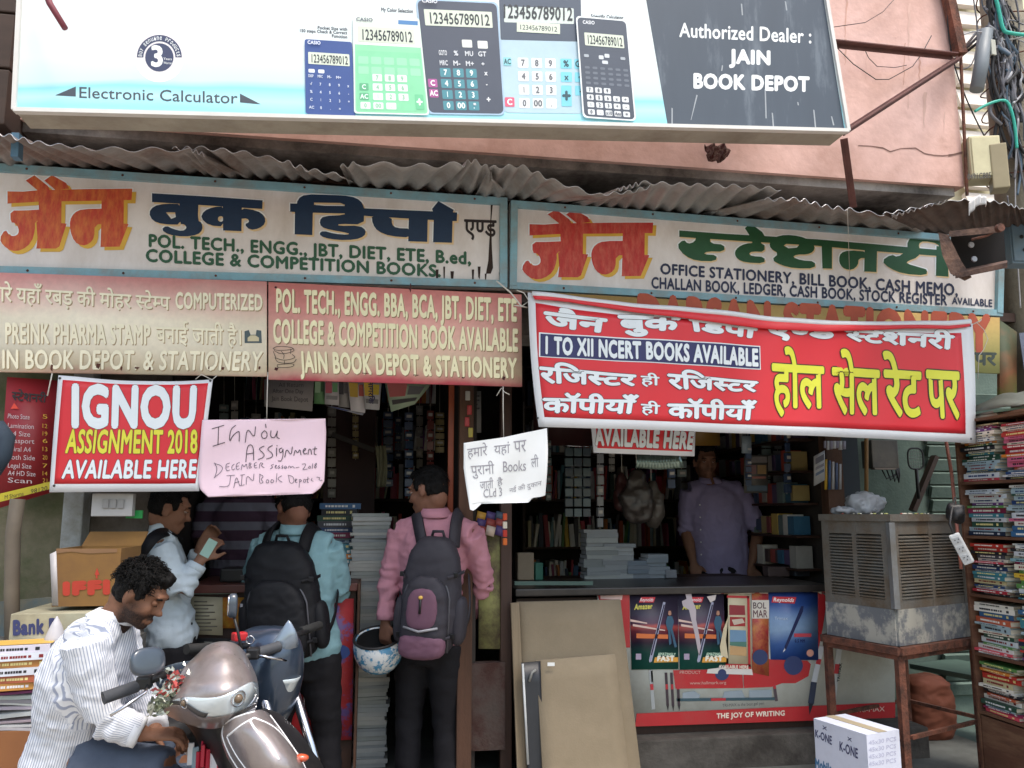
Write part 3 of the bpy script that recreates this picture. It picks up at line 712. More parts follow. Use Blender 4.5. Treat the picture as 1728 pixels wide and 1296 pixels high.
# dark drip that ran down from the roof over the last word
M_drip = mat('dark_tar_drip', '33241f', .9, .3, 30)
shape(S1, [[(826,300),(831,300),(832,340),(829,372),(830,420),(832,452),(828,462),(820,462),(824,440),(826,400),(828,360),(828,330)]]+
      [[(x, y), (x+w_, y), (x+w_*.7, y+h_), (x+w_*.2, y+h_*.8)] for x, y, w_, h_ in ((735,455,5,24),(748,450,3,30),(760,458,6,20),(796,455,4,24),(806,450,5,22),(842,460,4,18),(818,462,3,12))], M_drip, sg1, 'drip_stain', .0095)
P6 = lambda x, y: (840+x/3.757, 300+y/3.757)
P7 = lambda x, y: (1240+x/3.541, 300+y/3.541)
c6 = lambda L, n=1: nr(smooth_pts([P6(*p) for p in L], n, True)); c7 = lambda L, n=1: nr(smooth_pts([P7(*p) for p in L], n, True))
PZ = lambda x, y: (827+x/1.918, 304+y/1.918)
cz_ = lambda L, n=1: nr(smooth_pts([PZ(*p) for p in L], n, True)); pz_l = lambda L: [PZ(*p) for p in L]
STAT = [pz_l([(612,163),(760,174),(900,182),(1060,192),(1240,207),(1450,226),(1450,246),(1240,230),(1060,213),(900,203),(760,194),(612,184)]),
        cz_([(603,213),(626,192),(640,207),(662,200),(668,180),(712,184),(712,205),(758,209),(758,232),(702,231),(690,240),(734,243),(730,263),(668,262),(630,246)]),
        cz_([(888,204),(840,203),(812,211),(795,225),(791,240),(800,256),(825,267),(888,270),(888,249),(846,246),(837,238),(848,231),(888,233)]),
        pz_l([(848,186),(878,188),(876,212),(848,210)]), pz_l([(824,156),(842,140),(880,168),(892,188),(842,184)]),
        {'p': cz_([(903,203),(922,184),(955,177),(1000,181),(1036,195),(1051,215),(1046,232),(1026,241),(992,241),(978,249),(1006,260),(1051,263),(1051,286),(985,286),(942,276),(910,258),(934,238),(907,222)]), 'h': [pz_l([(950,212),(962,204),(985,203),(1000,210),(992,219),(965,221)])]},
        pz_l([(1072,200),(1106,203),(1106,287),(1075,286)]),
        cz_([(1128,256),(1134,236),(1160,227),(1222,232),(1222,252),(1192,253),(1190,276),(1172,291),(1148,289),(1132,275)]),
        pz_l([(1212,212),(1252,216),(1250,298),(1210,296)]),
        cz_([(1266,262),(1298,240),(1318,250),(1346,230),(1356,218),(1398,222),(1384,250),(1352,262),(1346,270),(1398,285),(1414,290),(1412,309),(1338,304),(1292,286)]),
        pz_l([(1444,214),(1479,216),(1483,313),(1442,310)]),
        cz_([(1350,228),(1350,196),(1374,181),(1420,178),(1462,187),(1481,206),(1481,226),(1454,226),(1450,206),(1402,197),(1386,206),(1390,228)])]
draw_word(S2, STAT, M_grn, sg2, None, 1.6, 2.2, M_ye2, M_w)
text(S2, 'OFFICE STATIONERY, BILL BOOK, CASH MEMO,', [(1114,445),(1616,480),(1616,499),(1114,462)], M_ink, sg2, .0085, bold=.05)
text(S2, 'CHALLAN BOOK, LEDGER, CASH BOOK, STOCK REGISTER', [(1099,468),(1598,498),(1598,515),(1099,486)], M_ink, sg2, .0085, bold=.05)
text(S2, 'AVAILABLE', [(1606,502),(1674,506),(1674,518),(1606,513)], M_ink, sg2, .0085, bold=.05)
# dark timber behind / under the signs
MB().beam(W(-60,271,.12), W(1700,395,.12), .2, .045).build('timber_head_beam', M_darkwood, bld)
MB().beam(W(-60,470,.10), W(1700,540,.10), .12, .05).build('timber_rail', M_darkwood, bld)
# ================================================================ FADED SIGNS UNDER THE PAINTED ONES
def fade_mat(name, stops, z0, z1, rough=.7, nsc=4, namp=.25, xs=None):
    if name in MATS: return MATS[name]
    m = bpy.data.materials.new(name); m.use_nodes = True; MATS[name] = m
    n = m.node_tree.nodes; l = m.node_tree.links; b = n['Principled BSDF']; b.inputs['Roughness'].default_value = rough
    g = n.new('ShaderNodeNewGeometry'); sp = n.new('ShaderNodeSeparateXYZ'); l.new(g.outputs['Position'], sp.inputs[0])
    mr = n.new('ShaderNodeMapRange'); mr.inputs['From Min'].default_value = z0; mr.inputs['From Max'].default_value = z1
    l.new(sp.outputs['Z'], mr.inputs['Value'])
    nz = n.new('ShaderNodeTexNoise'); nz.inputs['Scale'].default_value = nsc; nz.inputs['Detail'].default_value = 7; l.new(g.outputs['Position'], nz.inputs['Vector'])
    a = n.new('ShaderNodeMath'); a.operation = 'MULTIPLY_ADD'; l.new(nz.outputs['Fac'], a.inputs[0]); a.inputs[1].default_value = namp
    o = n.new('ShaderNodeMath'); o.operation = 'SUBTRACT'; l.new(mr.outputs[0], o.inputs[0]); o.inputs[1].default_value = namp/2
    l.new(o.outputs[0], a.inputs[2]); val = a.outputs[0]
    if xs:
        m2 = n.new('ShaderNodeMapRange'); m2.inputs['From Min'].default_value = xs[0]; m2.inputs['From Max'].default_value = xs[1]
        m2.inputs['To Min'].default_value = 0; m2.inputs['To Max'].default_value = xs[2]; l.new(sp.outputs['X'], m2.inputs['Value'])
        a2 = n.new('ShaderNodeMath'); l.new(val, a2.inputs[0]); l.new(m2.outputs[0], a2.inputs[1]); val = a2.outputs[0]
    cr = n.new('ShaderNodeValToRGB'); l.new(val, cr.inputs[0]); e = cr.color_ramp.elements
    e[0].position = stops[0][0]; e[0].color = (*lin(stops[0][1]), 1); e[1].position = stops[-1][0]; e[1].color = (*lin(stops[-1][1]), 1)
    for p, c in stops[1:-1]: q = e.new(p); q.color = (*lin(c), 1)
    n3 = n.new('ShaderNodeTexNoise'); n3.inputs['Scale'].default_value = 45; n3.inputs['Detail'].default_value = 4; l.new(g.outputs['Position'], n3.inputs['Vector'])
    m3 = n.new('ShaderNodeMapRange'); m3.inputs['To Min'].default_value = .86; m3.inputs['To Max'].default_value = 1.12; l.new(n3.outputs['Fac'], m3.inputs['Value'])
    sc = n.new('ShaderNodeVectorMath'); sc.operation = 'SCALE'; l.new(cr.outputs[0], sc.inputs[0]); l.new(m3.outputs[0], sc.inputs['Scale'])
    l.new(sc.outputs[0], b.inputs['Base Color']); return m
def panel(name, q, S, m, label, cat='shop sign', group=None, thick=.02):
    o = sheet(S, q, m, None, name, thick=thick, label=label, cat=cat, group=group)
    return o
F1 = flat(-.055, None, .5); F2 = flat(-.06, None, .5); F3 = flat(-.025, None, .5)
q1 = [(-55,458),(450,475),(450,635),(-55,626)]
za, zb = zof(200, 632, -.055), zof(200, 466, -.055)
p1 = panel('faded_sign', q1, F1, fade_mat('faded_cream_sheet', [(0,'e8c4b0'),(.06,'ecdfc4'),(.3,'f1ead6'),(.55,'efe4cc'),(.75,'ecc8b8'),(1,'e09a92')], za, zb), 'sun-bleached cream and pink metal sign about rubber stamps, at the far left')
M_emb = pm('f0e8cc', .7, .12); M_embs = pm('a8916e', .8, .2)
def emb(S, s, q, par, fit='box', b=.05, m=None, ms=None, sh=(1.4, 1.6)):
    text(S, s, q, m or M_emb, par, .002, bold=b, outmat=ms or M_embs, shift=sh, fit=fit)
emb(F1, 'ारे यहाँ रबड़ की मोहर स्टेम्प'.replace('स्ट','{स}ट').replace('म्प','{म}प'), [(0,474),(287,492),(287,530),(0,516)], p1, b=.02)
emb(F1, 'COMPUTERIZED', [(296,494),(443,498),(443,523),(296,520)], p1, 'cap', .05)
emb(F1, 'PREINK PHARMA STAMP', [(9,546),(254,549),(254,580),(9,578)], p1, 'cap', .05)
emb(F1, 'बनाई जाती है।', [(263,540),(407,545),(407,588),(263,584)], p1, b=.02)
emb(F1, 'IN BOOK DEPOT. & STATIONERY', [(4,591),(444,594),(440,625),(4,621)], p1, 'cap', .04)
shape(F1, [[(413,559),(420,557),(423,565),(432,565),(433,557),(441,558),(442,579),(413,579)]], pm('4c5a5e',.7), p1, 'camera_emblem', .003)
shape(F1, [[(418,570),(423,566),(431,566),(437,570),(437,576),(418,576)]], pm('c9bd9a',.7), p1, 'camera_emblem', .004)
shape(F1, [[(x,y),(x+w_,y+1),(x+w_*.6,y+h_),(x-1,y+h_*.7)] for x,y,w_,h_ in ((86,615,4,12),(163,613,7,10),(204,618,3,8),(228,619,8,4),(252,619,3,7),(352,618,2,6),(374,619,5,6),(437,618,3,6))], pm('5a3328',.9,.3), p1, 'rust_spot', .0035, kind='stuff')
q2 = [(453,476),(880,497),(881,652),(453,640)]
za, zb = zof(660, 645, -.06), zof(660, 486, -.06)
p2 = panel('faded_sign', q2, F2, fade_mat('faded_pink_sheet', [(0,'d4606e'),(.07,'e4b0a2'),(.16,'e2ccae'),(.3,'e4c4ae'),(.5,'e4b2a2'),(.75,'e29a90'),(1,'de867c')], za, zb, nsc=3, namp=.3), 'sun-bleached pink metal sign listing courses, left of the torn white paper')
M_em2 = pm('ece4bc', .7, .12); M_em2s = pm('8c7350', .8, .2)
for s, q in (('POL. TECH., ENGG. BBA, BCA, JBT, DIET, ETE', [(466,489),(872,506),(872,541),(466,525)]),
             ('COLLEGE & COMPETITION BOOK AVAILABLE', [(461,540),(874,557),(874,592),(461,577)]),
             ('JAIN BOOK DEPOT & STATIONERY', [(505,594),(872,606),(872,637),(507,627)])):
    emb(F2, s, q, p2, 'cap', .06, M_em2, M_em2s, (1.2,1.4))
M_lineart = pm('4b4038', .8)
def strokes(S, L, m, parent, wpx=1.0, off=.003, name='ink_stroke', xf=None, kind=None):
    mb = MB(); k = 0
    for L_ in L:
        pts = [(xf(*p) if xf else p) for p in L_]
        pts = smooth_pts(pts, 2) if len(pts) > 2 else [V(p) for p in pts]
        for i in range(len(pts)-1):
            a, b = V((pts[i][0], pts[i][1])), V((pts[i+1][0], pts[i+1][1])); d = (b-a)
            if d.length < .05: continue
            d.normalize(); nn = V((-d.y, d.x))*wpx/2; a = a-d*wpx*.3; b = b+d*wpx*.3; k += 1
            o = off+(k % 9)*.00005
            mb.add([S((a-nn).x,(a-nn).y,o), S((b-nn).x,(b-nn).y,o), S((b+nn).x,(b+nn).y,o), S((a+nn).x,(a+nn).y,o)], [(0,1,2,3)])
    return mb.build(name, m, parent, fix=False, kind=kind)
def z_xf(x0, y0, s): return lambda x, y: (x0+x/s, y0+y/s)
zx = z_xf(440, 460, 3.7565)
strokes(F2, [[(78,480),(110,465),(205,475),(200,490),(95,495),(78,480)],[(85,495),(130,520),(215,500),(205,480)],[(130,500),(150,520),(145,545)],[(90,540),(150,560),(225,540),(200,520)],[(90,540),(110,575),(210,575),(225,550)],[(105,585),(215,575),(205,600),(105,605),(105,585)],[(80,500),(95,540)],[(190,485),(190,515)],[(150,560),(150,580)]], M_lineart, p2, .9, name='book_pile_drawing', xf=zx)
shape(F2, [[(x,y),(x+w_,y+1),(x+w_*.6,y+h_),(x-1,y+h_*.7)] for x,y,w_,h_ in ((464,620,6,6),(612,629,12,2),(698,632,10,2),(780,636,4,3),(848,635,5,7),(464,483,4,4),(692,478,2,16))], pm('4a2424',.9,.3), p2, 'rust_spot', .0035, kind='stuff')
p3 = panel('faded_sign', [(897,492),(1687,536),(1687,630),(897,600)], F3, fade_mat('faded_yellow_sheet', [(0,'8f9258'),(.3,'b0a765'),(.7,'b39a5c'),(1,'b08e55')], zof(1300,610,-.025), zof(1300,515,-.025)), 'old yellow sign with orange-red capitals mostly hidden behind the red banner')
text(F3, 'DARSAN STATIONERY', [(1075,500),(1672,536),(1672,592),(1075,556)], pm('b4553d',.7,.2), p3, .002, bold=.10)
text(F3, 'रेट पर', [(1600,584),(1682,586),(1682,618),(1600,616)], pm('3f4a44',.7,.2), p3, .002, bold=.05, fit='box')
p4 = panel('painted_tin_strip', [(1687,540),(1716,560),(1716,680),(1687,680)], flat(.0), fade_mat('green_red_tin', [(0,'3f4a30'),(.4,'5f7a3a'),(.7,'8a5a3c'),(1,'46503a')], 1.9, 2.4, nsc=9, namp=.6), 'weathered green and red painted tin strip beside the pole', 'tin strip')

# ================================================================ FLEX BANNERS AND PAPERS
M_flex = mat('red_flex', 'd22f38', .42, .06, 3, spec=.4); M_hem = mat('white_flex', 'd8dade', .45, .06, 3)
M_print = pm('dfe6ea', .45, .05); M_outl = pm('3a2a34', .5); M_pyel = pm('d8d83a', .45, .06)
def eyelets(S, pts, par):
    for p in pts: MB().ball(S(p[0], p[1], .003), (.006,.003,.006), 8, 4).build('eyelet', pm('3c3c40',.5), par)
def dB(px, py):                                   # relief of the long banner: soft vertical swells, wind-pressed middle
    u = (px-890)/750; v = (py-500)/230
    return .018*math.sin(u*7.2+.4+v*.8)*(0.4+.6*v) + .010*math.sin(u*17+1+v*2)*(1-.5*v) + .03*math.sin(math.pi*min(max(u,0),1))*v + .004*math.sin(u*43+v*5)
SB = flat(-.17, dB, .75)
qB = [(890,494),(1640,545),(1643,749),(908,721)]
def eB(u, t, p):
    x, y = p
    y += (14*math.sin(math.pi*u)**.8 + 3*math.sin(u*9))*(1-t)      # the top edge sags
    y += (-2.5*math.sin(math.pi*u))*t
    x += -4*math.sin(math.pi*t)*(1-u)
    return x, y
b1 = sheet(SB, qB, M_hem, None, 'flex_banner', 60, 16, .0015, edge=eB, label='long red banner with white and yellow Hindi offer text across the right shop', cat='banner')
f = quad_fn(qB)
def inB(u, t, p): return eB(u, t, p)
sheet(SB, sub(qB, .016, .07, .975, .925), M_flex, b1, 'printed_field', 60, 16, .0006, off=.0015, edge=lambda u, t, p: eB(.02+.95*u, .07+.86*t, p))
for s, q in (('जैन', [(915,517),(1027,529),(1020,564),(917,552)]), ('बुक', [(1041,531),(1147,536),(1142,569),(1047,569)]), ('डिपो', [(1158,528),(1282,547),(1277,571),(1164,560)]),
             ('ए{ण}ड', [(1290,540),(1410,549),(1409,579),(1296,574)]), ('{स}टेशनरी', [(1422,549),(1612,556),(1608,592),(1424,577)])):
    s = s.replace('डि', 'डि')
    text(SB, s if 'डि' not in s else 'िडपो', q, M_print, b1, .0035, bold=.07, outmat=M_outl, outw=.03, fit='box')
MB().grid(lambda u, t: SB(908+376*u, 562.3+21*u+(41-.6*u)*t, .0034), 60, 5).build('strip_border', pm('dfe6ea',.45), b1, fix=False)
mbs = MB(); mbs.grid(lambda u, t: SB(910.5+372*u+(0)*t, 564.5+20.5*u+(37.5-.5*u)*t, .0050), 60, 5); mbs.build('navy_strip', pm('24255a',.45), b1, fix=False)
text(SB, '1 TO XII NCERT BOOKS AVAILABLE', [(919,570),(1280,590),(1280,617),(919,597)], M_print, b1, .0078, bold=.07)
def hw(s, q, b=.05): text(SB, s, q, M_print, b1, .0035, bold=b, outmat=M_outl, outw=.045, fit='box')
hw('र'+'िज'+'{स}टर', [(908,608),(1072,627),(1070,653),(910,648)]); hw('ही', [(1078,629),(1110,632),(1110,655),(1078,654)], .03)
hw('र'+'िज'+'{स}टर', [(1122,621),(1281,637),(1277,662),(1125,658)])
hw('कॉपीयाँ', [(914,662),(1076,667),(1070,700),(914,698)]); hw('ही', [(1078,676),(1112,679),(1110,703),(1078,702)], .03); hw('कॉपीयाँ', [(1122,672),(1277,675),(1272,710),(1124,707)])
def hy(s, q): text(SB, s, q, M_pyel, b1, .0035, bold=.035, outmat=pm('3c2a10',.5), outw=.03, fit='box')
hy('होल', [(1302,582),(1389,590),(1387,706),(1302,704)]); hy('सेल', [(1400,588),(1482,594),(1481,703),(1401,701)]); hy('रेट', [(1487,592),(1552,596),(1552,708),(1490,704)]); hy('पर', [(1560,624),(1615,628),(1614,710),(1562,708)])
# the top hem has flopped forward over the headline
mb = MB()
lo = [(900,508),(960,512),(1040,524),(1100,533),(1160,540),(1230,550),(1310,557),(1390,561),(1450,560),(1520,556),(1600,556),(1632,552)]
hi = [(896,498),(960,503),(1040,512),(1100,520),(1160,526),(1230,533),(1310,540),(1390,545),(1450,547),(1520,547),(1600,548),(1636,546)]
def pl(L, u):
    s = u*(len(L)-1); i = min(int(s), len(L)-2); q = s-i; return L[i][0]*(1-q)+L[i+1][0]*q, L[i][1]*(1-q)+L[i+1][1]*q
def flap(u, t):
    a, b = pl(hi, u), pl(lo, u); x, y = a[0]*(1-t)+b[0]*t, a[1]*(1-t)+b[1]*t
    return SB(x, y, .006+.022*math.sin(t*2.2)*(.6+.4*math.sin(u*3.1))+.003*math.sin(u*31))
mb.grid(flap, 66, 8, 0, True, -.0012).build('folded_hem', M_flex, b1)
def flap2(u, t):
    a = pl(hi, u); return SB(a[0], a[1]-5+9*t+2*math.sin(u*11), .008+.012*math.sin(t*3.0)+.003*math.sin(u*31))
MB().grid(flap2, 66, 6, 0, True, -.0012).build('white_hem', M_hem, b1)
eyelets(SB, [(1636,550),(1634,741),(906,706)], b1)
# crossing streaks of light glue on the flex
M_str = mat('white_string', 'cfcac0', .8, .1, 20)
def string(pts, label, Y=-.14, r=.0022, grp=None):
    return MB().tube([W(p[0], p[1], p[2] if len(p) > 2 else Y) for p in pts], r, 6).build('string', M_str, label=label, cat='string', group=grp)
string([(838,474),(862,494),(880,517),(890,519)], 'white cord tying the banner top left corner to the painted sign', r=.004)
string([(868,515),(880,517),(893,508),(884,494),(872,490)], 'knotted cord end at the top left corner of the long red banner', r=.003)
string([(1640,548),(1655,541),(1656,538)], 'short white cord at the banner top right corner', r=.003)
string([(1638,549),(1648,544),(1660,556),(1667,572),(1660,590),(1652,600),(1650,640)], 'loose white string curling down beside the banner right end', r=.0018)

# IGNOU banner
def dI(px, py):
    u = (px-95)/260; v = (py-640)/190
    return .012*math.sin(u*6+1)+.006*math.sin(u*13+v*3)+.02*v
SI = flat(-.12, dI, .7)
qI = [(100,634),(360,641),(338,829),(88,831)]
b2 = sheet(SI, qI, M_hem, None, 'flex_banner', 30, 14, .0015, edge=lambda u, t, p: (p[0], p[1]+5*math.sin(math.pi*u)*(1-t)), label='small red banner announcing IGNOU assignments hanging at the left', cat='banner')
sheet(SI, [(108,642),(352,647),(332,816),(96,817)], M_flex, b2, 'printed_field', 30, 14, .0006, off=.0015, edge=lambda u, t, p: (p[0], p[1]+4*math.sin(math.pi*u)*(1-t)))
M_oc = pm('4a3038',.5)
text(SI, 'IGNOU', [(124,653),(333,655),(331,719),(124,719)], M_print, b2, .0035, bold=.075, outmat=M_oc, outw=.015)
text(SI, 'ASSIGNMENT 2018', [(118,727),(335,727),(335,764),(114,764)], pm('dcd63c',.45), b2, .0035, bold=.045, outmat=pm('5a4a20',.5), outw=.03)
text(SI, 'AVAILABLE HERE', [(112,778),(335,777),(333,806),(108,807)], M_print, b2, .0035, bold=.05, outmat=M_oc, outw=.03)
eyelets(SI, [(96,820),(356,643),(103,639)], b2)
string([(330,640),(340,632),(358,641),(366,634)], 'tuft of string at the top right corner of the small red banner', -.11)
string([(88,630),(86,640),(80,668)], 'knotted string end dangling left of the small red banner', -.12, .003)
# the mid banner seen below the long one
SA = flat(.03)
b3 = sheet(SA, [(990,650),(1176,662),(1172,770),(1002,764)], M_hem, None, 'flex_banner', 8, 6, .0015, label='small red strip of banner peeking out under the long red banner', cat='banner')
sheet(SA, [(1000,650),(1171,662),(1168,762),(1008,756)], M_flex, b3, 'printed_field', 8, 6, .0006, off=.0015)
text(SA, 'AVAILABLE HERE', [(1003,723),(1172,731),(1168,757),(1004,750)], M_print, b3, .0035, bold=.08, outmat=M_oc, outw=.03)
text(SA, 'ASSIGNMENT', [(1008,690),(1166,698),(1166,718),(1008,710)], pm('dcd63c',.45), b3, .0035, bold=.07)
# pink paper
def dP(px, py):
    u = (px-340)/210; v = (py-707)/130
    return .010*math.sin(u*4+.5)+.004*math.sin(u*15+v*4)+.006*math.sin(v*7+u*3)+(.02*max(0, v-.8)*5*max(0, u-.7)*3)
SP = flat(-.15, dP)
M_pap = mat('pink_paper', 'e9cdd9', .75, .04, 8); M_papw = mat('white_paper', 'e4e6e6', .8, .04, 8)
def outline_sheet(S, pts, m, name, label, cat, off=0, cell=6):
    """a paper of free outline: grid of cells clipped to the outline by snapping rows"""
    ys = [p[1] for p in pts]; y0, y1 = min(ys), max(ys); nv = max(4, int((y1-y0)/cell)); mb = MB()
    def span(y):
        xs = []
        for i in range(len(pts)):
            a, b = pts[i], pts[(i+1) % len(pts)]
            if (a[1]-y)*(b[1]-y) <= 0 and a[1] != b[1]: xs.append(a[0]+(b[0]-a[0])*(y-a[1])/(b[1]-a[1]))
        return (min(xs), max(xs)) if len(xs) > 1 else None
    def fn(u, t):
        y = y0+.01+(y1-y0-.02)*t; s = span(y); return S(s[0]+(s[1]-s[0])*u, y, off)
    return mb.grid(fn, 32, nv*2, 0, True, .0008, V((0,1,0))).build(name, m, label=label, cat=cat)
pk = outline_sheet(SP, [(342,707),(549,706),(550,730),(548,790),(547,812),(540,824),(528,833),(470,834),(440,838),(352,839),(338,826),(335,812),(336,790)], M_pap, 'paper_notice', 'pink sheet with a handwritten assignment notice hanging on a string', 'notice')
zp = z_xf(320, 620, 5.082); M_pen = pm('3c3640', .6)
HW = [[(200,530),(300,500)],[(255,515),(248,660)],[(205,678),(305,645)],[(398,500),(360,530),(345,600),(350,640),(370,590),(425,545),(432,570),(428,635)],[(480,645),(500,515),(560,615),(570,512)],
 [(645,545),(615,575),(630,615),(665,605),(668,560),(645,545)],[(655,490),(660,520)],[(700,545),(695,600),(730,605),(750,560),(755,540),(745,600),(770,610)],
 [(485,810),(495,690),(520,660),(550,680),(552,795)],[(490,745),(550,735)],[(640,675),(590,700),(640,740),(640,770),(590,790)],[(710,668),(660,700),(710,735),(710,770),(660,785)],[(745,690),(745,760)],[(748,668),(749,674)],
 [(790,690),(765,700),(775,735),(795,720),(800,690),(800,760),(785,805),(760,800)],[(815,770),(830,690),(870,760),(880,680)],[(893,755),(905,700),(925,740),(945,695),(955,750)],[(975,720),(1000,700),(985,690),(970,720),(985,745),(1005,735)],
 [(1015,745),(1020,700),(1040,700),(1045,745)],[(1075,680),(1065,745),(1085,745)],[(1055,700),(1090,695)]]
strokes(SP, HW, M_pen, pk, 1.3, name='pen_stroke', xf=zp, kind='stuff')
H2 = [[(215,820),(240,870),(215,945)],[(210,820),(290,850),(270,900),(210,945)],[(345,820),(310,830),(315,890),(345,880)],[(315,855),(340,850)],[(385,830),(360,850),(370,885),(390,870)],[(430,815),(400,830),(405,880),(430,870)],[(402,850),(425,846)],[(445,880),(455,825),(470,860),(490,820),(498,870)],[(515,820),(510,870),(540,855),(515,845),(535,825),(515,820)],[(575,815),(555,825),(560,865),(580,860)],[(557,842),(575,840)],[(600,865),(605,815),(635,825),(610,840),(640,860)],
 [(720,830),(695,840),(718,855),(692,870)],[(730,855),(750,840),(735,838),(735,866),(755,860)],[(770,840),(760,850),(778,858),(760,868)],[(800,840),(788,852),(805,858),(790,868)],[(815,850),(812,866),(830,866),(832,848),(818,846)],[(845,865),(850,845),(865,848),(868,865),(880,845),(900,862)],[(912,860),(940,856)],[(965,830),(1000,825),(985,860),(965,878),(1010,872)],[(1025,850),(1015,862),(1035,866),(1040,850),(1025,846)],[(1055,825),(1052,866)],[(1085,820),(1070,838),(1090,850),(1075,866),(1068,850),(1090,832),(1085,820)],
 [(320,930),(390,925)],[(355,928),(350,1000),(330,1025),(260,1022)],[(385,1035),(405,925),(435,1015)],[(395,990),(430,980)],[(455,925),(450,1010)],[(440,925),(475,920)],[(435,1015),(475,1008)],[(490,1005),(495,920),(550,985),(555,915)],[(605,920),(600,1000),(640,985),(610,960),(640,935),(600,915)],[(665,965),(655,985),(675,995),(685,970),(665,962)],[(705,962),(695,985),(715,992),(728,970),(705,962)],[(750,910),(745,985)],[(790,930),(750,955),(795,985)],[(850,930),(862,1000),(900,985),(890,935),(845,925)],[(905,975),(925,960),(905,955),(910,990),(925,985)],[(945,960),(940,1030)],[(945,960),(965,970),(945,985)],[(980,965),(975,985),(995,985),(995,960),(980,960)],[(1015,940),(1008,990),(1020,985)],[(1000,962),(1025,955)],[(1050,950),(1040,970),(1060,975)],[(1090,940),(1120,945),(1105,960),(1125,972)],[(1128,965),(1135,970)]]
strokes(SP, H2, pm('4e4858',.6), pk, .9, name='pen_stroke', xf=zp, kind='stuff')
string([(452,628),(451,660),(450,710)], 'string holding the pink notice', -.10)
# white torn paper
def dW(px, py):
    u = (px-782)/140; v = (py-722)/140
    return .010*math.sin(u*5+.5+v)+.006*math.sin(u*11+v*6)+.012*math.sin(v*5)*u
SWp = flat(-.22, dW)
torn = [(782,748),(850,738),(924,722),(924,760),(921,836),(915,838),(905,837),(898,842),(893,848),(880,847),(862,843),(850,838),(846,834),(838,838),(832,845),(822,849),(812,850),(805,857),(798,862),(793,861),(788,830),(782,790)]
wp = outline_sheet(SWp, torn, M_papw, 'paper_notice', 'white paper with a torn lower edge and faint handwritten Hindi', 'notice', cell=4)
M_pen2 = pm('96949c', .7)
for s, q in (('हमारे', [(787,752),(822,746),(822,772),(789,776)]), ('यहां', [(833,748),(860,745),(860,768),(834,770)]), ('पर', [(866,745),(888,742),(888,762),(868,764)]),
             ('पुरानी', [(793,780),(833,777),(834,806),(796,808)]), ('Books', [(848,779),(888,776),(888,794),(849,797)]), ('ली', [(896,768),(908,766),(909,788),(897,789)]),
             ('जाती', [(809,808),(832,805),(832,824),(810,826)]), ('है', [(838,806),(848,804),(849,820),(840,822)]), ('CLd 3', [(815,826),(847,822),(848,837),(816,840)]), ('नई की दुकान', [(860,822),(914,808),(914,822),(861,834)])):
    text(SWp, s, q, M_pen2, wp, .002, fit='box')
string([(849,652),(849,690),(850,740)], 'string from the pink sign down to the torn white paper', -.14)
string([(838,668),(846,655),(852,662),(860,666)], 'small knot of string ends under the pink sign', -.13)
# dark red price board at far left, in the shade
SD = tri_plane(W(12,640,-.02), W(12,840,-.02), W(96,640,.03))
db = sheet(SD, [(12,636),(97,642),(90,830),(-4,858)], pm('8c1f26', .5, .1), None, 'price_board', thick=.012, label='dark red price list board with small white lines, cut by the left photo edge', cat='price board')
shape(SD, [[(-4,834),(88,812),(89,824),(-4,848)]], pm('c4b52c',.5), db, 'yellow_strip', .002)
M_sm = pm('c7b3b6', .6); M_sy = pm('c99a30', .6)
text(SD, 'स्टेशनरी'.replace('स्ट','{स}ट'), [(20,655),(80,662),(78,680),(20,676)], pm('1e1a1c',.6), db, .003, fit='box', bold=.03)
for k, (s, y) in enumerate((('Photo State',698),('Lamination',714),('A4 Size',727),('Passport',739),('Spiral A4',753),('Both Side',767),('Legal Size',781),('A4 HD Size',794),('Scan',806))):
    text(SD, s, [(14,y),(50+((k*7) % 13),y+2),(50+((k*7) % 13),y+10),(13,y+8)], M_sm, db, .003)
    text(SD, str(5+(k*7) % 20), [(72,y+1),(80,y+2),(80,y+9),(72,y+8)], M_sy, db, .003)
text(SD, 'M Sharma', [(8,836),(40,829),(40,836),(8,843)], pm('3a3320',.6), db, .003)
text(SD, '98120', [(52,826),(80,820),(80,827),(52,833)], pm('3a3320',.6), db, .003)
shape(SD, [[(18,690),(24,680),(32,690)]], pm('d8402c',.5), db, 'red_triangle', .003)
# ================================================================ PEOPLE
def sgnpow(v, e): return math.copysign(abs(v)**e, v)
def superell(mb, c, ax, e1=.6, e2=.6, nu=20, nv=12, m=0, fn=None):
    """ax: three half-axis vectors; e<1 boxier"""
    c = V(c); base = len(mb.v)
    for i in range(nv+1):
        t = -math.pi/2+math.pi*i/nv
        for j in range(nu):
            a = 2*math.pi*j/nu
            x, y, z = sgnpow(math.cos(t), e1)*sgnpow(math.cos(a), e2), sgnpow(math.cos(t), e1)*sgnpow(math.sin(a), e2), sgnpow(math.sin(t), e1)
            if fn: x, y, z = fn(x, y, z)
            mb.v.append(tuple(c+ax[0]*x+ax[1]*y+ax[2]*z))
    for i in range(nv):
        for j in range(nu):
            j2 = (j+1) % nu
            mb.face((base+i*nu+j, base+i*nu+j2, base+(i+1)*nu+j2, base+(i+1)*nu+j), m, True)
    return mb
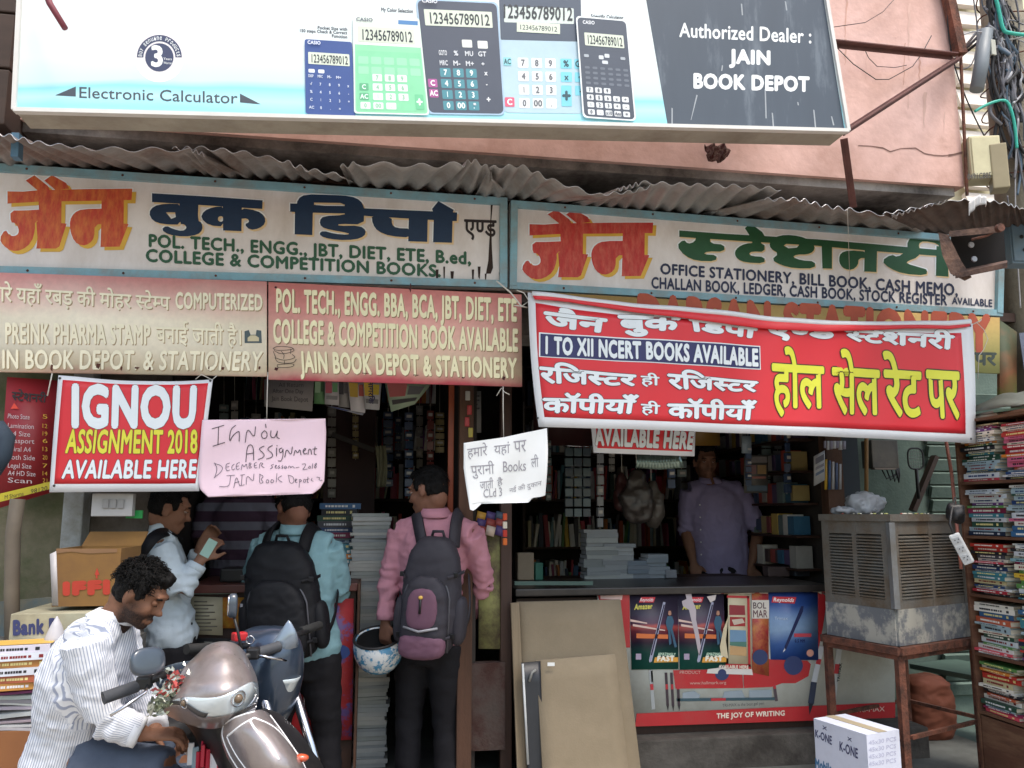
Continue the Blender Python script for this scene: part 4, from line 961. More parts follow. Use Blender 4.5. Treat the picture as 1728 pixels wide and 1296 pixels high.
def ell_tube(mb, secs, n=16):
    """secs: (centre, right vector, rx, ry)"""
    base = len(mb.v); k = len(secs)
    for i, (c, r, rx, ry) in enumerate(secs):
        c = V(c); d = (V(secs[min(i+1, k-1)][0])-V(secs[max(i-1, 0)][0])).normalized()
        x = (V(r)-d*V(r).dot(d)).normalized(); y = d.cross(x)
        for j in range(n):
            a = 2*math.pi*j/n; mb.v.append(tuple(c+x*math.cos(a)*rx+y*math.sin(a)*ry))
    for i in range(k-1):
        for j in range(n):
            j2 = (j+1) % n; mb.face((base+i*n+j, base+i*n+j2, base+(i+1)*n+j2, base+(i+1)*n+j), 0, True)
    mb.face([base+j for j in range(n)][::-1]); mb.face([base+(k-1)*n+j for j in range(n)])
    return mb
def remesh(mb, name, vox, smooth=3, mats=None, parent=None, disp=None, attr=None, label=None):
    me = mb.mesh('tmp', [mats[0]] if mats else [], True)
    o = bpy.data.objects.new('tmp', me); COL.objects.link(o)
    md = o.modifiers.new('r', 'REMESH'); md.mode = 'VOXEL'; md.voxel_size = vox
    if smooth: s = o.modifiers.new('s', 'SMOOTH'); s.factor = .5; s.iterations = smooth
    bpy.context.view_layer.update()
    m2 = bpy.data.meshes.new_from_object(o.evaluated_get(bpy.context.evaluated_depsgraph_get()))
    bpy.data.objects.remove(o); bpy.data.meshes.remove(me); m2.name = name
    m2.materials.clear()
    for q in mats or []: m2.materials.append(q)
    m2.polygons.foreach_set('use_smooth', [True]*len(m2.polygons))
    if disp:
        nn = [v.normal.copy() for v in m2.vertices]
        for v, n_ in zip(m2.vertices, nn): v.co += n_*disp(v.co)
    if attr:
        for an, fn in attr.items():
            a = m2.attributes.new(an, 'FLOAT', 'POINT'); a.data.foreach_set('value', [fn(v.co, v.normal) for v in m2.vertices])
    m2.update()
    o = link(name, m2, parent); tag(o, label); return o
M_skin = {}
def skin(col):
    k = 'skin_'+col
    if k in MATS: return MATS[k]
    m = mat(k, col, .62, .12, 30, bump=.2, bscale=220, spec=.28)
    n = m.node_tree.nodes; l = m.node_tree.links; b = n['Principled BSDF']
    b.inputs['Subsurface Weight'].default_value = .08; b.inputs['Subsurface Radius'].default_value = (.02,.008,.004)
    at = n.new('ShaderNodeAttribute'); at.attribute_name = 'beard'
    nz = n.new('ShaderNodeTexNoise'); nz.inputs['Scale'].default_value = 260; nz.inputs['Detail'].default_value = 2
    g = n.new('ShaderNodeNewGeometry'); l.new(g.outputs['Position'], nz.inputs['Vector'])
    mr = n.new('ShaderNodeMapRange'); mr.inputs['From Min'].default_value = .35; mr.inputs['From Max'].default_value = .6; mr.inputs['To Min'].default_value = .78; l.new(nz.outputs['Fac'], mr.inputs['Value'])
    mu = n.new('ShaderNodeMath'); mu.operation = 'MULTIPLY'; l.new(at.outputs['Fac'], mu.inputs[0]); l.new(mr.outputs[0], mu.inputs[1])
    mx = n.new('ShaderNodeMix'); mx.data_type = 'RGBA'; mx.inputs['B'].default_value = (*lin('171110'), 1)
    src = b.inputs['Base Color'].links[0].from_socket
    l.new(src, mx.inputs['A']); l.new(mu.outputs[0], mx.inputs['Factor']); l.new(mx.outputs['Result'], b.inputs['Base Color'])
    return m
M_hair = mat('black_hair', '0b0908', .6, .3, 60, bump=.8, bscale=220, stretch=(1,1,.3), spec=.2)
def head_blobs(mb, c, f, u, s=1.0):
    f = V(f).normalized(); u = (V(u)-f*V(u).dot(f)).normalized(); r = f.cross(u)
    def B(F, S, U, rf, rs, ru, n=14):
        superell(mb, V(c)+(f*F+r*S+u*U)*s, (r*rs*s, f*rf*s, u*ru*s), 1, 1, n, 10)
    B(-.012,0,.022,.096,.076,.098,18); B(.02,0,-.03,.072,.062,.082,16)
    B(.062,0,-.098,.026,.030,.020); B(.03,0,-.088,.052,.046,.026)
    B(.084,0,.030,.016,.050,.014); B(.052,.040,-.028,.034,.022,.030); B(.052,-.040,-.028,.034,.022,.030)
    B(.100,0,-.030,.022,.015,.014); B(.094,0,-.010,.014,.010,.032); B(.085,0,-.066,.015,.024,.008); B(.082,0,-.078,.014,.020,.008)
    B(-.01,.077,-.018,.019,.008,.030); B(-.01,-.077,-.018,.019,.008,.030); B(-.006,.080,-.004,.016,.008,.016); B(-.006,-.080,-.004,.016,.008,.016)
    B(-.05,0,-.05,.055,.055,.06)
    return f, r, u
def hand_blobs(mb, wr, d, pn, curl=.8, s=1.0, thumb=1, spread=.1):
    """wr wrist, d direction of the palm, pn palm normal (fingers curl towards it)"""
    wr = V(wr); d = V(d).normalized(); pn = (V(pn)-d*V(pn).dot(d)).normalized(); x = d.cross(pn)
    ell_tube(mb, [(wr-d*.01, x, .026*s, .018*s), (wr+d*.03*s, x, .036*s, .016*s), (wr+d*.07*s, x, .041*s, .014*s), (wr+d*.09*s, x, .038*s, .012*s)], 12)
    for i, (o, L) in enumerate(((-.030,.066),(-.010,.078),(.010,.072),(.029,.058))):
        p = wr+d*.082*s+x*o*s; dd = (d+x*spread*(i-1.5)*.5).normalized(); pts = [p-d*.02*s, p]; a = 0
        for k, q in enumerate((.46,.30,.24)):
            a += curl*(.55 if k == 0 else .75); dr = dd*math.cos(a)+pn*math.sin(a); p = p+dr*L*q*s; pts.append(p)
        mb.tube(pts, [.0098*s,.0098*s,.0090*s,.0084*s,.0070*s], 8)
    p = wr+d*.025*s-x*.024*s*thumb; dr = (d*.65-x*.75*thumb+pn*.35).normalized(); p2 = p+dr*.040*s
    dr2 = (d*.9-x*.2*thumb+pn*(.4+curl*.3)).normalized(); p3 = p2+dr2*.03*s; p4 = p3+(dr2+pn*curl*.4).normalized()*.024*s
    mb.tube([p, p2, p3, p4], [.014*s,.012*s,.0105*s,.008*s], 8)
def folds(c, amp=.007, sc=9, sd=0, st=(1,1,2.2)):
    q = V((c.x*st[0], c.y*st[1], c.z*st[2]))
    a = MN.noise(q*sc+V((sd,0,0))); b = MN.noise(q*sc*2.4+V((0,sd,0))); r = 1-abs(MN.noise(q*sc*1.3+V((0,0,sd+3))))*2
    return amp*(a*.9+b*.35+.5*max(0, r)**3-.2)
def seg_dist(p, a, b):
    ab = b-a; t = max(0, min(1, (p-a).dot(ab)/ab.length_squared)); return (p-(a+ab*t)).length, t
def person(name_label, J, mats, group=None, vox=.008, cat='person', sd=1.0, sleeve=1.0, hair='short', shirt_amp=.007, beard=0, tuck=False, belly=0, collar=True,
           hands=None, stripe=None, down=False, hs=1.0, build_w=1.0, cuff=True, head=True):
    """J: pelvis, chest, neck, head, face (dir), up, shL, shR, elL, elR, wrL, wrR, hipL, hipR, knL, knR, anL, anR  (world points)"""
    for k in J: J[k] = V(J[k])
    root = empty('person', (J['pelvis'].x, J['pelvis'].y, min(J['anL'].z, J['anR'].z)-.08), name_label, cat, group)
    rt = (J['shR']-J['shL']).normalized(); bw = build_w
    up = (J['neck']-J['pelvis']).normalized(); fwd = up.cross(rt)
    mb = MB()
    pel, che, nk = J['pelvis'], J['chest'], J['neck']; wst = pel.lerp(che, .45)
    def torso(mb, g, low=-.10, top=True):
        S = [(pel+up*low, rt, .150*bw+g, .105*bw+g), (pel, rt, .160*bw+g, .115*bw+g), (wst, rt, (.138+belly)*bw+g, (.102+belly)*bw+g), (che, rt, .165*bw+g, .112*bw+g), (che.lerp(nk, .45), rt, .160*bw+g, .098*bw+g),
             (che.lerp(nk, .75), rt, .115*bw+g, .078*bw+g), (nk+up*.0, rt, .062+g*.8, .058+g*.8)]
        ell_tube(mb, S, 20)
        for s in ('shL', 'shR'): mb.tube([nk.lerp(J[s], .25)-up*.02, nk.lerp(J[s], .65)-up*.012, J[s]], [.052+g,.056+g,.058*bw+g], 12)
    torso(mb, -.012)
    for s in 'LR':
        mb.tube([J['sh'+s], J['sh'+s].lerp(J['el'+s], .5), J['el'+s]], [.044*bw,.040*bw,.034*bw], 12)
        mb.tube([J['el'+s], J['el'+s].lerp(J['wr'+s], .4), J['wr'+s]], [.039*bw,.036*bw,.025], 12)
        mb.tube([J['hip'+s], J['hip'+s].lerp(J['kn'+s], .5), J['kn'+s]], [.088*bw,.070*bw,.054], 12)
        mb.tube([J['kn'+s], J['kn'+s].lerp(J['an'+s], .35), J['an'+s]], [.054,.052,.036], 12)
    if head:
        f, r, u = head_blobs(mb, J['head'], J['face'], J['up'], hs)
        mb.tube([nk-up*.06, nk.lerp(J['head']-u*.06-f*.02, .5), J['head']-u*.05-f*.022], [.060,.055,.054], 14)
    for s in 'LR':
        if hands and hands.get(s):
            d, pn, cu, th = hands[s]; hand_blobs(mb, J['wr'+s], d, pn, cu, 1.0, th)
        else:
            d = (J['wr'+s]-J['el'+s]).normalized(); hand_blobs(mb, J['wr'+s], d, fwd, .45, 1.0, 1)
    at = None
    if head:
        hc = J['head']
        def bf(co, n_):
            q = co-hc; F, S_, U = q.dot(f)/hs, q.dot(r)/hs, q.dot(u)/hs
            if q.length > .16 or not beard: return 0.0
            jaw = max(0, min(1, (-.038-U)/.02))*max(0, min(1, (F+.035)/.03))
            side = max(0, min(1, (abs(S_)-.045)/.015))*max(0, min(1, (.0-U)/.03))*max(0, min(1, 1-abs(F-.02)/.05))
            mou = 1.0 if (abs(U+.053) < .012 and F > .06 and abs(S_) < .034) else 0
            lips = 1.0 if (abs(U+.072) < .011 and abs(S_) < .026 and F > .07) else 0
            return beard*max(jaw*(1-lips), side*.9, mou)
        at = {'beard': bf}
    body = remesh(mb, 'body', vox, 2, [skin(mats['skin'])], root, attr=at)
    if head:
        for sg in (-1, 1):
            ec = hc+(f*.0785+r*.031*sg+u*.003)*hs
            if down:
                MB().ball(ec+u*.001-f*.001, (.0120,.0120,.0100), 12, 8).build('eyelid', skin(mats['skin']), body)
                MB().tube([ec+f*.0075-u*.0055-r*sg*.011, ec+f*.0115-u*.0065, ec+f*.0075-u*.0055+r*sg*.011], [.0008,.0014,.0008], 5).build('lashes', M_hair, body)
                MB().tube([ec+f*.012+u*.017-r*sg*.014, ec+f*.014+u*.021, ec+f*.006+u*.018+r*sg*.016], [.0035,.0042,.0028], 6).build('eyebrow', M_hair, body)
                continue
            eo = MB().ball(ec, (.0105,.0105,.0085), 12, 8); e_ = eo.build('eye', pm('9a8c84', .3, .05), body)
            MB().ball(ec+f*.0075*hs+r*.001*sg, (.0052,)*3, 10, 6).build('iris', pm('1d1210', .2, .0), e_)
            MB().ball(ec+u*.0042+f*.0012, (.0118,.0118,.0092), 12, 8).build('eyelid', skin(mats['skin']), body)
            MB().tube([ec+f*.012+u*.017-r*sg*.014, ec+f*.014+u*.022, ec+f*.006+u*.019+r*sg*.016], [.0035,.0042,.0028], 6).build('eyebrow', M_hair, body)
            MB().tube([ec+f*.007+u*.004-r*sg*.012, ec+f*.0105+u*.0045, ec+f*.006+u*.003+r*sg*.012], [.004,.0058,.004], 8).build('eyelid', skin(mats['skin']), body)
        hb = MB()
        def HBk(F, S, U, rf, rs, ru): superell(hb, hc+(f*F+r*S+u*U)*hs, (r*rs*hs, f*rf*hs, u*ru*hs), 1, 1, 16, 10)
        k = 1.0 if hair == 'short' else 1.03
        HBk(-.022,0,.040,.094*k,.081*k,.090*k); HBk(-.045,0,.000,.066*k,.079*k,.072*k); HBk(.045,0,.090,.040*k,.055*k,.030*k)
        for sg in (-1,1): HBk(.022,.071*sg,.02,.018,.011,.030)
        am = .006 if hair == 'short' else .011; hsx = 38 if hair == 'short' else 30
        ho = remesh(hb, 'hair', .0065, 1, [M_hair], root, disp=lambda co: am*(MN.noise(co*hsx)+.6*MN.noise(co*hsx*2.3)) - (.014 if (co-hc).dot(u) < -.045 else 0))
        # strands / curls
        sm = MB(); rnd = random.Random(int(sd*97)); nstr = 420 if hair == 'short' else 900
        for _ in range(nstr):
            a, b_ = rnd.uniform(0, 2*math.pi), rnd.uniform(-.15, 1)
            q = V((math.cos(a)*math.sqrt(max(0,1-b_*b_)), math.sin(a)*math.sqrt(max(0,1-b_*b_)), b_))
            p = hc+(f*(-.022+q.y*.094*k)+r*q.x*.081*k+u*(.035+q.z*.094*k))*hs
            if (p-hc).dot(f) > .045 and (p-hc).dot(u) < .075: continue
            nrm = (p-hc).normalized(); tg = (f*rnd.uniform(-.2,1)+r*rnd.uniform(-.6,.6)-u*rnd.uniform(0,.8)); tg = (tg-nrm*tg.dot(nrm)).normalized()
            L = rnd.uniform(.012,.024) if hair == 'short' else rnd.uniform(.014,.030); w_ = rnd.uniform(.0009,.0018)
            lift = .2 if hair == 'short' else .75
            pts = [p-nrm*.003, p+tg*L*.4+nrm*L*lift*.5, p+tg*L*.8+nrm*L*lift*.6, p+tg*L*(1.0 if hair == 'short' else .8)-nrm*.002+nrm*L*lift*.2]
            sm.tube(pts, [w_,w_*1.1,w_*.8,w_*.2], 4)
        sm.build('strand_tufts', M_hair, ho, fix=False, kind='stuff')
    # shirt
    sb = MB(); torso(sb, .019, -.16 if not tuck else -.04)
    for s in 'LR':
        e = J['el'+s]; w_ = J['wr'+s]; sh = J['sh'+s]
        sb.tube([sh-(e-sh)*.05, sh.lerp(e, .5), e], [.070*bw,.062*bw,.054*bw], 14)
        if sleeve > 1:
            t = sleeve-1; sb.tube([e, e.lerp(w_, .5*t), e.lerp(w_, t)], [.055*bw,.050*bw,.044*bw], 14)
        elif sleeve < 1:
            pass
    bulge = .0
    segs = [('t', pel, nk)]+[('a', J['sh'+s], J['el'+s]) for s in 'LR']+[('f', J['el'+s], J['wr'+s]) for s in 'LR']
    def stripe_fn(co, n_):
        best = None
        for k, a, b_ in segs:
            d_, t_ = seg_dist(co, a, b_); d_ -= (.13 if k == 't' else .055)
            if best is None or d_ < best[0]: best = (d_, k, a, b_)
        k, a, b_ = best[1:]; ax = (b_-a).normalized(); ref = (V((.9,-.45,.1)) if k == 't' else V((1,.6,-.2))); x = (ref-ax*ref.dot(ax)).normalized(); y = ax.cross(x)
        q = co-a
        if k == 't': return q.dot(ax.cross((nk-CO)).normalized())+.004*MN.noise(co*5)
        ang = math.atan2(q.dot(y), -q.dot(x)); return ang*(.145 if k == 't' else .056)
    def crinkle(co):
        o = 0
        for s in 'LR':
            e, sh_, w_ = J['el'+s], J['sh'+s], J['wr'+s]; q = co-e
            if q.length < .17:
                ax = (sh_-e).normalized() if q.dot((sh_-e)) > 0 else (w_-e).normalized(); t_ = q.dot(ax)
                o += .0048*math.sin(t_*95+6*MN.noise(co*9+V((sd,0,0)))+q.x*40)*math.exp(-(t_/.09)**2)
        q = co-wst
        if q.length < .3 and tuck: o += .005*math.sin(q.dot(up)*70+5*MN.noise(co*7))*math.exp(-((q.dot(up)+.03)/.09)**2)
        return o
    shirt = remesh(sb, 'shirt', vox*1.15, 3, [mats['shirt']], root, disp=lambda co: folds(co, shirt_amp*.75, 8, sd)+folds(co, shirt_amp*.7, 7, sd+11, (2.2,2.2,.75))+folds(co, shirt_amp*.4, 20, sd+4, (1,1,1))+crinkle(co), attr={'stripe': stripe_fn} if stripe else None)
    if collar:
        cb = MB(); n_ = 30
        nf = fwd; base = nk+up*.004
        hd = (J['head']-nk).normalized() if head else up
        for i in range(n_+1):
            a = R(-168+336*i/n_); d_ = (-nf*math.cos(a)+rt*math.sin(a)); hh = .042
            open_ = 1-.15*(abs(i/n_-.5)*2)**4
            for j, (rr, h) in enumerate(((.066,-.012),(.064,hh),(.070,hh+.004),(.086,.002),(.084,-.004))):
                cb.v.append(tuple(base+d_*rr*open_*1.0+hd*h-nf*.0+nf*(.02 if abs(a) > 2.2 and j == 3 else 0)))
        for i in range(n_):
            for j in range(4): a0 = i*5+j; cb.face((a0, a0+1, a0+6, a0+5), 0, True)
        co_ = cb.build('collar', mats['shirt'], shirt)
        sl = co_.modifiers.new('t', 'SOLIDIFY'); sl.thickness = .003
    if cuff and sleeve > 1.3:
        for s in 'LR':
            e, w_ = J['el'+s], J['wr'+s]; t = sleeve-1; a = e.lerp(w_, t-.16); b_ = e.lerp(w_, t+.04)
            MB().tube([a, a.lerp(b_, .1), b_.lerp(a, .1), b_], [.040,.0455*bw,.0445*bw,.036], 16).build('cuff', mats['shirt'], shirt)
    # trousers
    tb = MB(); ell_tube(tb, [(pel-up*.13, rt, .150*bw, .115*bw), (pel-up*.02, rt, .168*bw, .126*bw), (wst.lerp(pel, .45), rt, (.152+belly*.6)*bw, (.115+belly*.6)*bw)], 18)
    for s in 'LR':
        h, k_, a = J['hip'+s], J['kn'+s], J['an'+s]
        tb.tube([h+up*.02, h.lerp(k_, .5), k_], [.100*bw,.086*bw,.070], 14); tb.tube([k_, k_.lerp(a, .5), a+(k_-a).normalized()*.02], [.070,.066,.060], 14)
    remesh(tb, 'trousers', .013, 3, [mats['trousers']], root, disp=lambda co: folds(co, .008, 6, sd+9))
    for s in 'LR':
        a = J['an'+s]; fd = V((fwd.x, fwd.y, 0)).normalized(); fb = MB()
        superell(fb, a+fd*.07+V((0,0,-.045)), (fd.cross(V((0,0,1)))*.046, fd*.135, V((0,0,.04))), .8, .8, 16, 8)
        fb.build('shoe', pm('1c1a1b', .4), root)
    return root
def fab(name, col, **k): return mat(name, col, k.pop('rough', .85), k.pop('var', .10), k.pop('scale', 12), bump=.25, bscale=500, spec=.25, **k)
def stripe_mat(name, c1, c2, period=.0085):
    m = fab(name, c1); n = m.node_tree.nodes; l = m.node_tree.links; b = n['Principled BSDF']
    at = n.new('ShaderNodeAttribute'); at.attribute_name = 'stripe'
    d = n.new('ShaderNodeMath'); d.operation = 'DIVIDE'; l.new(at.outputs['Fac'], d.inputs[0]); d.inputs[1].default_value = period
    fr = n.new('ShaderNodeMath'); fr.operation = 'FRACT'; l.new(d.outputs[0], fr.inputs[0])
    mr = n.new('ShaderNodeMapRange'); mr.inputs['From Min'].default_value = .62; mr.inputs['From Max'].default_value = .74; l.new(fr.outputs[0], mr.inputs['Value'])
    mx = n.new('ShaderNodeMix'); mx.data_type = 'RGBA'; mx.inputs['B'].default_value = (*lin(c2), 1)
    src = b.inputs['Base Color'].links[0].from_socket; l.new(src, mx.inputs['A']); l.new(mr.outputs[0], mx.inputs['Factor']); l.new(mx.outputs['Result'], b.inputs['Base Color'])
    return m
def stand(hipx, d, px, top, hipz=.90, spread=.09, rt=None):
    """legs straight down from a pelvis point"""
    rt = V(rt).normalized(); p = V(hipx)
    L, Rr = p-rt*spread, p+rt*spread
    return dict(hipL=L-V((0,0,.05)), hipR=Rr-V((0,0,.05)))
def legs(J, rt, fwd, z0, kneef=.04, lean=(0,0)):
    p = J['pelvis']; rt = V(rt).normalized(); fwd = V(fwd).normalized()
    for s, g in (('L', -1), ('R', 1)):
        J['hip'+s] = p+rt*.085*g-V((0,0,.06)); J['kn'+s] = V((p.x, p.y, 0))+rt*.10*g+fwd*kneef+V((lean[0]*g, lean[1]*g, z0+.47*(p.z-z0)/.93+.02))
        J['an'+s] = V((p.x, p.y, z0+.085))+rt*.11*g+V((lean[0]*g*1.5, lean[1]*g*1.5, 0))
    return J
def mid(a, b, t=.5): return V(a).lerp(V(b), t)
BLK = fab('black_trouser_cloth', '1b1a1e', rough=.8)
# ---- A: man in pink shirt, back to us
d = 4.25
J = dict(neck=PD(737,872,d), pelvis=PD(724,1072,d-.02), chest=PD(731,935,d-.01), head=PD(722,828,d+.02), face=(-.80,.58,-.22), up=(.05,.1,1),
         shL=PD(677,903,d+.05), shR=PD(797,905,d-.06), elL=PD(655,980,d+.0), elR=PD(817,982,d+.02), wrL=PD(650,1050,d-.06), wrR=PD(792,1040,d+.14))
legs(J, J['shR']-J['shL'], (0,1,0), .02)
HA = [PD(640,1062,d-.08)]
pA = person('man in a pink shirt seen from behind holding a helmet', J, dict(skin='805a48', shirt=fab('pink_shirt', 'ba8492', var=.08), trousers=BLK), sd=1, sleeve=1.92, tuck=True, shirt_amp=.010,
            hands={'L': ((0.0,.05,-1), (.6,.7,0), 1.0, -1), 'R': None})
JA = J
# ---- B: man in teal shirt with black backpack
d = 4.15
J = dict(neck=PD(500,900,d), pelvis=PD(512,1095,d-.05), chest=PD(503,965,d), head=PD(495,858,d+.05), face=(-.45,.80,-.42), up=(0,.3,1),
         shL=PD(447,924,d+.03), shR=PD(556,926,d), elL=PD(424,990,d+.16), elR=PD(574,998,d+.06), wrL=PD(445,990,d+.38), wrR=PD(545,985,d+.34))
legs(J, J['shR']-J['shL'], (0,1,0), .0, lean=(.03,.0))
pB = person('man in a light teal shirt at the left counter with a black backpack', J, dict(skin='7a5545', shirt=fab('teal_shirt', '84aab3', var=.08), trousers=BLK), sd=2, sleeve=1.5, tuck=True, shirt_amp=.008, build_w=1.08, cuff=False)
JB = J
# ---- C: man in white shirt, facing right, strap across
d = 4.0
J = dict(neck=PD(262,895,d), pelvis=PD(285,1072,d), chest=PD(266,960,d), head=PD(284,857,d), face=(.92,.30,-.25), up=(.1,0,1),
         shL=PD(243,918,d+.14), shR=PD(272,925,d-.13), elL=PD(315,985,d+.24), elR=PD(304,1000,d-.16), wrL=PD(338,925,d+.22), wrR=PD(338,945,d-.10))
legs(J, J['shR']-J['shL'], (1,.2,0), .0)
pC = person('man in a white shirt turned right, a dark bag strap over his back', J, dict(skin='8a6450', shirt=fab('white_shirt', 'c2ced6', var=.06), trousers=BLK), sd=3, sleeve=1.85, tuck=True, shirt_amp=.009,
            hands={'R': ((.5,.2,.8), (.3,.9,-.1), .8, 1), 'L': ((.5,.2,.8), (.3,-.9,-.1), .9, -1)})
JC = J
# ---- D: seated man in striped shirt, foreground
d = 2.85
J = dict(neck=PD(186,1048,d), pelvis=PD(116,1290,d+.02), chest=PD(146,1132,d), head=PD(238,1002,d-.02), face=(.86,-.18,-.48), up=(.45,-.05,.9),
         shL=PD(196,1072,d+.20), shR=PD(146,1086,d-.16), elL=PD(246,1190,d+.18), elR=PD(172,1212,d-.16), wrL=PD(262,1236,d+.04), wrR=PD(246,1240,d-.14))
rt = (J['shR']-J['shL']).normalized()
J['hipL'] = PD(140,1292,d+.12); J['hipR'] = PD(135,1300,d-.08); J['knL'] = PD(300,1280,d+.14); J['knR'] = PD(286,1300,d-.10)
J['anL'] = J['knL']+V((-.05,.02,-.50)); J['anR'] = J['knR']+V((-.06,-.02,-.50))
pD = person('curly-haired bearded man in a striped shirt sitting with bowed head in the foreground', J, dict(skin='7c5743', shirt=stripe_mat('striped_shirt', 'dfe1e6', '9aa1b4', .0075), trousers=fab('grey_jeans', '4d5666', var=.2)), sd=4, sleeve=1.86, vox=.0065,
            hair='curly', beard=.95, shirt_amp=.0075, stripe=True, hs=.87, build_w=1.12, down=True,
            hands={'R': ((1,.12,-.02), (0,.25,-1), .75, -1), 'L': ((.9,-.35,-.1), (0,-.2,-1), .75, 1)})
JD = J
# ---- E: shopkeeper in lavender shirt inside
d = 5.75
J = dict(neck=PD(1200,815,d), pelvis=PD(1216,955,d), chest=PD(1207,862,d), head=PD(1190,778,d-.04), face=(-.10,-1,-.12), up=(0,-.05,1),
         shL=PD(1246,830,d), shR=PD(1166,832,d), elL=PD(1281,892,d-.02), elR=PD(1158,895,d), wrL=PD(1268,955,d-.10), wrR=PD(1170,950,d-.15))
legs(J, J['shR']-J['shL'], (0,-1,0), .17)
pE = person('shopkeeper in a lavender shirt standing behind the right counter with one hand on it', J, dict(skin='805c4a', shirt=fab('lavender_shirt', '948cb0', var=.08), trousers=BLK), sd=5, sleeve=1.12, vox=.01, shirt_amp=.008, build_w=1.16, belly=.02, beard=.25,
            hands={'L': ((-.05,-.2,-1), (0,-1,0), .3, 1), 'R': None}, cuff=False)
for k in range(5): MB().ball(PD(1181+k*.6, 852+k*21, 5.75-.155), (.006,.004,.006), 8, 5).build('shirt_button', pm('d8d8dc', .4), pE)
# ---- F: man in striped polo behind the left counter, head hidden by the pink notice
d = 5.0
J = dict(neck=PD(405,838,d), pelvis=PD(400,1010,d), chest=PD(402,890,d), head=PD(400,795,d-.04), face=(.2,-1,-.3), up=(0,-.1,1),
         shL=PD(456,860,d), shR=PD(352,858,d), elL=PD(468,915,d-.1), elR=PD(338,915,d-.1), wrL=PD(440,940,d-.3), wrR=PD(350,930,d-.36))
legs(J, J['shR']-J['shL'], (0,-1,0), .17)
def polo():
    m = fab('banded_polo', '4a3b46'); n = m.node_tree.nodes; l = m.node_tree.links; b = n['Principled BSDF']
    g = n.new('ShaderNodeNewGeometry'); sp = n.new('ShaderNodeSeparateXYZ'); l.new(g.outputs['Position'], sp.inputs[0])
    d_ = n.new('ShaderNodeMath'); d_.operation = 'MULTIPLY'; l.new(sp.outputs['Z'], d_.inputs[0]); d_.inputs[1].default_value = 9
    fr = n.new('ShaderNodeMath'); fr.operation = 'FRACT'; l.new(d_.outputs[0], fr.inputs[0])
    gt = n.new('ShaderNodeMath'); gt.operation = 'GREATER_THAN'; gt.inputs[1].default_value = .55; l.new(fr.outputs[0], gt.inputs[0])
    mx = n.new('ShaderNodeMix'); mx.data_type = 'RGBA'; mx.inputs['A'].default_value = (*lin('5a4454'), 1); mx.inputs['B'].default_value = (*lin('8a8894'), 1)
    l.new(gt.outputs[0], mx.inputs['Factor']); l.new(mx.outputs['Result'], b.inputs['Base Color']); return m
person('man in a banded purple polo behind the left counter, head behind the pink notice', J, dict(skin='7a5545', shirt=polo(), trousers=BLK), sd=6, sleeve=1.0, vox=.01, build_w=1.12, cuff=False)
# ---- G: dim figure deeper in the right shop
# ================================================================ BAGS, HELMET
def strap(pts, w_, t, m, par, name='strap', up=None):
    """flat band through points; w_ wide"""
    pts = smooth_pts(pts, 2); k = len(pts); mb = MB()
    cen = up
    for i, p in enumerate(pts):
        d_ = (pts[min(i+1,k-1)]-pts[max(i-1,0)]).normalized(); n_ = (p-V(cen)).normalized(); x = d_.cross(n_).normalized(); n_ = x.cross(d_)
        for a, b_ in ((-1,0),(1,0),(1,1),(-1,1)): mb.v.append(tuple(p+x*a*w_/2+n_*b_*t))
    for i in range(k-1):
        for j in range(4):
            j2 = (j+1) % 4; mb.face((i*4+j, i*4+j2, i*4+4+j2, i*4+4+j), 0, True)
    mb.face((3,2,1,0)); mb.face([(k-1)*4+j for j in range(4)])
    return mb.build(name, m, par)
M_bblk = fab('black_bag_nylon', '17171b', rough=.6); M_bgry = fab('charcoal_bag_nylon', '3a383f', rough=.6); M_bpur = fab('mauve_bag_nylon', '6f4f60', rough=.65)
M_zip = pm('8a8a90', .35)
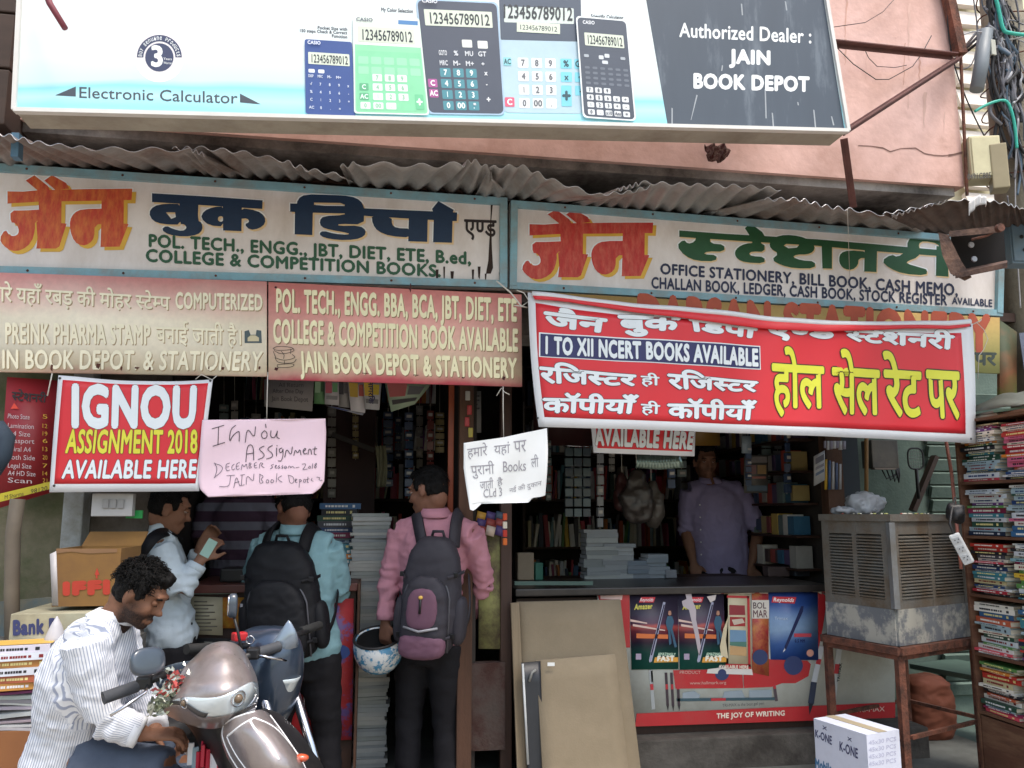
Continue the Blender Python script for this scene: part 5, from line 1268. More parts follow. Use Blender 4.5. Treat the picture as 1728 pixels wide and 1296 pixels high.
def pack(label, cB, rt, up, h, w_, t, J, main, front, accent=None, style=0):
    rt, up = V(rt).normalized(), V(up).normalized(); out = rt.cross(up)
    if out.dot(CO-V(cB)) < 0: out = -out
    root = empty('backpack', tuple(V(cB)-up*h/2), label, 'backpack')
    def L(r, u, o): return V(cB)+rt*r+up*u+out*o
    taper = lambda x, y, z: (x*(1-.22*max(0, z)**2), y, z)
    mb = MB(); superell(mb, L(0,0,t*.45), (rt*w_/2, out*t*.5, up*h/2), .55, .7, 28, 18, fn=taper)
    remesh(mb, 'main_compartment', .012, 2, [main], root, disp=lambda c: folds(c, .006, 9, 3))
    mb = MB(); superell(mb, L(0,-h*.14,t*.92), (rt*w_*.40, out*t*.30, up*h*.33), .55, .7, 24, 14, fn=taper)
    remesh(mb, 'front_pocket', .010, 2, [front], root, disp=lambda c: folds(c, .005, 11, 5))
    if accent:
        mb = MB(); superell(mb, L(0,-h*.07,t*1.17), (rt*w_*.27, out*t*.12, up*h*.17), .55, .8, 20, 12, fn=taper)
        remesh(mb, 'accent_panel', .009, 2, [accent], root)
        mb = MB(); superell(mb, L(.0,-h*.38,t*.98), (rt*w_*.40, out*t*.30, up*h*.11), .6, .7, 20, 12)
        remesh(mb, 'bottom_pocket', .009, 2, [accent], root, disp=lambda c: folds(c, .004, 14, 7))
        MB().tube([L(-w_*.29+.0, -h*.22, t*1.18), L(0, -h*.245, t*1.31), L(w_*.29, -h*.22, t*1.18)], .006, 8).build('silver_rim', M_zip, root)
        z_ = MB().tube([L(0,h*.02,t*1.31), L(.0,-h*.10,t*1.32)], .006, 6); z_.build('zip_pull', pm('1a1a1c', .5), root)
        MB().ball(L(0,h*.03,t*1.31), (.011,.006,.009)).build('emblem', pm('c9a24a', .35), root)
    for zf in (.20, -.30):
        for s in (-1, 1): strap([L(s*w_*.50, h*zf, t*.25), L(s*w_*.47, h*zf-.005, t*.70), L(s*w_*.36, h*zf-.012, t*.98)], .016, .003, main, root, 'webbing_strap', up=L(0, h*zf, 0))
        for s in (-1, 1): MB().box(L(s*w_*.46, h*zf-.004, t*.78), (.022,.012,.024), rot=Matrix((rt, out, up)).transposed(), bev=.003).build('buckle', pm('1a1a1c', .35), root)
    # piping + zips
    pts = [L(w_*.42*math.cos(a), -h*.12+h*.36*math.sin(a), t*.86) for a in [R(20+140*i/16) for i in range(17)]]
    pts = [L(w_*.40, -h*.44, t*.8)]+pts+[L(-w_*.40, -h*.44, t*.8)]
    MB().tube(pts, .0045, 6).build('zip_piping', pm('55555c', .4), root)
    for s in (-1, 1):
        mb = MB(); superell(mb, L(s*w_*.5, -h*.2, t*.40), (rt*.035, out*t*.34, up*h*.20), .7, .7, 16, 10)
        mb.build('side_pocket', front if not accent else main, root)
        a, b_ = J['sh'+('R' if s > 0 else 'L')], J['neck']
        # strap from pack top over the shoulder and down the front of the body
        top = L(s*w_*.26, h*.40, .02); sh = mid(a, b_, .42)+up*.085; fr = mid(a, b_, .35)-out*.13-up*.06; lowf = mid(a, b_, .1)-out*.12-up*.30; low = L(s*w_*.5, -h*.36, .02)
        strap([top, top.lerp(sh, .55)+up*.02+out*.02, sh, mid(sh, fr)+up*.02, fr], .06, .014, main, root, up=mid(J['chest'], J['neck']))
        strap([L(s*w_*.47,-h*.35,.05), L(s*w_*.60,-h*.20,-.01), mid(J['chest'], J['pelvis'], .25)+rt*s*.19-out*.02], .028, .005, main, root, up=mid(J['chest'], J['pelvis'], .3))
    MB().tube([L(-.035,h*.47,.03), L(-.025,h*.53,.035), L(.025,h*.53,.035), L(.035,h*.47,.03)], .008, 8).build('grab_handle', main, root)
    if style:
        MB().box(L(0,h*.04,t*1.05), (.055,.004,.012), rot=Matrix((rt, out, up)).transposed()).build('name_tag', pm('a8a8ac', .5), root)
        MB().box(L(-w_*.24,-h*.30,t*1.02), (.010,.006,.05), rot=Matrix((rt, out, up)).transposed()@Matrix.Rotation(R(-18),3,'Y')).build('zip_pull', pm('c4c4c8', .4), root)
        MB().box(L(-w_*.52,-h*.08,t*.66), (.012,.006,.055), rot=Matrix((rt, out, up)).transposed()).build('zip_pull', pm('9a9aa0', .4), root)
    return root
def body_back(J, drop, out_amt):
    rt = (J['shR']-J['shL']).normalized(); up = (J['neck']-J['pelvis']).normalized(); o = rt.cross(up)
    return rt, up, (o if o.y < 0 else -o)
rt, up, o = body_back(JA, 0, 0)
cA = mid(JA['neck'], JA['pelvis'], .60)+o*.125+rt*.075
pack('mauve and charcoal two-tone backpack worn by the man in the pink shirt', cA, rt, up, .58, .30, .16, JA, M_bgry, M_bgry, M_bpur)
rt, up, o = body_back(JB, 0, 0)
pack('plain black backpack worn by the man in the light teal shirt', mid(JB['neck'], JB['pelvis'], .52)+o*.11+rt*-.02, rt, up, .56, .36, .17, JB, M_bblk, M_bblk, None, 1)
# messenger bag of C
bgC = empty('shoulder_bag', tuple(PD(222,1010,4.05)), 'dark navy shoulder bag slung behind the man in the white shirt', 'bag')
mb = MB(); superell(mb, PD(206,962,4.10), (V((.09,.0,0)), V((.02,.13,0)), V((.03,0,.19))), .6, .7, 24, 14); remesh(mb, 'bag_body', .012, 2, [fab('navy_bag', '191b28')], bgC, disp=lambda c: folds(c, .007, 9, 8))
c_ = mid(JC['chest'], JC['neck'], .3)
strap([PD(200,985,3.95), PD(222,958,3.80), PD(242,928,3.76), PD(262,903,3.80), PD(285,897,3.92), PD(300,905,4.08)], .055, .008, M_bblk, bgC, up=c_)
mb = MB(); mb.box(PD(352,925,3.9), (.045,.004,.085), rot=Matrix.Rotation(R(28), 3, 'Y')); mb.build('held_slip', pm('9fc0b4', .6), None, label='pale green slip of paper held up by the man in the white shirt', cat='paper slip')
# helmet
hc = PD(638,1088,4.13); ax = V((.05,.05,-1)).normalized()*-1; ax = (V((-.10,-.35,1))).normalized()
hel = empty('helmet', tuple(hc-V((0,0,.13))), 'white helmet with blue splash pattern held upside down by the man in pink', 'helmet')
mh = mat('splash_helmet', 'dfe4e6', .25, .04, 5, dirt='2486b4', damt=.48, dscale=22, sharp=.02, coat=.5)
prof = [(.004,-.142),(.045,-.136),(.082,-.118),(.108,-.085),(.122,-.04),(.124,.0),(.118,.035),(.112,.045),(.104,.035),(.108,0),(.104,-.04),(.09,-.08),(.05,-.115),(.002,-.122)]
MB().lathe(hc, prof, 40, 0, ax, cap=False).build('shell', mh, hel)
MB().lathe(hc, [(.102,.036),(.104,.0),(.098,-.04),(.08,-.08),(.04,-.105),(.001,-.112)], 32, 0, ax, cap=False).build('padding', pm('151517', .9), hel)
x_ = ax.orthogonal().normalized(); y_ = ax.cross(x_)
MB().tube([hc+ax*.04+(x_*math.cos(a)+y_*math.sin(a))*.115 for a in [i*math.pi/18 for i in range(36)]], .007, 8, closed=True).build('rim_seal', pm('1c1c1e', .6), hel)
# ================================================================ SCOOTER (front right quarter towards us) AND THE BIKE BEHIND
M_silver = mat('champagne_silver_paint', 'a39997', .33, .12, 20, dirt='7a706c', damt=.28, dscale=9, metal=.55, coat=.5)
M_blkp = mat('black_plastic', '1b1b1d', .45, .1, 20); M_chrome = mat('chrome', 'c8c8cc', .12, .05, 10, metal=1)
M_bluegrey = mat('blue_grey_paint', '3d4a5c', .28, .08, 15, metal=.5, coat=.6); M_rub = mat('tyre_rubber', '1a1a1a', .85, .15, 40)
M_lens = mat('clear_lens', 'c9d2d6', .08, .05, 30, coat=1, metal=.25); M_amb = mat('amber_lens', 'c4502c', .3, .05, 10, coat=.8)
gl, gr = PD(196,1178,2.55), PD(468,1094,3.02)
e_ = V((gr.x-gl.x, gr.y-gl.y, 0)).normalized(); h_ = V((e_.y, -e_.x, 0))
if h_.y > 0: h_ = -h_
o_ = (gl+gr)/2; o_.z = 0
def Q(f, s, z): return o_+h_*f+e_*s+V((0,0,z))
sc_ = empty('scooter', tuple(Q(-.3,0,0)), 'champagne silver scooter with a flower garland on its handlebar, parked beside the seated man', 'scooter')
def cr_w(t): return ((-t+2*t*t-t**3)/2, (2-5*t*t+3*t**3)/2, (t+4*t*t-3*t**3)/2, (-t*t+t**3)/2)
def shell(rows):
    P = [[PD(*c) for c in r] for r in rows]; nr_, nc_ = len(P), len(P[0])
    def S(u, v, lift=0):
        def at(u, v):
            x = min(max(u, 0), 1)*(nc_-1); y = min(max(v, 0), 1)*(nr_-1); i = min(int(x), nc_-2); j = min(int(y), nr_-2); a = cr_w(x-i); b_ = cr_w(y-j); o = V((0,0,0))
            for jj in range(4):
                for ii in range(4): o += P[min(max(j-1+jj,0),nr_-1)][min(max(i-1+ii,0),nc_-1)]*a[ii]*b_[jj]
            return o
        p = at(u, v)
        if lift:
            e = .02; n_ = (at(u+e, v)-at(u-e, v)).cross(at(u, v+e)-at(u, v-e)).normalized()
            if n_.dot(CO-p) < 0: n_ = -n_
            p = p+n_*lift
        return p
    return S
CS = shell([[(334,1106,2.84),(350,1091,2.78),(374,1084,2.765),(397,1088,2.78),(412,1102,2.86)],
            [(314,1125,2.76),(341,1110,2.69),(376,1106,2.655),(407,1112,2.70),(424,1126,2.80)],
            [(303,1144,2.72),(332,1140,2.62),(376,1138,2.585),(414,1136,2.65),(432,1147,2.77)],
            [(286,1168,2.69),(322,1163,2.58),(374,1171,2.53),(420,1163,2.61),(435,1170,2.75)],
            [(272,1190,2.67),(310,1189,2.58),(345,1208,2.55),(400,1202,2.57),(432,1187,2.73)],
            [(285,1207,2.74),(322,1222,2.66),(362,1228,2.64),(402,1216,2.66),(428,1202,2.80)]])
def sgrid(S, u0, u1, v0, v1, lift, nu, nv, name, m, thick=.002, par=None, dome=0):
    f0 = v0 if callable(v0) else (lambda u: v0); f1 = v1 if callable(v1) else (lambda u: v1)
    def fn(a, b_):
        u = u0+(u1-u0)*a; return S(u, f0(a)*(1-b_)+f1(a)*b_, lift+dome*math.sin(math.pi*a)*math.sin(math.pi*b_))
    return MB().grid(fn, nu, nv, 0, True, thick).build(name, m, par or sc_)
sgrid(CS, 0, 1, 0, 1, 0, 40, 40, 'handlebar_cowl', M_silver, -.004)
hl = sgrid(CS, .10, 1.0, lambda a: .765-.33*a, lambda a: .80+.02*math.sin(a*math.pi)-.03*a, .004, 30, 10, 'headlight', M_lens, .002, None, .004)
sgrid(CS, .14, .52, .752, .79, .0095, 12, 3, 'headlight_bezel', pm('3c3a3a', .3), .001, hl)
for (u, v, r_) in ((.27,.765,.017),(.66,.66,.024)):
    c = CS(u, v, .007); n_ = (CS(u, v, .02)-c).normalized(); x_ = n_.orthogonal().normalized(); y_ = n_.cross(x_)
    MB().tube([c+(x_*math.cos(a)+y_*math.sin(a))*r_ for a in [i*math.pi/8 for i in range(16)]], .0025, 6, closed=True).build('reflector_ring', M_chrome, hl)
    MB().ball(c, (r_*.6,)*3).build('bulb', pm('6b5a48', .2), hl)
def sline(S, pts, r_=.0022, m=None, nm='chrome_edge', lift=.002, par=None):
    P = smooth_pts([V((a, b_)) for a, b_ in pts], 2); return MB().tube([S(p.x, p.y, lift) for p in P], r_, 6).build(nm, m or M_chrome, par or sc_)
sline(CS, [(.09,.775),(.3,.705),(.55,.60),(.8,.51),(.98,.455)]); sline(CS, [(.08,.78),(.3,.835),(.6,.83),(.98,.79)])
sline(CS, [(.20,.42),(.36,.50),(.50,.60),(.60,.70),(.72,.82)], .0026, M_chrome, 'panel_seam', .001); sline(CS, [(.20,.42),(.06,.50)], .0026, M_blkp, 'panel_seam', .001)
sline(CS, [(.38,.06),(.62,.16),(.86,.34)], .0024, None, 'chrome_edge')
sgrid(CS, .02, .12, .52, .70, .003, 5, 5, 'indicator', M_amb)
mb = MB(); superell(mb, Q(.04,.02,.955), (e_*.10, h_*.07, V((0,0,.06))), .7, .8, 24, 14); mb.build('instrument_housing', M_blkp, sc_)
AP = shell([[(380,1222,2.64),(395,1212,2.56),(420,1204,2.53),(440,1200,2.57),(452,1206,2.68)],
            [(375,1242,2.60),(400,1236,2.49),(430,1230,2.45),(458,1225,2.51),(472,1233,2.65)],
            [(385,1275,2.58),(415,1270,2.45),(450,1262,2.41),(480,1257,2.47),(493,1263,2.62)],
            [(402,1310,2.56),(435,1312,2.43),(470,1305,2.39),(502,1296,2.45),(515,1298,2.60)],
            [(425,1380,2.60),(455,1385,2.47),(490,1378,2.43),(522,1365,2.49),(537,1357,2.64)],
            [(450,1450,2.68),(475,1460,2.58),(505,1455,2.55),(532,1445,2.59),(547,1432,2.70)]])
sgrid(AP, 0, 1, 0, 1, 0, 28, 40, 'front_apron', M_silver, -.005)
WH = pm('e9e9ea', .25)
for pts in ([(.03,.04),(.05,.25),(.08,.5),(.14,.8)], [(.97,.04),(.96,.25),(.94,.5),(.9,.8)], [(.03,.04),(.3,.02),(.6,.02)], [(.12,.22),(.35,.14),(.55,.10)], [(.55,.10),(.75,.22),(.9,.42)], [(.12,.22),(.15,.42),(.2,.62)], [(.48,.12),(.52,.32),(.56,.52)]):
    sline(AP, pts, .0042, WH, 'border_strip', .003)
sgrid(AP, .18, .88, lambda a: .50-.06*a, lambda a: .57-.06*a, .004, 10, 4, 'reflective_band', WH)
sgrid(AP, .20, .46, .24, .47, .003, 8, 8, 'dark_inset', mat('gunmetal', '4c4646', .2, .1, 20, metal=.7, coat=.7)); sgrid(AP, .56, .86, .24, .44, .003, 8, 8, 'dark_inset', mat('gunmetal', '4c4646', .2, .1, 20, metal=.7, coat=.7))
MB().ball(PD(508,1279,2.53), (.024,.016,.012), 14, 8).build('amber_indicator', M_amb, sc_); None
LS = shell([[(440,1196,2.70),(455,1200,2.76),(470,1206,2.84)],[(468,1228,2.68),(488,1232,2.74),(502,1236,2.84)],[(492,1262,2.66),(512,1268,2.72),(526,1270,2.82)],[(514,1300,2.64),(534,1310,2.70),(548,1310,2.82)],[(545,1432,2.72),(560,1440,2.78),(572,1440,2.88)]])
sgrid(LS, 0, 1, 0, 1, 0, 12, 30, 'leg_shield', M_blkp, -.005); sline(LS, [(.2,.02),(.25,.2),(.3,.45)], .003, M_chrome, 'chrome_edge')
NS = shell([[(300,1205,2.80),(350,1222,2.70),(400,1212,2.70),(430,1198,2.82)],[(330,1240,2.84),(360,1246,2.74),(385,1240,2.70),(430,1220,2.80)],[(350,1300,2.86),(370,1300,2.78),(395,1300,2.74),(440,1290,2.80)],[(380,1440,2.9),(400,1450,2.84),(430,1450,2.8),(470,1440,2.84)]])
sgrid(NS, 0, 1, 0, 1, 0, 14, 20, 'neck_panel', M_blkp, -.005)
wc_ = PD(500,1455,2.56); WF = V((wc_.x, wc_.y, .235))+h_*.02
WB = WF-h_*1.25
# bars, grips, levers, mirrors
for s in (-1, 1):
    z0, z1 = (gl.z, .985) if s < 0 else (gr.z, .985)
    end = Q(-.03, s*.32, gl.z if s < 0 else gr.z+.0)
    MB().tube([Q(0,s*.12,.985), Q(-.01,s*.20,(z0+z1)/2+.005), end], .013, 10).build('handlebar', M_blkp, sc_)
    a = Q(-.01,s*.20,(z0+z1)/2+.002); d_ = (end-a)
    MB().tube([a+d_*.15, a+d_*.2, a+d_*.98, end], [.016,.019,.019,.021], 14).build('grip', mat('grip_rubber', '3f4146', .75, .15, 60), sc_)
    MB().tube([a+h_*.02, a+h_*.055+d_*.2+V((0,0,-.01)), a+h_*.06+d_*.7+V((0,0,-.03)), a+h_*.05+d_*1.0+V((0,0,-.045))], [.006,.0055,.005,.0045], 8).build('brake_lever', M_chrome, sc_)
    MB().box(a+V((0,0,.004)), (.045,.05,.04), bev=.008).build('switch_block', M_blkp, sc_)
# mirror: head oriented to the rider
def mirror(base, top, cen, w_, hgt, nrm, name='mirror'):
    r_ = MB(); r_.tube([base, mid(base, top)+V((0,0,.01)), top], [.006,.005,.005], 8); m_ = r_.build('mirror_stalk', M_blkp, sc_)
    n_ = V(nrm).normalized(); x = V((0,0,1)).cross(n_).normalized(); y = n_.cross(x)
    hb = MB(); superell(hb, cen, (x*w_/2, y*hgt/2, n_*.016), .5, .72, 28, 12); hb.build(name, mat('mirror_shell', '3f4853', .28, .08, 12, coat=.5), m_)
    gb = MB(); superell(gb, V(cen)-n_*.014, (x*w_*.45, y*hgt*.44, n_*.004), .4, .72, 24, 6); gb.build('mirror_glass', M_chrome, m_)
cL = PD(249,1116,2.58)
mirror(Q(.0,-.15,1.0), cL-V((0,0,.03)), cL, .115, .085, (h_+V((.1,0,.25))))
cR = PD(393,1022,2.95)
mirror(Q(.0,.15,1.0), cR-V((0,0,.02)), cR, .05, .085, h_+e_*1.4)
MB().grid(lambda u, t: WF+h_*(.29*math.cos(R(30+125*t)))+V((0,0,.29*math.sin(R(30+125*t))))+e_*(u-.5)*.14-h_*0, 10, 16, 0, True, .004).build('front_mudguard', M_silver, sc_)
def wheel(c, r_, axis, par, nm='wheel'):
    w1 = MB(); x = V((0,0,1)); y = V(axis).cross(x)
    w1.tube([V(c)+(x*math.cos(a)+y*math.sin(a))*(r_-.045) for a in [i*math.pi/16 for i in range(32)]], .047, 12, closed=True); w = w1.build('tyre', M_rub, par)
    MB().lathe(V(c)-V(axis)*.03, [(.02,0),(.15,.005),(.165,.0),(.165,.06),(.15,.055),(.02,.06)], 24, 0, axis).build('rim', mat('cast_rim', '8a8a8c', .4, .1, 20, metal=.8), w)
wheel(WF, .235, e_, sc_); wheel(WB, .235, e_, sc_)
for g in (-.09,.09): MB().tube([WF+e_*g, WF+e_*g-h_*.12+V((0,0,.35))], .02, 8).build('fork', M_blkp, sc_)
RM = Matrix((h_, -e_, V((0,0,1)))).transposed()
MB().box(WF-h_*.52+V((0,0,.07)), (.5,.32,.06), rot=RM, bev=.02).build('footboard', M_blkp, sc_)
mb = MB(); superell(mb, WB+h_*.12+V((0,0,.25)), (e_*.17, h_*.42, V((0,0,.19))), .6, .7, 28, 14); mb.build('rear_body', M_silver, sc_)
mb = MB(); superell(mb, WB+h_*.16+V((0,0,.46)), (e_*.15, h_*.36, V((0,0,.06))), .6, .7, 28, 12); mb.build('seat', mat('black_vinyl', '222224', .5, .1, 30), sc_)
# tinsel flower garland on the left side of the bar
gar = empty('garland', tuple(PD(285,1160,2.62)), 'crumpled silver and red tinsel flower garland tied to the scooter handlebar', 'garland')
rnd = random.Random(5)
for nm, col, N, mt in (('silver_petals','', 150, mat('tinsel_foil', 'b9bdb2', .25, .3, 60, metal=.5)), ('red_petals','', 60, mat('red_cloth_petals', 'a1423e', .7, .3, 40)), ('green_petals','', 60, mat('dry_garland', '8b9178', .7, .3, 40))):
    mb = MB()
    for _ in range(N):
        t = rnd.random(); a0 = PD(308,1136,2.66); a1 = PD(262,1200,2.60)
        if nm == 'red_petals': t = .15+.35*rnd.random()
        if nm == 'green_petals': t = .4+.6*rnd.random()
        c = a0.lerp(a1, t)+V((rnd.gauss(0,.018), rnd.gauss(0,.016), rnd.gauss(0,.016)))*(1.2-t*.5)
        x = V((rnd.gauss(0,1), rnd.gauss(0,1), rnd.gauss(0,1))).normalized(); y = x.orthogonal().normalized(); s_ = rnd.uniform(.008,.017); z_ = x.cross(y)
        mb.add([c-x*s_, c+y*s_*.6+z_*s_*.3, c+x*s_, c-y*s_*.6+z_*s_*.3], [(0,1,2),(0,2,3)])
    mb.build(nm, mt, gar, fix=False, kind='stuff')

# ---- second two-wheeler behind, blue-grey fairing with pointed screen
d2 = 3.15
mo = empty('motorcycle', tuple(V((PD(455,1150,d2).x, PD(455,1150,d2).y, 0))), 'blue-grey motorcycle fairing with a pointed windscreen, parked behind the silver scooter', 'motorcycle')
f2 = V((.80,-.60,0)).normalized(); s2 = V((.60,.80,0)); c2_ = PD(452,1130,d2)
def Q2(f, s, z): return c2_+f2*f+s2*s+V((0,0,z))
mb = MB(); superell(mb, Q2(-.02,0,-.03), (s2*.13, f2*.145, V((0,0,.19))), .75, .8, 32, 20, fn=lambda x, y, z: (x*(1-.25*abs(z)), y*(1+.25*z) if y > 0 else y, z*(1+.1*max(0,y))))
mb.build('fairing', M_bluegrey, mo)
tip = PD(487,1046,d2-.05)
mb = MB()
def wsf(u, t):
    s = (u-.5)*2; b = Q2(.10-.06*s*s, s*.105, .06-.03*abs(s)); return b.lerp(tip, t)+f2*.035*math.sin(math.pi*t)*(1-s*s)
MB().grid(wsf, 16, 12, 0, True, .003).build('windscreen', mat('smoked_screen', '7d8a98', .12, .1, 12, coat=1, metal=.3), mo)
MB().tube([Q2(-.05,-.34,.12), Q2(-.02,-.15,.10), Q2(-.02,.15,.10), Q2(-.05,.34,.12)], .012, 8).build('handlebar', M_blkp, mo)
for s in (-1,1): MB().tube([Q2(-.04,s*.22,.11), Q2(-.05,s*.35,.12)], .018, 10).build('grip', M_rub, mo)
MB().box(PD(404,1074,d2-.1), (.05,.04,.03), rz=.5, bev=.006).build('red_switch', mat('red_switch', 'b8242a', .4, .1, 10), mo)
MB().tube([PD(422,1080,d2-.12)+V((.014*math.cos(a), 0, .014*math.sin(a))) for a in [i*math.pi/8 for i in range(16)]], .0025, 6, closed=True).build('key_ring', M_chrome, mo)
MB().grid(lambda u, t: Q2(.145-.05*(2*u-1)**2-.05*t, (u-.5)*.14, -.02-.09*t), 10, 6, 0, True, .003).build('headlamp', M_lens, mo)
gz = -c2_.z
wheel(Q2(.32,0,gz+.29), .29, s2, mo); wheel(Q2(-.95,0,gz+.29), .29, s2, mo)
MB().tube([Q2(.0,.08,.05), Q2(.32,.08,gz+.29)], .018, 8).tube([Q2(.0,-.08,.05), Q2(.32,-.08,gz+.29)], .018, 8).build('fork', M_chrome, mo)
mb = MB(); superell(mb, Q2(-.35,0,-.12), (s2*.13, f2*.24, V((0,0,.12))), .8, .8, 24, 14); mb.build('fuel_tank', M_bluegrey, mo)
mb = MB(); superell(mb, Q2(-.80,0,-.14), (s2*.12, f2*.30, V((0,0,.06))), .6, .7, 24, 10); mb.build('seat', M_blkp, mo)
MB().box(Q2(-.35,0,gz+.45), (.42,.24,.30), rot=Matrix((f2, -s2, V((0,0,1)))).transposed(), bev=.04).build('engine', mat('engine_alloy','4a4a4c',.5,.2,10,metal=.6), mo)
# ---- what the seated man sits on: a low vinyl-topped stool
st = empty('stool', tuple(V((JD['pelvis'].x, JD['pelvis'].y, 0))), 'low padded stool under the seated man, only its dusty purple-grey rim in view', 'stool')
pz = JD['pelvis'].z-.20
mb = MB(); superell(mb, V((JD['pelvis'].x-.02, JD['pelvis'].y-.02, pz+.0)), (V((.23,0,0)), V((0,.22,0)), V((0,0,.05))), .5, .8, 28, 10); mb.build('seat', mat('dusty_vinyl', '6c5f68', .6, .2, 10), st)
for sx in (-1,1):
    for sy in (-1,1): MB().beam((JD['pelvis'].x+sx*.13, JD['pelvis'].y+sy*.13, 0), (JD['pelvis'].x+sx*.11, JD['pelvis'].y+sy*.11, pz-.02), .035, .035).build('leg', M_wood, st)
# ================================================================ RIGHT COUNTER WITH POSTERS
Yc = .45; SCn = flat(Yc)
def zc(px, py): return W(px, py, Yc).z
cx0, cx1 = W(868, 1000, Yc).x, W(1395, 1000, Yc).x
ztop = W(1200, 988, Yc).z
ctr = empty('shop_counter', ((cx0+cx1)/2, Yc+.3, .17), 'long dark-topped counter of the right shop, its front plastered with a red pen advertisement', 'counter')
M_ctop = mat('dark_laminate', '2b2726', .35, .2, 8, dirt='4a423c', damt=.3)
MB().box(((cx0+cx1)/2, Yc+.29, ztop-.02), (cx1-cx0, .66, .04), bev=.006).build('counter_top', M_ctop, ctr)
MB().box(((cx0+cx1)/2, Yc+.31, (ztop-.06+.17)/2+.02), (cx1-cx0-.03, .58, ztop-.26)).build('carcass', M_darkwood, ctr)
MB().beam(W(868,984,Yc-.05), W(1000,984,Yc-.05), .02, .02).build('glass_edge', mat('green_glass_edge','3b5652',.2,.1,10), ctr)
ad = sheet(SCn, [(1005,993),(1508,988),(1508,1210),(1040,1225)], mat('white_ad_vinyl', 'cfd3cc', .5, .08, 5, dirt='a8a69a', damt=.3, dscale=4), ctr, 'ad_board', thick=.012, off=.012)
A = lambda polys, c, o=.0145, nm='ad_print', **k: shape(SCn, polys, pm(c, .5) if isinstance(c, str) else c, ctr, nm, o, **k)
rdm = mat('ad_red', 'b5262c', .5, .12, 6, dirt='8c4a44', damt=.2, dscale=6)
A([[(1005,993),(1393,991),(1393,1000),(1061,1003),(1062,1092),(1030,1092)]], rdm, nm='red_band')
A([[(1073,1203),(1508,1184),(1508,1210),(1070,1225)]], rdm, nm='red_band')
A([[(1378,996),(1394,1006),(1386,1060),(1378,1100)]], rdm, nm='red_band')
A([[(1012,997),(1050,1000),(1048,1012),(1012,1010)]], 'd8b8b0', .0155)
text(SCn, 'THE JOY OF WRITING', [(1207,1203),(1322,1198),(1322,1206),(1207,1211)], pm('e6d9c8', .5), ctr, .016, bold=.06)
text(SCn, 'TRI-MAX', [(1440,1193),(1490,1191),(1490,1199),(1440,1201)], pm('d8c4b8', .5), ctr, .016)
# torn pale line along the top of the board
rnd = random.Random(3)
up_ = [(x, 994+rnd.uniform(-1,2)) for x in range(1060, 1390, 9)]; dn_ = [(x, 999+rnd.uniform(-2,5)) for x in range(1060, 1390, 9)]
A([up_+dn_[::-1]], 'cfc6b8', .0165, 'torn_paper_edge')
def poster(q, base, nm, lab): return sheet(SCn, q, base, ctr, nm, thick=.001, off=.0185, label=lab)
def ramp_v(name, stops, z0, z1): return fade_mat(name, stops, z0, z1, .4, 5, .10)
zt_, zb_ = zc(1100,1002), zc(1100,1128)
M_pa = ramp_v('pen_poster_print', [(0,'1d5a50'),(.22,'1c4d48'),(.34,'2a2036'),(.5,'6b2c38'),(.56,'b0504a'),(.6,'52324a'),(.72,'3b3344'),(.86,'2b2434'),(1,'241f2c')], zb_, zt_)
for k, (x0, x1) in enumerate(((1061,1142),(1142,1226))):
    poster([(x0,1001),(x1,1002),(x1+1,1128),(x0+3,1129)], M_pa, 'pen_poster', 'dark poster with a slanting pen and the words amazing fast')
    B_ = lambda polys, c, o=.0205, nm='poster_print': shape(SCn, [[(x+x0-1061, y) for x, y in p] for p in polys], pm(c, .45), ctr, nm, o)
    B_([[(1080,1007),(1104,1007),(1101,1016),(1076,1016)]], 'c02c3a')
    T_ = lambda s, q, c, o=.0215, **kw: text(SCn, s, [(a+x0-1061, b) for a, b in q], pm(c, .45), ctr, o, **kw)
    T_('Reynolds', [(1079,1008.5),(1101,1008.5),(1100,1014),(1078,1014)], 'ecd8da', bold=.03)
    T_('Amazer', [(1069,1019),(1099,1018),(1099,1026),(1068,1028)], 'c8c25a', bold=.07)
    B_([[(1117,1015),(1121,1016),(1098,1115),(1094,1117),(1093,1113)]], '9fa2b8'); B_([[(1117.5,1019),(1119.5,1020),(1098,1105),(1096,1104)]], '2c2444', .0212)
    B_([[(1066,1052),(1120,1062),(1120,1064),(1066,1056)],[(1062,1044),(1090,1050),(1090,1052),(1062,1048)]], 'd7b9ae')
    B_([[(1072,1068),(1125,1070),(1125,1077),(1072,1076)]], 'd0703a')
    # standing figure on the poster
    B_([[(1126,1030),(1130,1030),(1131,1036),(1128,1038),(1125,1036)]], 'a97c66', .0212)
    B_([[(1124,1039),(1132,1039),(1135,1048),(1132,1062),(1124,1062),(1121,1050)],[(1125,1062),(1129,1062),(1131,1085),(1127,1088)],[(1129,1062),(1133,1062),(1140,1090),(1136,1092)]], '2f5872', .0212)
    B_([[(1103,1108),(1142,1108),(1142,1116),(1101,1117)]], 'd89c3c')
    T_('AMAZINGLY', [(1108,1100),(1138,1101),(1138,1105),(1108,1105)], 'bfe0c8', bold=.05)
    T_('FAST', [(1107,1106),(1136,1106),(1136,1114),(1106,1114)], 'f0ead8', .0225, bold=.12)
    B_([[(1071,1102),(1080,1102),(1080,1112),(1071,1112)]], 'a89ab2')
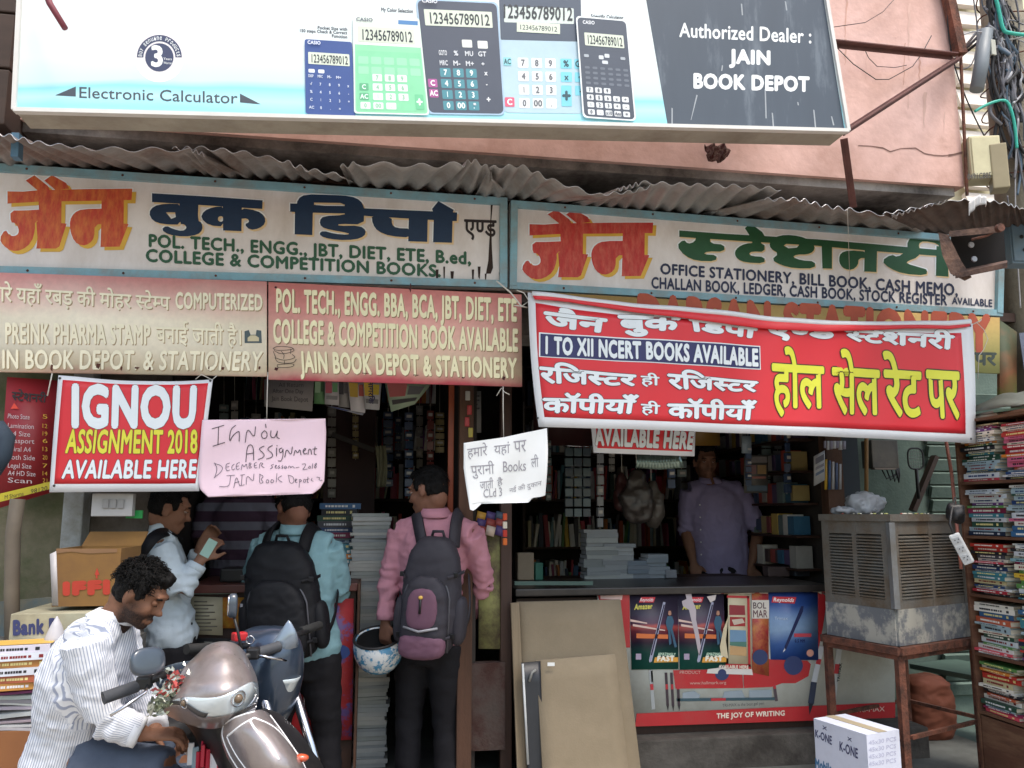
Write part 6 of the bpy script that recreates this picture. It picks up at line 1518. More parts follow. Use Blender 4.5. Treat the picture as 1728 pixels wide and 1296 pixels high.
# torn strip between the dark posters
tr = [(1154,1001),(1164,1001),(1166,1012),(1172,1028),(1172,1045),(1177,1070),(1180,1090),(1177,1105),(1174,1092),(1170,1070),(1164,1045),(1160,1028),(1150,1022),(1148,1014),(1156,1010)]
A([tr], 'b9aeb4', .0225, 'torn_strip'); A([[(1190,1006),(1206,1003),(1204,1012),(1196,1016)]], 'cfc4c0', .0225, 'torn_strip')
poster([(1219,1001),(1264,1002),(1267,1134),(1222,1131)], pm('cfc2a2', .6), 'cream_poster', 'cream poster with a red border and small pictures')
for pl_ in ([(1224,1004),(1261,1005),(1261,1009),(1224,1008)], [(1258,1005),(1262,1005),(1264,1124),(1260,1124)], [(1222,1119),(1264,1120),(1265,1128),(1222,1127)]): A([pl_], rdm, .0205, 'red_border')
A([[(1228,1020),(1254,1021),(1255,1037),(1228,1037)]], '8f3038', .0205); A([[(1229,1040),(1255,1041),(1255,1056),(1229,1056)]], '9c2a2e', .0205); A([[(1232,1045),(1250,1043),(1254,1050),(1236,1054)]], 'c8b8a8', .0212)
A([[(1229,1062),(1256,1063),(1257,1082),(1229,1082)]], '6f92b0', .0205); A([[(1229,1082),(1257,1082),(1257,1091),(1229,1088)]], '4e7a6c', .0205); A([[(1229,1089),(1257,1091),(1257,1106),(1229,1104)]], 'c09a6c', .0205)
text(SCn, 'AVAILABLE HERE', [(1210,1121),(1260,1122),(1260,1127),(1210,1126)], pm('e6d9c8', .5), ctr, .0225, bold=.08)
A([[(1218,1125),(1266,1128),(1268,1138),(1190,1135),(1192,1128)]], 'd5d2cc', .0195, 'torn_paper_edge')
A([[(1218,1060),(1226,1040),(1222,1080),(1226,1110),(1214,1105),(1212,1090)]], 'cfc2a2', .0228, 'torn_paper_edge')
poster([(1266,1001),(1294,1001),(1295,1140),(1268,1134)], mat('collage_print', 'a8383a', .5, .3, 9, dirt='c98a4a', damt=.4, dscale=14), 'pasted_paper', 'torn red and orange pasted paper')
A([[(1266,1012),(1295,1012),(1295,1043),(1266,1043)]], 'd2ccc2', .0205)
text(SCn, 'BOL', [(1268,1016),(1290,1016),(1290,1026),(1268,1026)], pm('4a3038', .5), ctr, .0215, bold=.02)
text(SCn, 'MAR', [(1268,1029),(1292,1029),(1292,1041),(1268,1041)], pm('5a3038', .5), ctr, .0215, bold=.02)
M_rp = fade_mat('blue_poster_print', [(0,'22408c'),(.25,'3f66a8'),(.45,'86a3c4'),(.6,'7c98bd'),(.8,'34528f'),(1,'1d2f66')], zc(1330,1112), zc(1330,998), .35, 3, .25)
poster([(1294,997),(1377,999),(1378,1113),(1298,1112)], M_rp, 'blue_poster', 'blue poster with a slanting black pen')
A([[(1301,1006),(1341,1007),(1338,1018),(1299,1016)]], 'c42f38', .0205); text(SCn, 'Reynolds', [(1303,1008),(1338,1009),(1336,1015),(1302,1014)], pm('f0e4e4', .4), ctr, .0215, bold=.05)
text(SCn, 'Trimax', [(1304,1040),(1326,1040),(1326,1045),(1304,1045)], pm('c3d0e4', .4), ctr, .0215)
A([[(1349,1022),(1353,1022),(1352,1031),(1324,1094),(1321,1096),(1321,1090)]], '1a2350', .0205); A([[(1321,1092),(1323,1095),(1318,1100)]], 'd8dce4', .0205)
A([[(1337,1068),(1366,1068),(1366,1074),(1337,1074)]], 'bd4450', .0205); text(SCn, '0.5 MM', [(1338,1078),(1355,1078),(1355,1083),(1338,1083)], pm('1d2a60', .4), ctr, .0215, bold=.06)
shape(SCn, [circ(1364,1101,6)], pm('d49a88', .4), ctr, 'seal_print', .0205)
# older red cards with blue roundels
def blob(cx, cy, rx, ry, n=24): return [(cx+rx*math.cos(2*math.pi*i/n)*(1+rnd.uniform(-.03,.03)), cy+ry*math.sin(2*math.pi*i/n)) for i in range(n)]
A([[(1262,1100),(1298,1112),(1360,1114),(1366,1120),(1362,1140),(1340,1152),(1300,1152),(1262,1148)]], rdm, .0155, 'red_card')
A([[(1134,1130),(1250,1128),(1252,1160),(1138,1161)]], rdm, .0170, 'red_card'); A([[(1252,1130),(1345,1128),(1350,1140),(1300,1158),(1253,1160)]], rdm, .0176, 'red_card')
for cx, cy, r_ in ((1280,1108,13),(1216,1135,12),(1336,1122,16)): shape(SCn, [circ(cx,cy,r_,20), circ(cx,cy,r_*.6,16)], pm('2f3c66', .5), ctr, 'blue_roundel', .019+.0004*(cx % 3), .0008)
text(SCn, 'www.hallmark.org', [(1162,1149),(1223,1148),(1223,1153),(1162,1154)], pm('c9a79c', .5), ctr, .0185)
text(SCn, 'PRODUCT', [(1145,1131),(1180,1131),(1180,1136),(1145,1136)], pm('c9a79c', .5), ctr, .0185)
text(SCn, 'TRI-MAX is the best gel pen', [(1217,1187),(1287,1183),(1287,1188),(1217,1192)], pm('6b6f6e', .5), ctr, .0155)
# printed pens
def penp(a, b, w_, c, tip=None, cap_=None):
    a, b = V(a), V(b); d_ = (b-a).normalized(); n_ = V((-d_.y, d_.x))*w_/2
    A([[tuple(a+n_),tuple(b+n_),tuple(b-n_),tuple(a-n_)]], c, .0165, 'printed_pen')
    if tip: c2 = b+d_*w_*2.0; A([[tuple(b+n_*.8),tuple(c2),tuple(b-n_*.8)]], tip, .0165, 'printed_pen_tip')
    if cap_:
        m_ = a.lerp(b, .35); A([[tuple(m_+n_*.9),tuple(a.lerp(b,.5)+n_*.9),tuple(a.lerp(b,.5)-n_*.9),tuple(m_-n_*.9)]], cap_, .0178, 'printed_pen_band')
penp((1096,1130),(1101,1196), 6, '9aa0a2', None, 'b03038'); penp((1098,1131),(1099,1150), 3, '26282c')
for x in (1124,1133,1143): penp((x-2,1134),(x+1,1190), 4.5, '3a2f38', '1d1d24', 'b03038')
penp((1140,1180),(1305,1178), 5, '35505a', None, 'b03038'); penp((1302,1140),(1308,1182), 5, '4a4048', None, 'b03038')
penp((1384,1090),(1371,1150), 9, 'c9ccd0', None, 'b8323a'); penp((1371,1150),(1366,1186), 10, '343c50', '22242c')
penp((1415,1082),(1402,1190), 9, 'b9bdbc', '22242c', 'b8323a'); text(SCn, 'TRIMAX', [(1409,1150),(1413,1118),(1418,1118),(1413,1150)], pm('2c3a3c', .5), ctr, .0190, bold=.05, fit='box')
A([[(1150,1168),(1170,1165),(1180,1172),(1176,1180),(1150,1180)],[(1220,1166),(1250,1164),(1256,1178),(1216,1180)],[(1262,1164),(1300,1163),(1300,1176),(1262,1178)]], '8d9aa4', .0158, 'printed_picture', kind='stuff')

# ================================================================ CARDBOARD SHEETS AND FRAMED BOARD LEANING ON THE COUNTER
M_card = mat('grey_brown_cardboard', '8c7f6a', .92, .10, 3, dirt='70634f', damt=.32, dscale=2.0, bump=.15, bscale=120, sharp=.2)
def leaning(q, Yt, Ybm, m, name, label, cat, thick=.012):
    TL, TR, BR, BL = [W(q[0][0],q[0][1],Yt), W(q[1][0],q[1][1],Yt), W(q[2][0],q[2][1],Ybm), W(q[3][0],q[3][1],Ybm)]
    # extend to the ground
    def dn(a, b): t = (a.z-.0)/(a.z-b.z); return a+(b-a)*t
    BRg, BLg = dn(TR, BR), dn(TL, BL); th = V((0,thick,0))
    def fn(u, t): return (TL.lerp(TR, u)).lerp(BLg.lerp(BRg, u), t)+V((0,.008*math.sin(t*3)*math.sin(u*3),0))
    mb = MB().grid(fn, 6, 8, 0, True, thick, V((0,1,0)))
    return mb.build(name, m, label=label, cat=cat)
leaning([(872,1016),(1047,1012),(1078,1270),(880,1276)], .33, .20, M_card, 'cardboard_sheet', 'largest grey-brown cardboard sheet leaning against the right counter', 'cardboard', .02)
leaning([(862,1018),(876,1017),(888,1276),(872,1278)], .30, .17, mat('cardboard_edge', '857660', .92, .2, 4, stretch=(20,1,1)), 'cardboard_sheet', 'narrow strip of cardboard sheet showing left of the largest sheet', 'cardboard', .02)
leaning([(905,1115),(1038,1104),(1060,1290),(915,1290)], .20, .10, M_card, 'cardboard_sheet', 'smaller grey-brown cardboard sheet leaning in front of the largest one', 'cardboard', .015)
bo = leaning([(880,1119),(912,1116),(918,1290),(890,1290)], .185, .12, pm('22242a', .4, .2), 'framed_board', 'dark board with a thin white edge leaning between the cardboard sheets', 'board', .012)
a_, b2_ = W(882,1120,.175), W(891,1290,.11); MB().tube([a_, b2_], .006, 8).build('white_edge', pm('b9bcbc', .5, .2), bo)
MB().grid(lambda u, t: W(924+12*u, 1118+6*t, .17), 1, 1, 0, False, .001).build('tape_piece', pm('d8dad8', .4), bo)
MB().tube([W(893,1150,.165), W(898,1135,.16), W(904,1130,.165)], .006, 6).build('tape_flap', pm('8c8c88', .5), bo)

# ================================================================ BOXES, COOLER, BOOKCASE ON THE RIGHT
ctn = empty('carton', tuple(WZ(1450,1300,.0)), 'white printed K-ONE carton standing on the ground at bottom right', 'carton')
tl, tm, tr_ = PD(1372,1212,3.75), PD(1462,1244,3.50), PD(1517,1229,3.72)
zt2 = (tl.z+tm.z+tr_.z)/3
tl, tm, tr_ = WZ(1373,1212,zt2), WZ(1462,1240,zt2), WZ(1517,1231,zt2)
t4 = tl+(tr_-tm)
base_ = [V((p.x, p.y, .15 if False else 0.0)) for p in (tl, tm, tr_, t4)]
hgt_ = zt2; base_ = [V((p.x, p.y, zt2-.42)) for p in (tl, tm, tr_, t4)]
M_box = mat('white_carton', 'c9cddc', .7, .08, 6, dirt='a8abb8', damt=.25)
MB().box8(base_+[tl, tm, tr_, t4]).build('carton_body', M_box, ctn)
MB().box8([p+V((0,0,.001)) for p in (tl.lerp(tm,.5)+V((0,0,0)),)]*4 + [tl]*4) if False else None
tape = MB(); a_, b2_ = tl.lerp(t4,.5), tm.lerp(tr_,.5); tape.beam(a_+V((0,0,.0015)), b2_+V((0,0,.0015)), .05, .001); tape.build('packing_tape', pm('b3a68c', .3), ctn)
SL = tri_plane(tl, tm, base_[0]); SR = tri_plane(tm, tr_, base_[1])
M_bink = pm('3d3f63', .6)
text(SL, 'K-ONE', [(1376,1231),(1404,1243),(1404,1257),(1376,1243)], M_bink, ctn, .001, bold=.04); text(SL, 'K-ONE', [(1417,1251),(1448,1264),(1448,1280),(1417,1266)], M_bink, ctn, .001, bold=.04)
text(SL, 'x', [(1388,1224),(1396,1227),(1396,1233),(1388,1230)], M_bink, ctn, .001, fit='box'); text(SL, 'x', [(1430,1243),(1438,1246),(1438,1252),(1430,1249)], M_bink, ctn, .001, fit='box')
text(SL, 'Mobile', [(1376,1280),(1404,1290),(1404,1306),(1376,1296)], pm('3f6f96',.6), ctn, .001, bold=.07)
for k in range(4): text(SR, '45x30 PCS', [(1466,1250+k*12),(1512,1243+k*12),(1512,1250+k*12),(1466,1257+k*12)], pm('a9abc4',.6), ctn, .001)

# ---- desert cooler on an iron stand
cool = None
pc, plf, prt = PD(1500,868,4.15), PD(1387,870,4.55), PD(1622,862,4.50)
zt_c = pc.z; eL = V((plf.x-pc.x, plf.y-pc.y, 0)); eR = V((prt.x-pc.x, prt.y-pc.y, 0))
wL, wR = eL.length, eR.length; eL.normalize(); eR.normalize()
zb_c = PD(1512,1085,4.15).z; H_ = zt_c-zb_c
cool = empty('air_cooler', tuple(V((pc.x, pc.y, zb_c))+eL*wL/2+eR*wR/2), 'battered grey metal desert cooler with louvred sides standing on an iron stand', 'air cooler')
M_cool = mat('grey_cooler_paint', '6f6c66', .6, .2, 6, dirt='5a4a38', damt=.45, dscale=6, bump=.3)
M_cooll = mat('peeling_cooler_base', '6c7075', .6, .15, 5, dirt='b0ada2', damt=.45, dscale=7, sharp=.05)
M_cbl = mat('dark_louvre_void', '1c1916', .9)
def cp(a, b, z): return V((pc.x, pc.y, zb_c+z))+eL*a+eR*b
def fbox(dirv, oth, a0, a1, z0, z1, o0, o1, nm, m, par=None, rot=0):
    """box on a side face: along dirv a0..a1, height z0..z1, depth o0..o1 (outward negative other-axis)"""
    P = []
    for z in (z0, z1):
        for a, o in ((a0,o0),(a1,o0),(a1,o1),(a0,o1)):
            zz_ = z+(rot if o == o0 else 0)
            P.append(V((pc.x,pc.y,zb_c+zz_))+dirv*a-oth*o)
    return MB().box8(P).build(nm, m, par or cool)
MB().box8([cp(.02,.02,.04), cp(wL-.02,.02,.04), cp(wL-.02,wR-.02,.04), cp(.02,wR-.02,.04), cp(.02,.02,H_-.03), cp(wL-.02,.02,H_-.03), cp(wL-.02,wR-.02,H_-.03), cp(.02,wR-.02,H_-.03)]).build('louvre_void_core', M_cbl, cool)  # near-black box: the shade behind the louvres put into its colour
MB().box8([cp(-.02,-.02,H_-.035), cp(wL+.01,-.02,H_-.035), cp(wL+.01,wR+.01,H_-.035), cp(-.02,wR+.01,H_-.035), cp(-.02,-.02,H_), cp(wL+.01,-.02,H_), cp(wL+.01,wR+.01,H_), cp(-.02,wR+.01,H_)]).build('top_cover', M_cool, cool)
for dv, ov, wd in ((eL, eR, wL), (eR, eL, wR)):
    fbox(dv, ov, .0, wd, 0, H_*.27, -.01, .012, 'water_tank_panel', M_cooll)
    for a0, a1 in ((.004,.05),(wd/2-.012,wd/2+.016),(wd-.05,wd)): fbox(dv, ov, a0, a1, H_*.27, H_-.036, -.01, .010, 'panel_post', M_cool)
    fbox(dv, ov, .05, wd-.05, H_-.10, H_-.036, -.01, .008, 'panel_rail', M_cool); fbox(dv, ov, .05, wd-.05, H_*.27, H_*.34, -.01, .008, 'panel_rail', M_cool)
    nz_ = 20
    for half in ((.05, wd/2-.012), (wd/2+.016, wd-.05)):
        for k in range(nz_):
            z = H_*.345+(H_*.655-.104)*k/nz_
            fbox(dv, ov, half[0], half[1], z, z+.006, -.012, .012, 'louvre', M_cool, rot=.011)
MB().beam(cp(-.012,-.012,H_*.28), cp(-.012,-.012,H_-.04), .03, .03, up=(0,1,0)).build('corner_strip', mat('bare_aluminium', '8f9498', .45, .25, 9, dirt='6a5c48', damt=.35, metal=.4), cool)
# stand
std = empty('iron_stand', tuple(cool.location-V((0,0,zb_c))), 'rusty angle-iron stand under the desert cooler', 'stand')
for a, b in ((-.01,-.01),(wL,-.01),(wL,wR),(-.01,wR)):
    MB().beam(V((cp(a,b,0).x, cp(a,b,0).y, zb_c-.03)), V((cp(a,b,0).x, cp(a,b,0).y, .0)), .035, .035, up=(0,1,0)).build('leg', M_rust, std)
cs = [cp(-.03,-.03,-.02), cp(wL+.02,-.03,-.02), cp(wL+.02,wR+.02,-.02), cp(-.03,wR+.02,-.02)]
for i in range(4): MB().beam(cs[i], cs[(i+1) % 4], .03, .035).build('top_rail', M_rust, std)
lw = [V((p.x, p.y, zb_c-.42)) for p in cs]
for i in range(4): MB().beam(lw[i].lerp(lw[(i+1)%4],.06), lw[i].lerp(lw[(i+1)%4],.94), .018, .018).build('cross_bar', M_rust, std)
MB().box8([V((p.x,p.y,zb_c-.062))for p in cs]+[V((p.x,p.y,zb_c-.042)) for p in cs]).build('shelf_plate', M_rust, std)
# plastic bag and clutter on the cooler
bagc = cp(wL*.72, wR*.35, H_)
mb = MB(); superell(mb, bagc+V((0,0,.055)), (V((.10,0,0)), V((0,.07,0)), V((0,0,.062))), .8, .8, 26, 16)
M_poly = mat('cloudy_polythene', 'a9abb0', .35, .1, 12, spec=.6)
ob = remesh(mb, 'plastic_bag', .008, 1, [M_poly], None, disp=lambda c: .020*MN.noise(c*26)+.012*abs(MN.noise(c*50)))
tag(ob, 'crumpled cloudy plastic bag lying on top of the air cooler', 'plastic bag'); center_origin(ob)
mb = MB(); superell(mb, bagc+V((-.13,0,.02)), (V((.07,0,0)), V((0,.05,0)), V((0,0,.02))), .8, .8, 20, 10)
ob = remesh(mb, 'polythene_scrap', .007, 1, [M_poly], None, disp=lambda c: .012*MN.noise(c*40)); tag(ob, 'flat crumpled end of polythene beside the plastic bag on the cooler', 'polythene'); center_origin(ob)
for k in range(26):                                           # paint-splashed grit along the front rim
    p = cp(rnd.uniform(-.02,.3) if k % 2 else -.01, -.01 if k % 2 else rnd.uniform(0,.34), H_+.003)
    MB().ball(p, (rnd.uniform(.004,.011), rnd.uniform(.004,.009), .004), 6, 4).build('paint_drip', pm(rnd.choice(('b8b4a4','8c4a40','c8c4b4','9a9c60')), .7), cool)
# extension strip tied to the cooler corner
ps = empty('power_strip', tuple(PD(1625,945,3.95)), 'white extension socket strip hanging at a slant before the bookcase', 'power strip')
pa, pb = PD(1609,901,3.95), PD(1636,951,3.93); ax_ = (pb-pa).normalized(); fr_ = (CO-pa).normalized(); fr_ = (fr_-ax_*fr_.dot(ax_)).normalized(); sx_ = ax_.cross(fr_)
Mx = Matrix((sx_, fr_, ax_)).transposed()
MB().box(mid(pa,pb), (.05,.022,(pb-pa).length), rot=Mx, bev=.009).build('strip_body', pm('c9cbcc', .4, .08), ps)
for k in range(3):
    c = pa.lerp(pb, .2+.29*k)+fr_*.012
    MB().box(c, (.030,.004,.030), rot=Mx, bev=.001).build('socket', pm('b4b6b8', .4), ps)
    for dx, dz in ((-.008,-.004),(.008,-.004),(0,.009)): MB().ball(c+sx_*dx+ax_*dz+fr_*.003, (.0028,.0028,.0028), 6, 4).build('socket_hole', pm('2a2a2c', .6), ps)
MB().tube([pa, pa+V((0,.02,.05)), PD(1606,862,4.0), PD(1612,840,4.1)], .006, 6).build('strip_cable', M_wire, ps)
mb = MB(); superell(mb, PD(1612,866,4.05), (V((.045,0,0)), V((0,.04,0)), V((0,0,.05))), .8, .8, 18, 10)
ob = remesh(mb, 'cable_bundle', .008, 1, [mat('black_tape', '1c1b1e', .5, .2, 30)], None, disp=lambda c: .014*MN.noise(c*30)); tag(ob, 'black taped bundle of cable at the cooler right corner', 'cable bundle'); center_origin(ob)

# ---- bookcase facing left, running towards us
def obj_color_mat(name, rough): return mat(name, 'ffffff', rough, .10, 14, info=True)
M_cover = obj_color_mat('book_cover', .45); M_pages = mat('paper_edges', 'c4bca8', .9, .18, 60, stretch=(1,1,18)); M_pagew = mat('white_paper_edges', 'c9ccd2', .9, .15, 60, stretch=(1,1,18))
PAL = ['b8342c','c9ccd0','27406e','d8b440','1d2c44','b9583a','e0dcd0','3f7f8c','8a2c50','cfd4d8','5a8a4a','d9d2c0','6a3a78','c8782c','22252c','d04a5a','9fb4bc','e8e4da','33608a','c2b68c','a82838','f0e8d8','4a4a52','d06a8c','78a0a8','e4e4e4','284a3c','dadad4']
_bk = {}
def book_meshes(L, T, wd, pages=M_pages):
    """lying book: spine faces -Y local; L along X, wd along Y, T up"""
    key = (round(L,3), round(T,3), round(wd,3), pages.name)
    if key in _bk: return _bk[key]
    c = .0016
    mb = MB(); mb.box((0,wd/2,c/2), (L,wd,c)).box((0,wd/2,T-c/2), (L,wd,c)).box((0,c/2,T/2), (L,c,T-2*c+.0001))
    pg = MB().box((0,wd/2+.0,T/2), (L-.006,wd-.006,T-2*c-.0002))
    tt = MB()
    x_ = -L*.36; rr_ = random.Random(int(T*1e5)+int(L*1e3))
    while x_ < L*.16:
        w__ = rr_.uniform(.004,.012); tt.box((x_+w__/2,-.0003,T/2), (w__,.0006,T*.34)); x_ += w__+rr_.choice((.0015,.0015,.005))
    t2 = MB().box((L*.33,-.0003,T/2), (L*.06,.0006,T*.45))
    _bk[key] = (mb.mesh('book', M_cover), pg.mesh('pages', pages), tt.mesh('spine_title', M_ttl), t2.mesh('publisher_mark', M_ttl)); return _bk[key]
M_ttl = obj_color_mat('spine_print', .5)
def rgba(h): return (*lin(h), 1)
SEEN_LABELS = {}
def book(loc, rz, L, T, wd, col, label, group, titles=True, pages=M_pages, cat='book'):
    a, b, c, c2 = book_meshes(L, T, wd, pages)
    r_ = bpy.data.objects.new('book', a); COL.objects.link(r_); r_.location = loc; r_.rotation_euler.z = rz; r_.color = rgba(col)
    tag(r_, label, cat, group)
    p = bpy.data.objects.new('pages', b); COL.objects.link(p); p.parent = r_
    if titles:
        lum = sum(lin(col)); tc_ = random.choice(('1c1c22','7a1c20','1d3566')) if lum > .9 else random.choice(('e8e4da','e8d890','d8d8d8'))
        for msh in (c, c2):
            q = bpy.data.objects.new(msh.name, msh); COL.objects.link(q); q.parent = r_; q.color = rgba(tc_)
    return r_
CN = {'b8342c':'red','c9ccd0':'pale grey','27406e':'navy','d8b440':'yellow','1d2c44':'dark blue','b9583a':'rust orange','e0dcd0':'cream','3f7f8c':'teal','8a2c50':'maroon','cfd4d8':'light grey','5a8a4a':'green','d9d2c0':'ivory','6a3a78':'purple','c8782c':'orange','22252c':'black','d04a5a':'coral','9fb4bc':'grey-blue','e8e4da':'white','33608a':'blue','c2b68c':'tan','a82838':'crimson','f0e8d8':'off-white','4a4a52':'charcoal','d06a8c':'pink','78a0a8':'pale teal','e4e4e4':'white','284a3c':'dark green','dadad4':'light grey'}
ORD = ['lowest','second','third','fourth','fifth','sixth','seventh','eighth','ninth','tenth','eleventh','twelfth','thirteenth','fourteenth','fifteenth','sixteenth','seventeenth','eighteenth','nineteenth','twentieth','twenty-first','twenty-second','twenty-third','twenty-fourth']
def ordn(k):
    if k < len(ORD): return ORD[k]
    n = k+1; return '%d%s' % (n, 'th' if 10 < n % 100 < 14 else {1:'st',2:'nd',3:'rd'}.get(n % 10, 'th'))
def stack_label(k, n, col, where):
    if k == 0: o = 'lowest'
    elif k == n-1: o = 'topmost'
    else: o = ordn(k)+' from bottom'
    return '%s book, %s, in the %s' % (CN.get(col, 'pale'), o, where)
far = PD(1634,1000,4.30); XB = far.x; Y0 = far.y
bc = empty('bookcase', (XB+.12, Y0-.7, 0), 'tall brown wooden bookcase of lying books at the right edge of the photo', 'bookcase')
def zB(py, px=1634): return PD(px,py,4.30).z
depthB = .24; Y1 = Y0-1.15
shelfz = [zB(706,1615), zB(812,1620), zB(903,1626), zB(1000,1638), zB(1096,1646), zB(1190,1654)]
M_case = mat('brown_bookcase_wood', '5e3d2c', .7, .25, 4, stretch=(1,1,6), dirt='8a6a50', damt=.3, bump=.2)
def yX(): return XB
for k, z in enumerate(shelfz): MB().box((XB+depthB/2, (Y0+Y1)/2, z-.009), (depthB, Y0-Y1, .014)).build('shelf', M_case, bc)
ysp = [Y0, Y0-.29, Y0-.58, Y0-.87, Y1]
for i, y in enumerate((Y0, Y1)): MB().box((XB+depthB/2, y, (shelfz[0])/2), (depthB+.004, .014, shelfz[0])).build('side_panel', M_case, bc)
MB().box((XB+depthB+.006, (Y0+Y1)/2, shelfz[0]/2), (.012, Y0-Y1, shelfz[0])).build('back_panel', M_case, bc)
for y in ysp[1:-1]:
    for k in range(5): MB().box((XB+depthB/2+.06, y, (shelfz[k]+shelfz[k+1])/2), (depthB-.14, .016, shelfz[k]-shelfz[k+1]-.02)).build('divider', M_case, bc)
MB().box((XB+.01, (Y0+Y1)/2, shelfz[5]/2-.01), (.014, Y0-Y1-.03, shelfz[5]-.03)).build('base_board', M_case, bc)
rows = ['top row','second row','third row','fourth row','bottom row']; cols_ = ['farthest pile','second pile','third pile','near pile']
random.seed(23)
for r_ in range(5):
    for c_ in range(3):
        zfl, zce = shelfz[r_+1], shelfz[r_]-.02; yc = (ysp[c_]+ysp[c_+1])/2; z = zfl; n = 0; items = []
        lim = (zce-zfl)*random.uniform(.93,.99)
        while True:
            T = random.choice((.008,.010,.012,.014,.017,.021,.026))
            if z-zfl+T > lim: break
            items.append((z, T)); z += T+.0004
        run_col = None
        for k, (z_, T) in enumerate(items):
            if run_col is None or random.random() < .8: run_col = random.choice(PAL)
            L = random.choice((.20,.22,.24,.26)); wd = random.choice((.14,.155,.17))
            book((XB+.004+random.uniform(0,.03), yc+random.uniform(-.014,.014), z_), -math.pi/2+R(random.uniform(-5,5)), L, T, wd, run_col,
                 stack_label(k, len(items), run_col, '%s of the bookcase, %s' % (cols_[c_], rows[r_])), 'books lying in the street bookcase', pages=M_pages)
# things heaped over the bookcase
for k, (px, py, col) in enumerate(((1645,694,'b0a898'),(1665,688,'8a6a5a'),(1690,692,'c4b8a0'),(1655,672,'6f6a60'),(1680,668,'5c7a6c'),(1700,672,'8c8478'))):
    p = PD(px, py, 4.2-.15*(k % 3)); z = shelfz[0]+.002+.012*(k//3)
    book((XB+.03, Y0-.17-.22*(k % 3), z), -math.pi/2+R(random.uniform(-14,14)), .22, .011, .17, col, 'dusty loose notebook %s on top of the bookcase, %s layer' % (('at the far end','in the middle','at the near end')[k % 3], ('lower','upper')[k//3]), 'notebooks heaped on the bookcase', False)
MB().grid(lambda u, t: V((XB+.02+.2*t, Y0-.05-.9*u, shelfz[0]+.035+.03*math.sin(u*9)*math.sin(t*3)+.09*t+.015*MN.noise(V((u*6,t*4,2))))), 24, 10, 0, True, .002).build('tarpaulin', mat('grey_tarpaulin', '5f635c', .6, .25, 8, dirt='8a8a80', damt=.3),
    label='crumpled grey sheet spread over the top of the bookcase', cat='tarpaulin')
MB().tube([W(1596,742,.1), W(1606,800,.05), W(1614,880,.0), W(1622,960,-.03)], .009, 8).build('red_pole', mat('faded_red_pole', 'a86a5c', .6, .2, 14), label='thin faded red pole standing at the left edge of the bookcase', cat='pole')
# left side cluster: hung stuff in the green bay
yb = bay_y-.05
def hangbox(px0, py0, px1, py1, Y, m, nm, label, cat, bev=.006, dpt=.05):
    a, b = W(px0,py0,Y), W(px1,py1,Y); return MB().box(((a.x+b.x)/2, Y+dpt/2, (a.z+b.z)/2), (b.x-a.x, dpt, a.z-b.z), bev=bev).build(nm, m, label=label, cat=cat)
hb = hangbox(1470,742,1518,790, yb-.15, mat('dusty_grey_metal','5c5a58',.6,.2,8,dirt='8c8478',damt=.3), 'meter_box', 'dusty grey meter box hanging on the green wall above the cooler', 'meter box', dpt=.12)
MB().box(((W(1474,790,yb-.17).x+W(1510,790,yb-.17).x)/2, yb-.16, W(1490,790,yb-.17).z-.004), (.15,.05,.01)).build('bottom_lip', pm('8a7d74', .6), hb)
for k in range(4): MB().tube([W(1488+k*8,792,yb-.1), W(1496+k*7,808+k*2,yb-.12), W(1512+k*2,800,yb-.1), W(1514,770,yb-.06)], .005, 6).build('meter_cable', M_wire, hb)
swt = empty('racket', tuple(W(1547,800,yb-.2)), 'black plastic mosquito racket hanging upside down on the green wall', 'racket')
c_ = W(1545,774,yb-.2); x_ = V((1,0,0)); z_ = V((0,0,1))
MB().tube([c_+x_*.055*sgnpow(math.cos(a),.6)+z_*.068*sgnpow(math.sin(a),.6) for a in [i*math.pi/14 for i in range(28)]], .006, 6, closed=True).build('frame', M_blkp, swt)
for k in range(7): MB().tube([c_+x_*(-.05+.0166*k)+z_*.058, c_+x_*(-.05+.0166*k)-z_*.058], .0015, 4).build('mesh_wire', pm('6c6c70', .4), swt)
for k in range(5): MB().tube([c_+x_*-.05+z_*(-.044+.022*k), c_+x_*.05+z_*(-.044+.022*k)], .0015, 4).build('mesh_wire', pm('6c6c70', .4), swt)
MB().tube([c_-z_*.068, c_-z_*.26], .011, 8).build('handle', M_blkp, swt)
MB().beam(W(1578,770,yb-.1), W(1540,862,yb-.1), .05, .03).build('slanting_plank', M_darkwood, label='dark plank slanting down in front of the green shutter', cat='plank')
MB().tube([W(1462,700,.62), W(1462,870,.62)], .012, 8).build('conduit_pipe', mat('yellowish_pipe','8a6a40',.6,.2,9), label='thin brownish pipe right of the blue-grey door jamb', cat='pipe')
MB().box(((W(1424,800,.6).x+W(1452,800,.6).x)/2, .66, 1.25), (W(1452,800,.6).x-W(1424,800,.6).x, .1, 2.3)).build('door_jamb', mat('blue_grey_jamb','2c3640',.7,.2,5), bld)
MB().box(((W(1396,800,.6).x+W(1423,800,.6).x)/2, .64, 1.25), (W(1423,800,.6).x-W(1396,800,.6).x, .08, 2.3)).build('door_jamb', M_wood, bld)
# under the cooler: orange sack, green table
mb = MB(); superell(mb, V((W(1560,1130,.75).x, .75, .33)), (V((.15,0,0)), V((0,.12,0)), V((0,0,.2))), .6, .7, 22, 14)
ob = remesh(mb, 'sack', .012, 2, [mat('rust_orange_sack', '6e3a26', .8, .2, 8)], None, disp=lambda c: folds(c, .012, 8, 2)); tag(ob, 'rust-orange bulging sack on the floor behind the cooler stand', 'sack'); center_origin(ob)
MB().box((W(1622,1120,.9).x, .85, W(1622,1128,.9).z), (.42,.5,.03), rz=.3).build('low_table', mat('green_table','43574f',.6,.2,6), label='low green table top between the cooler stand and the bookcase', cat='table')
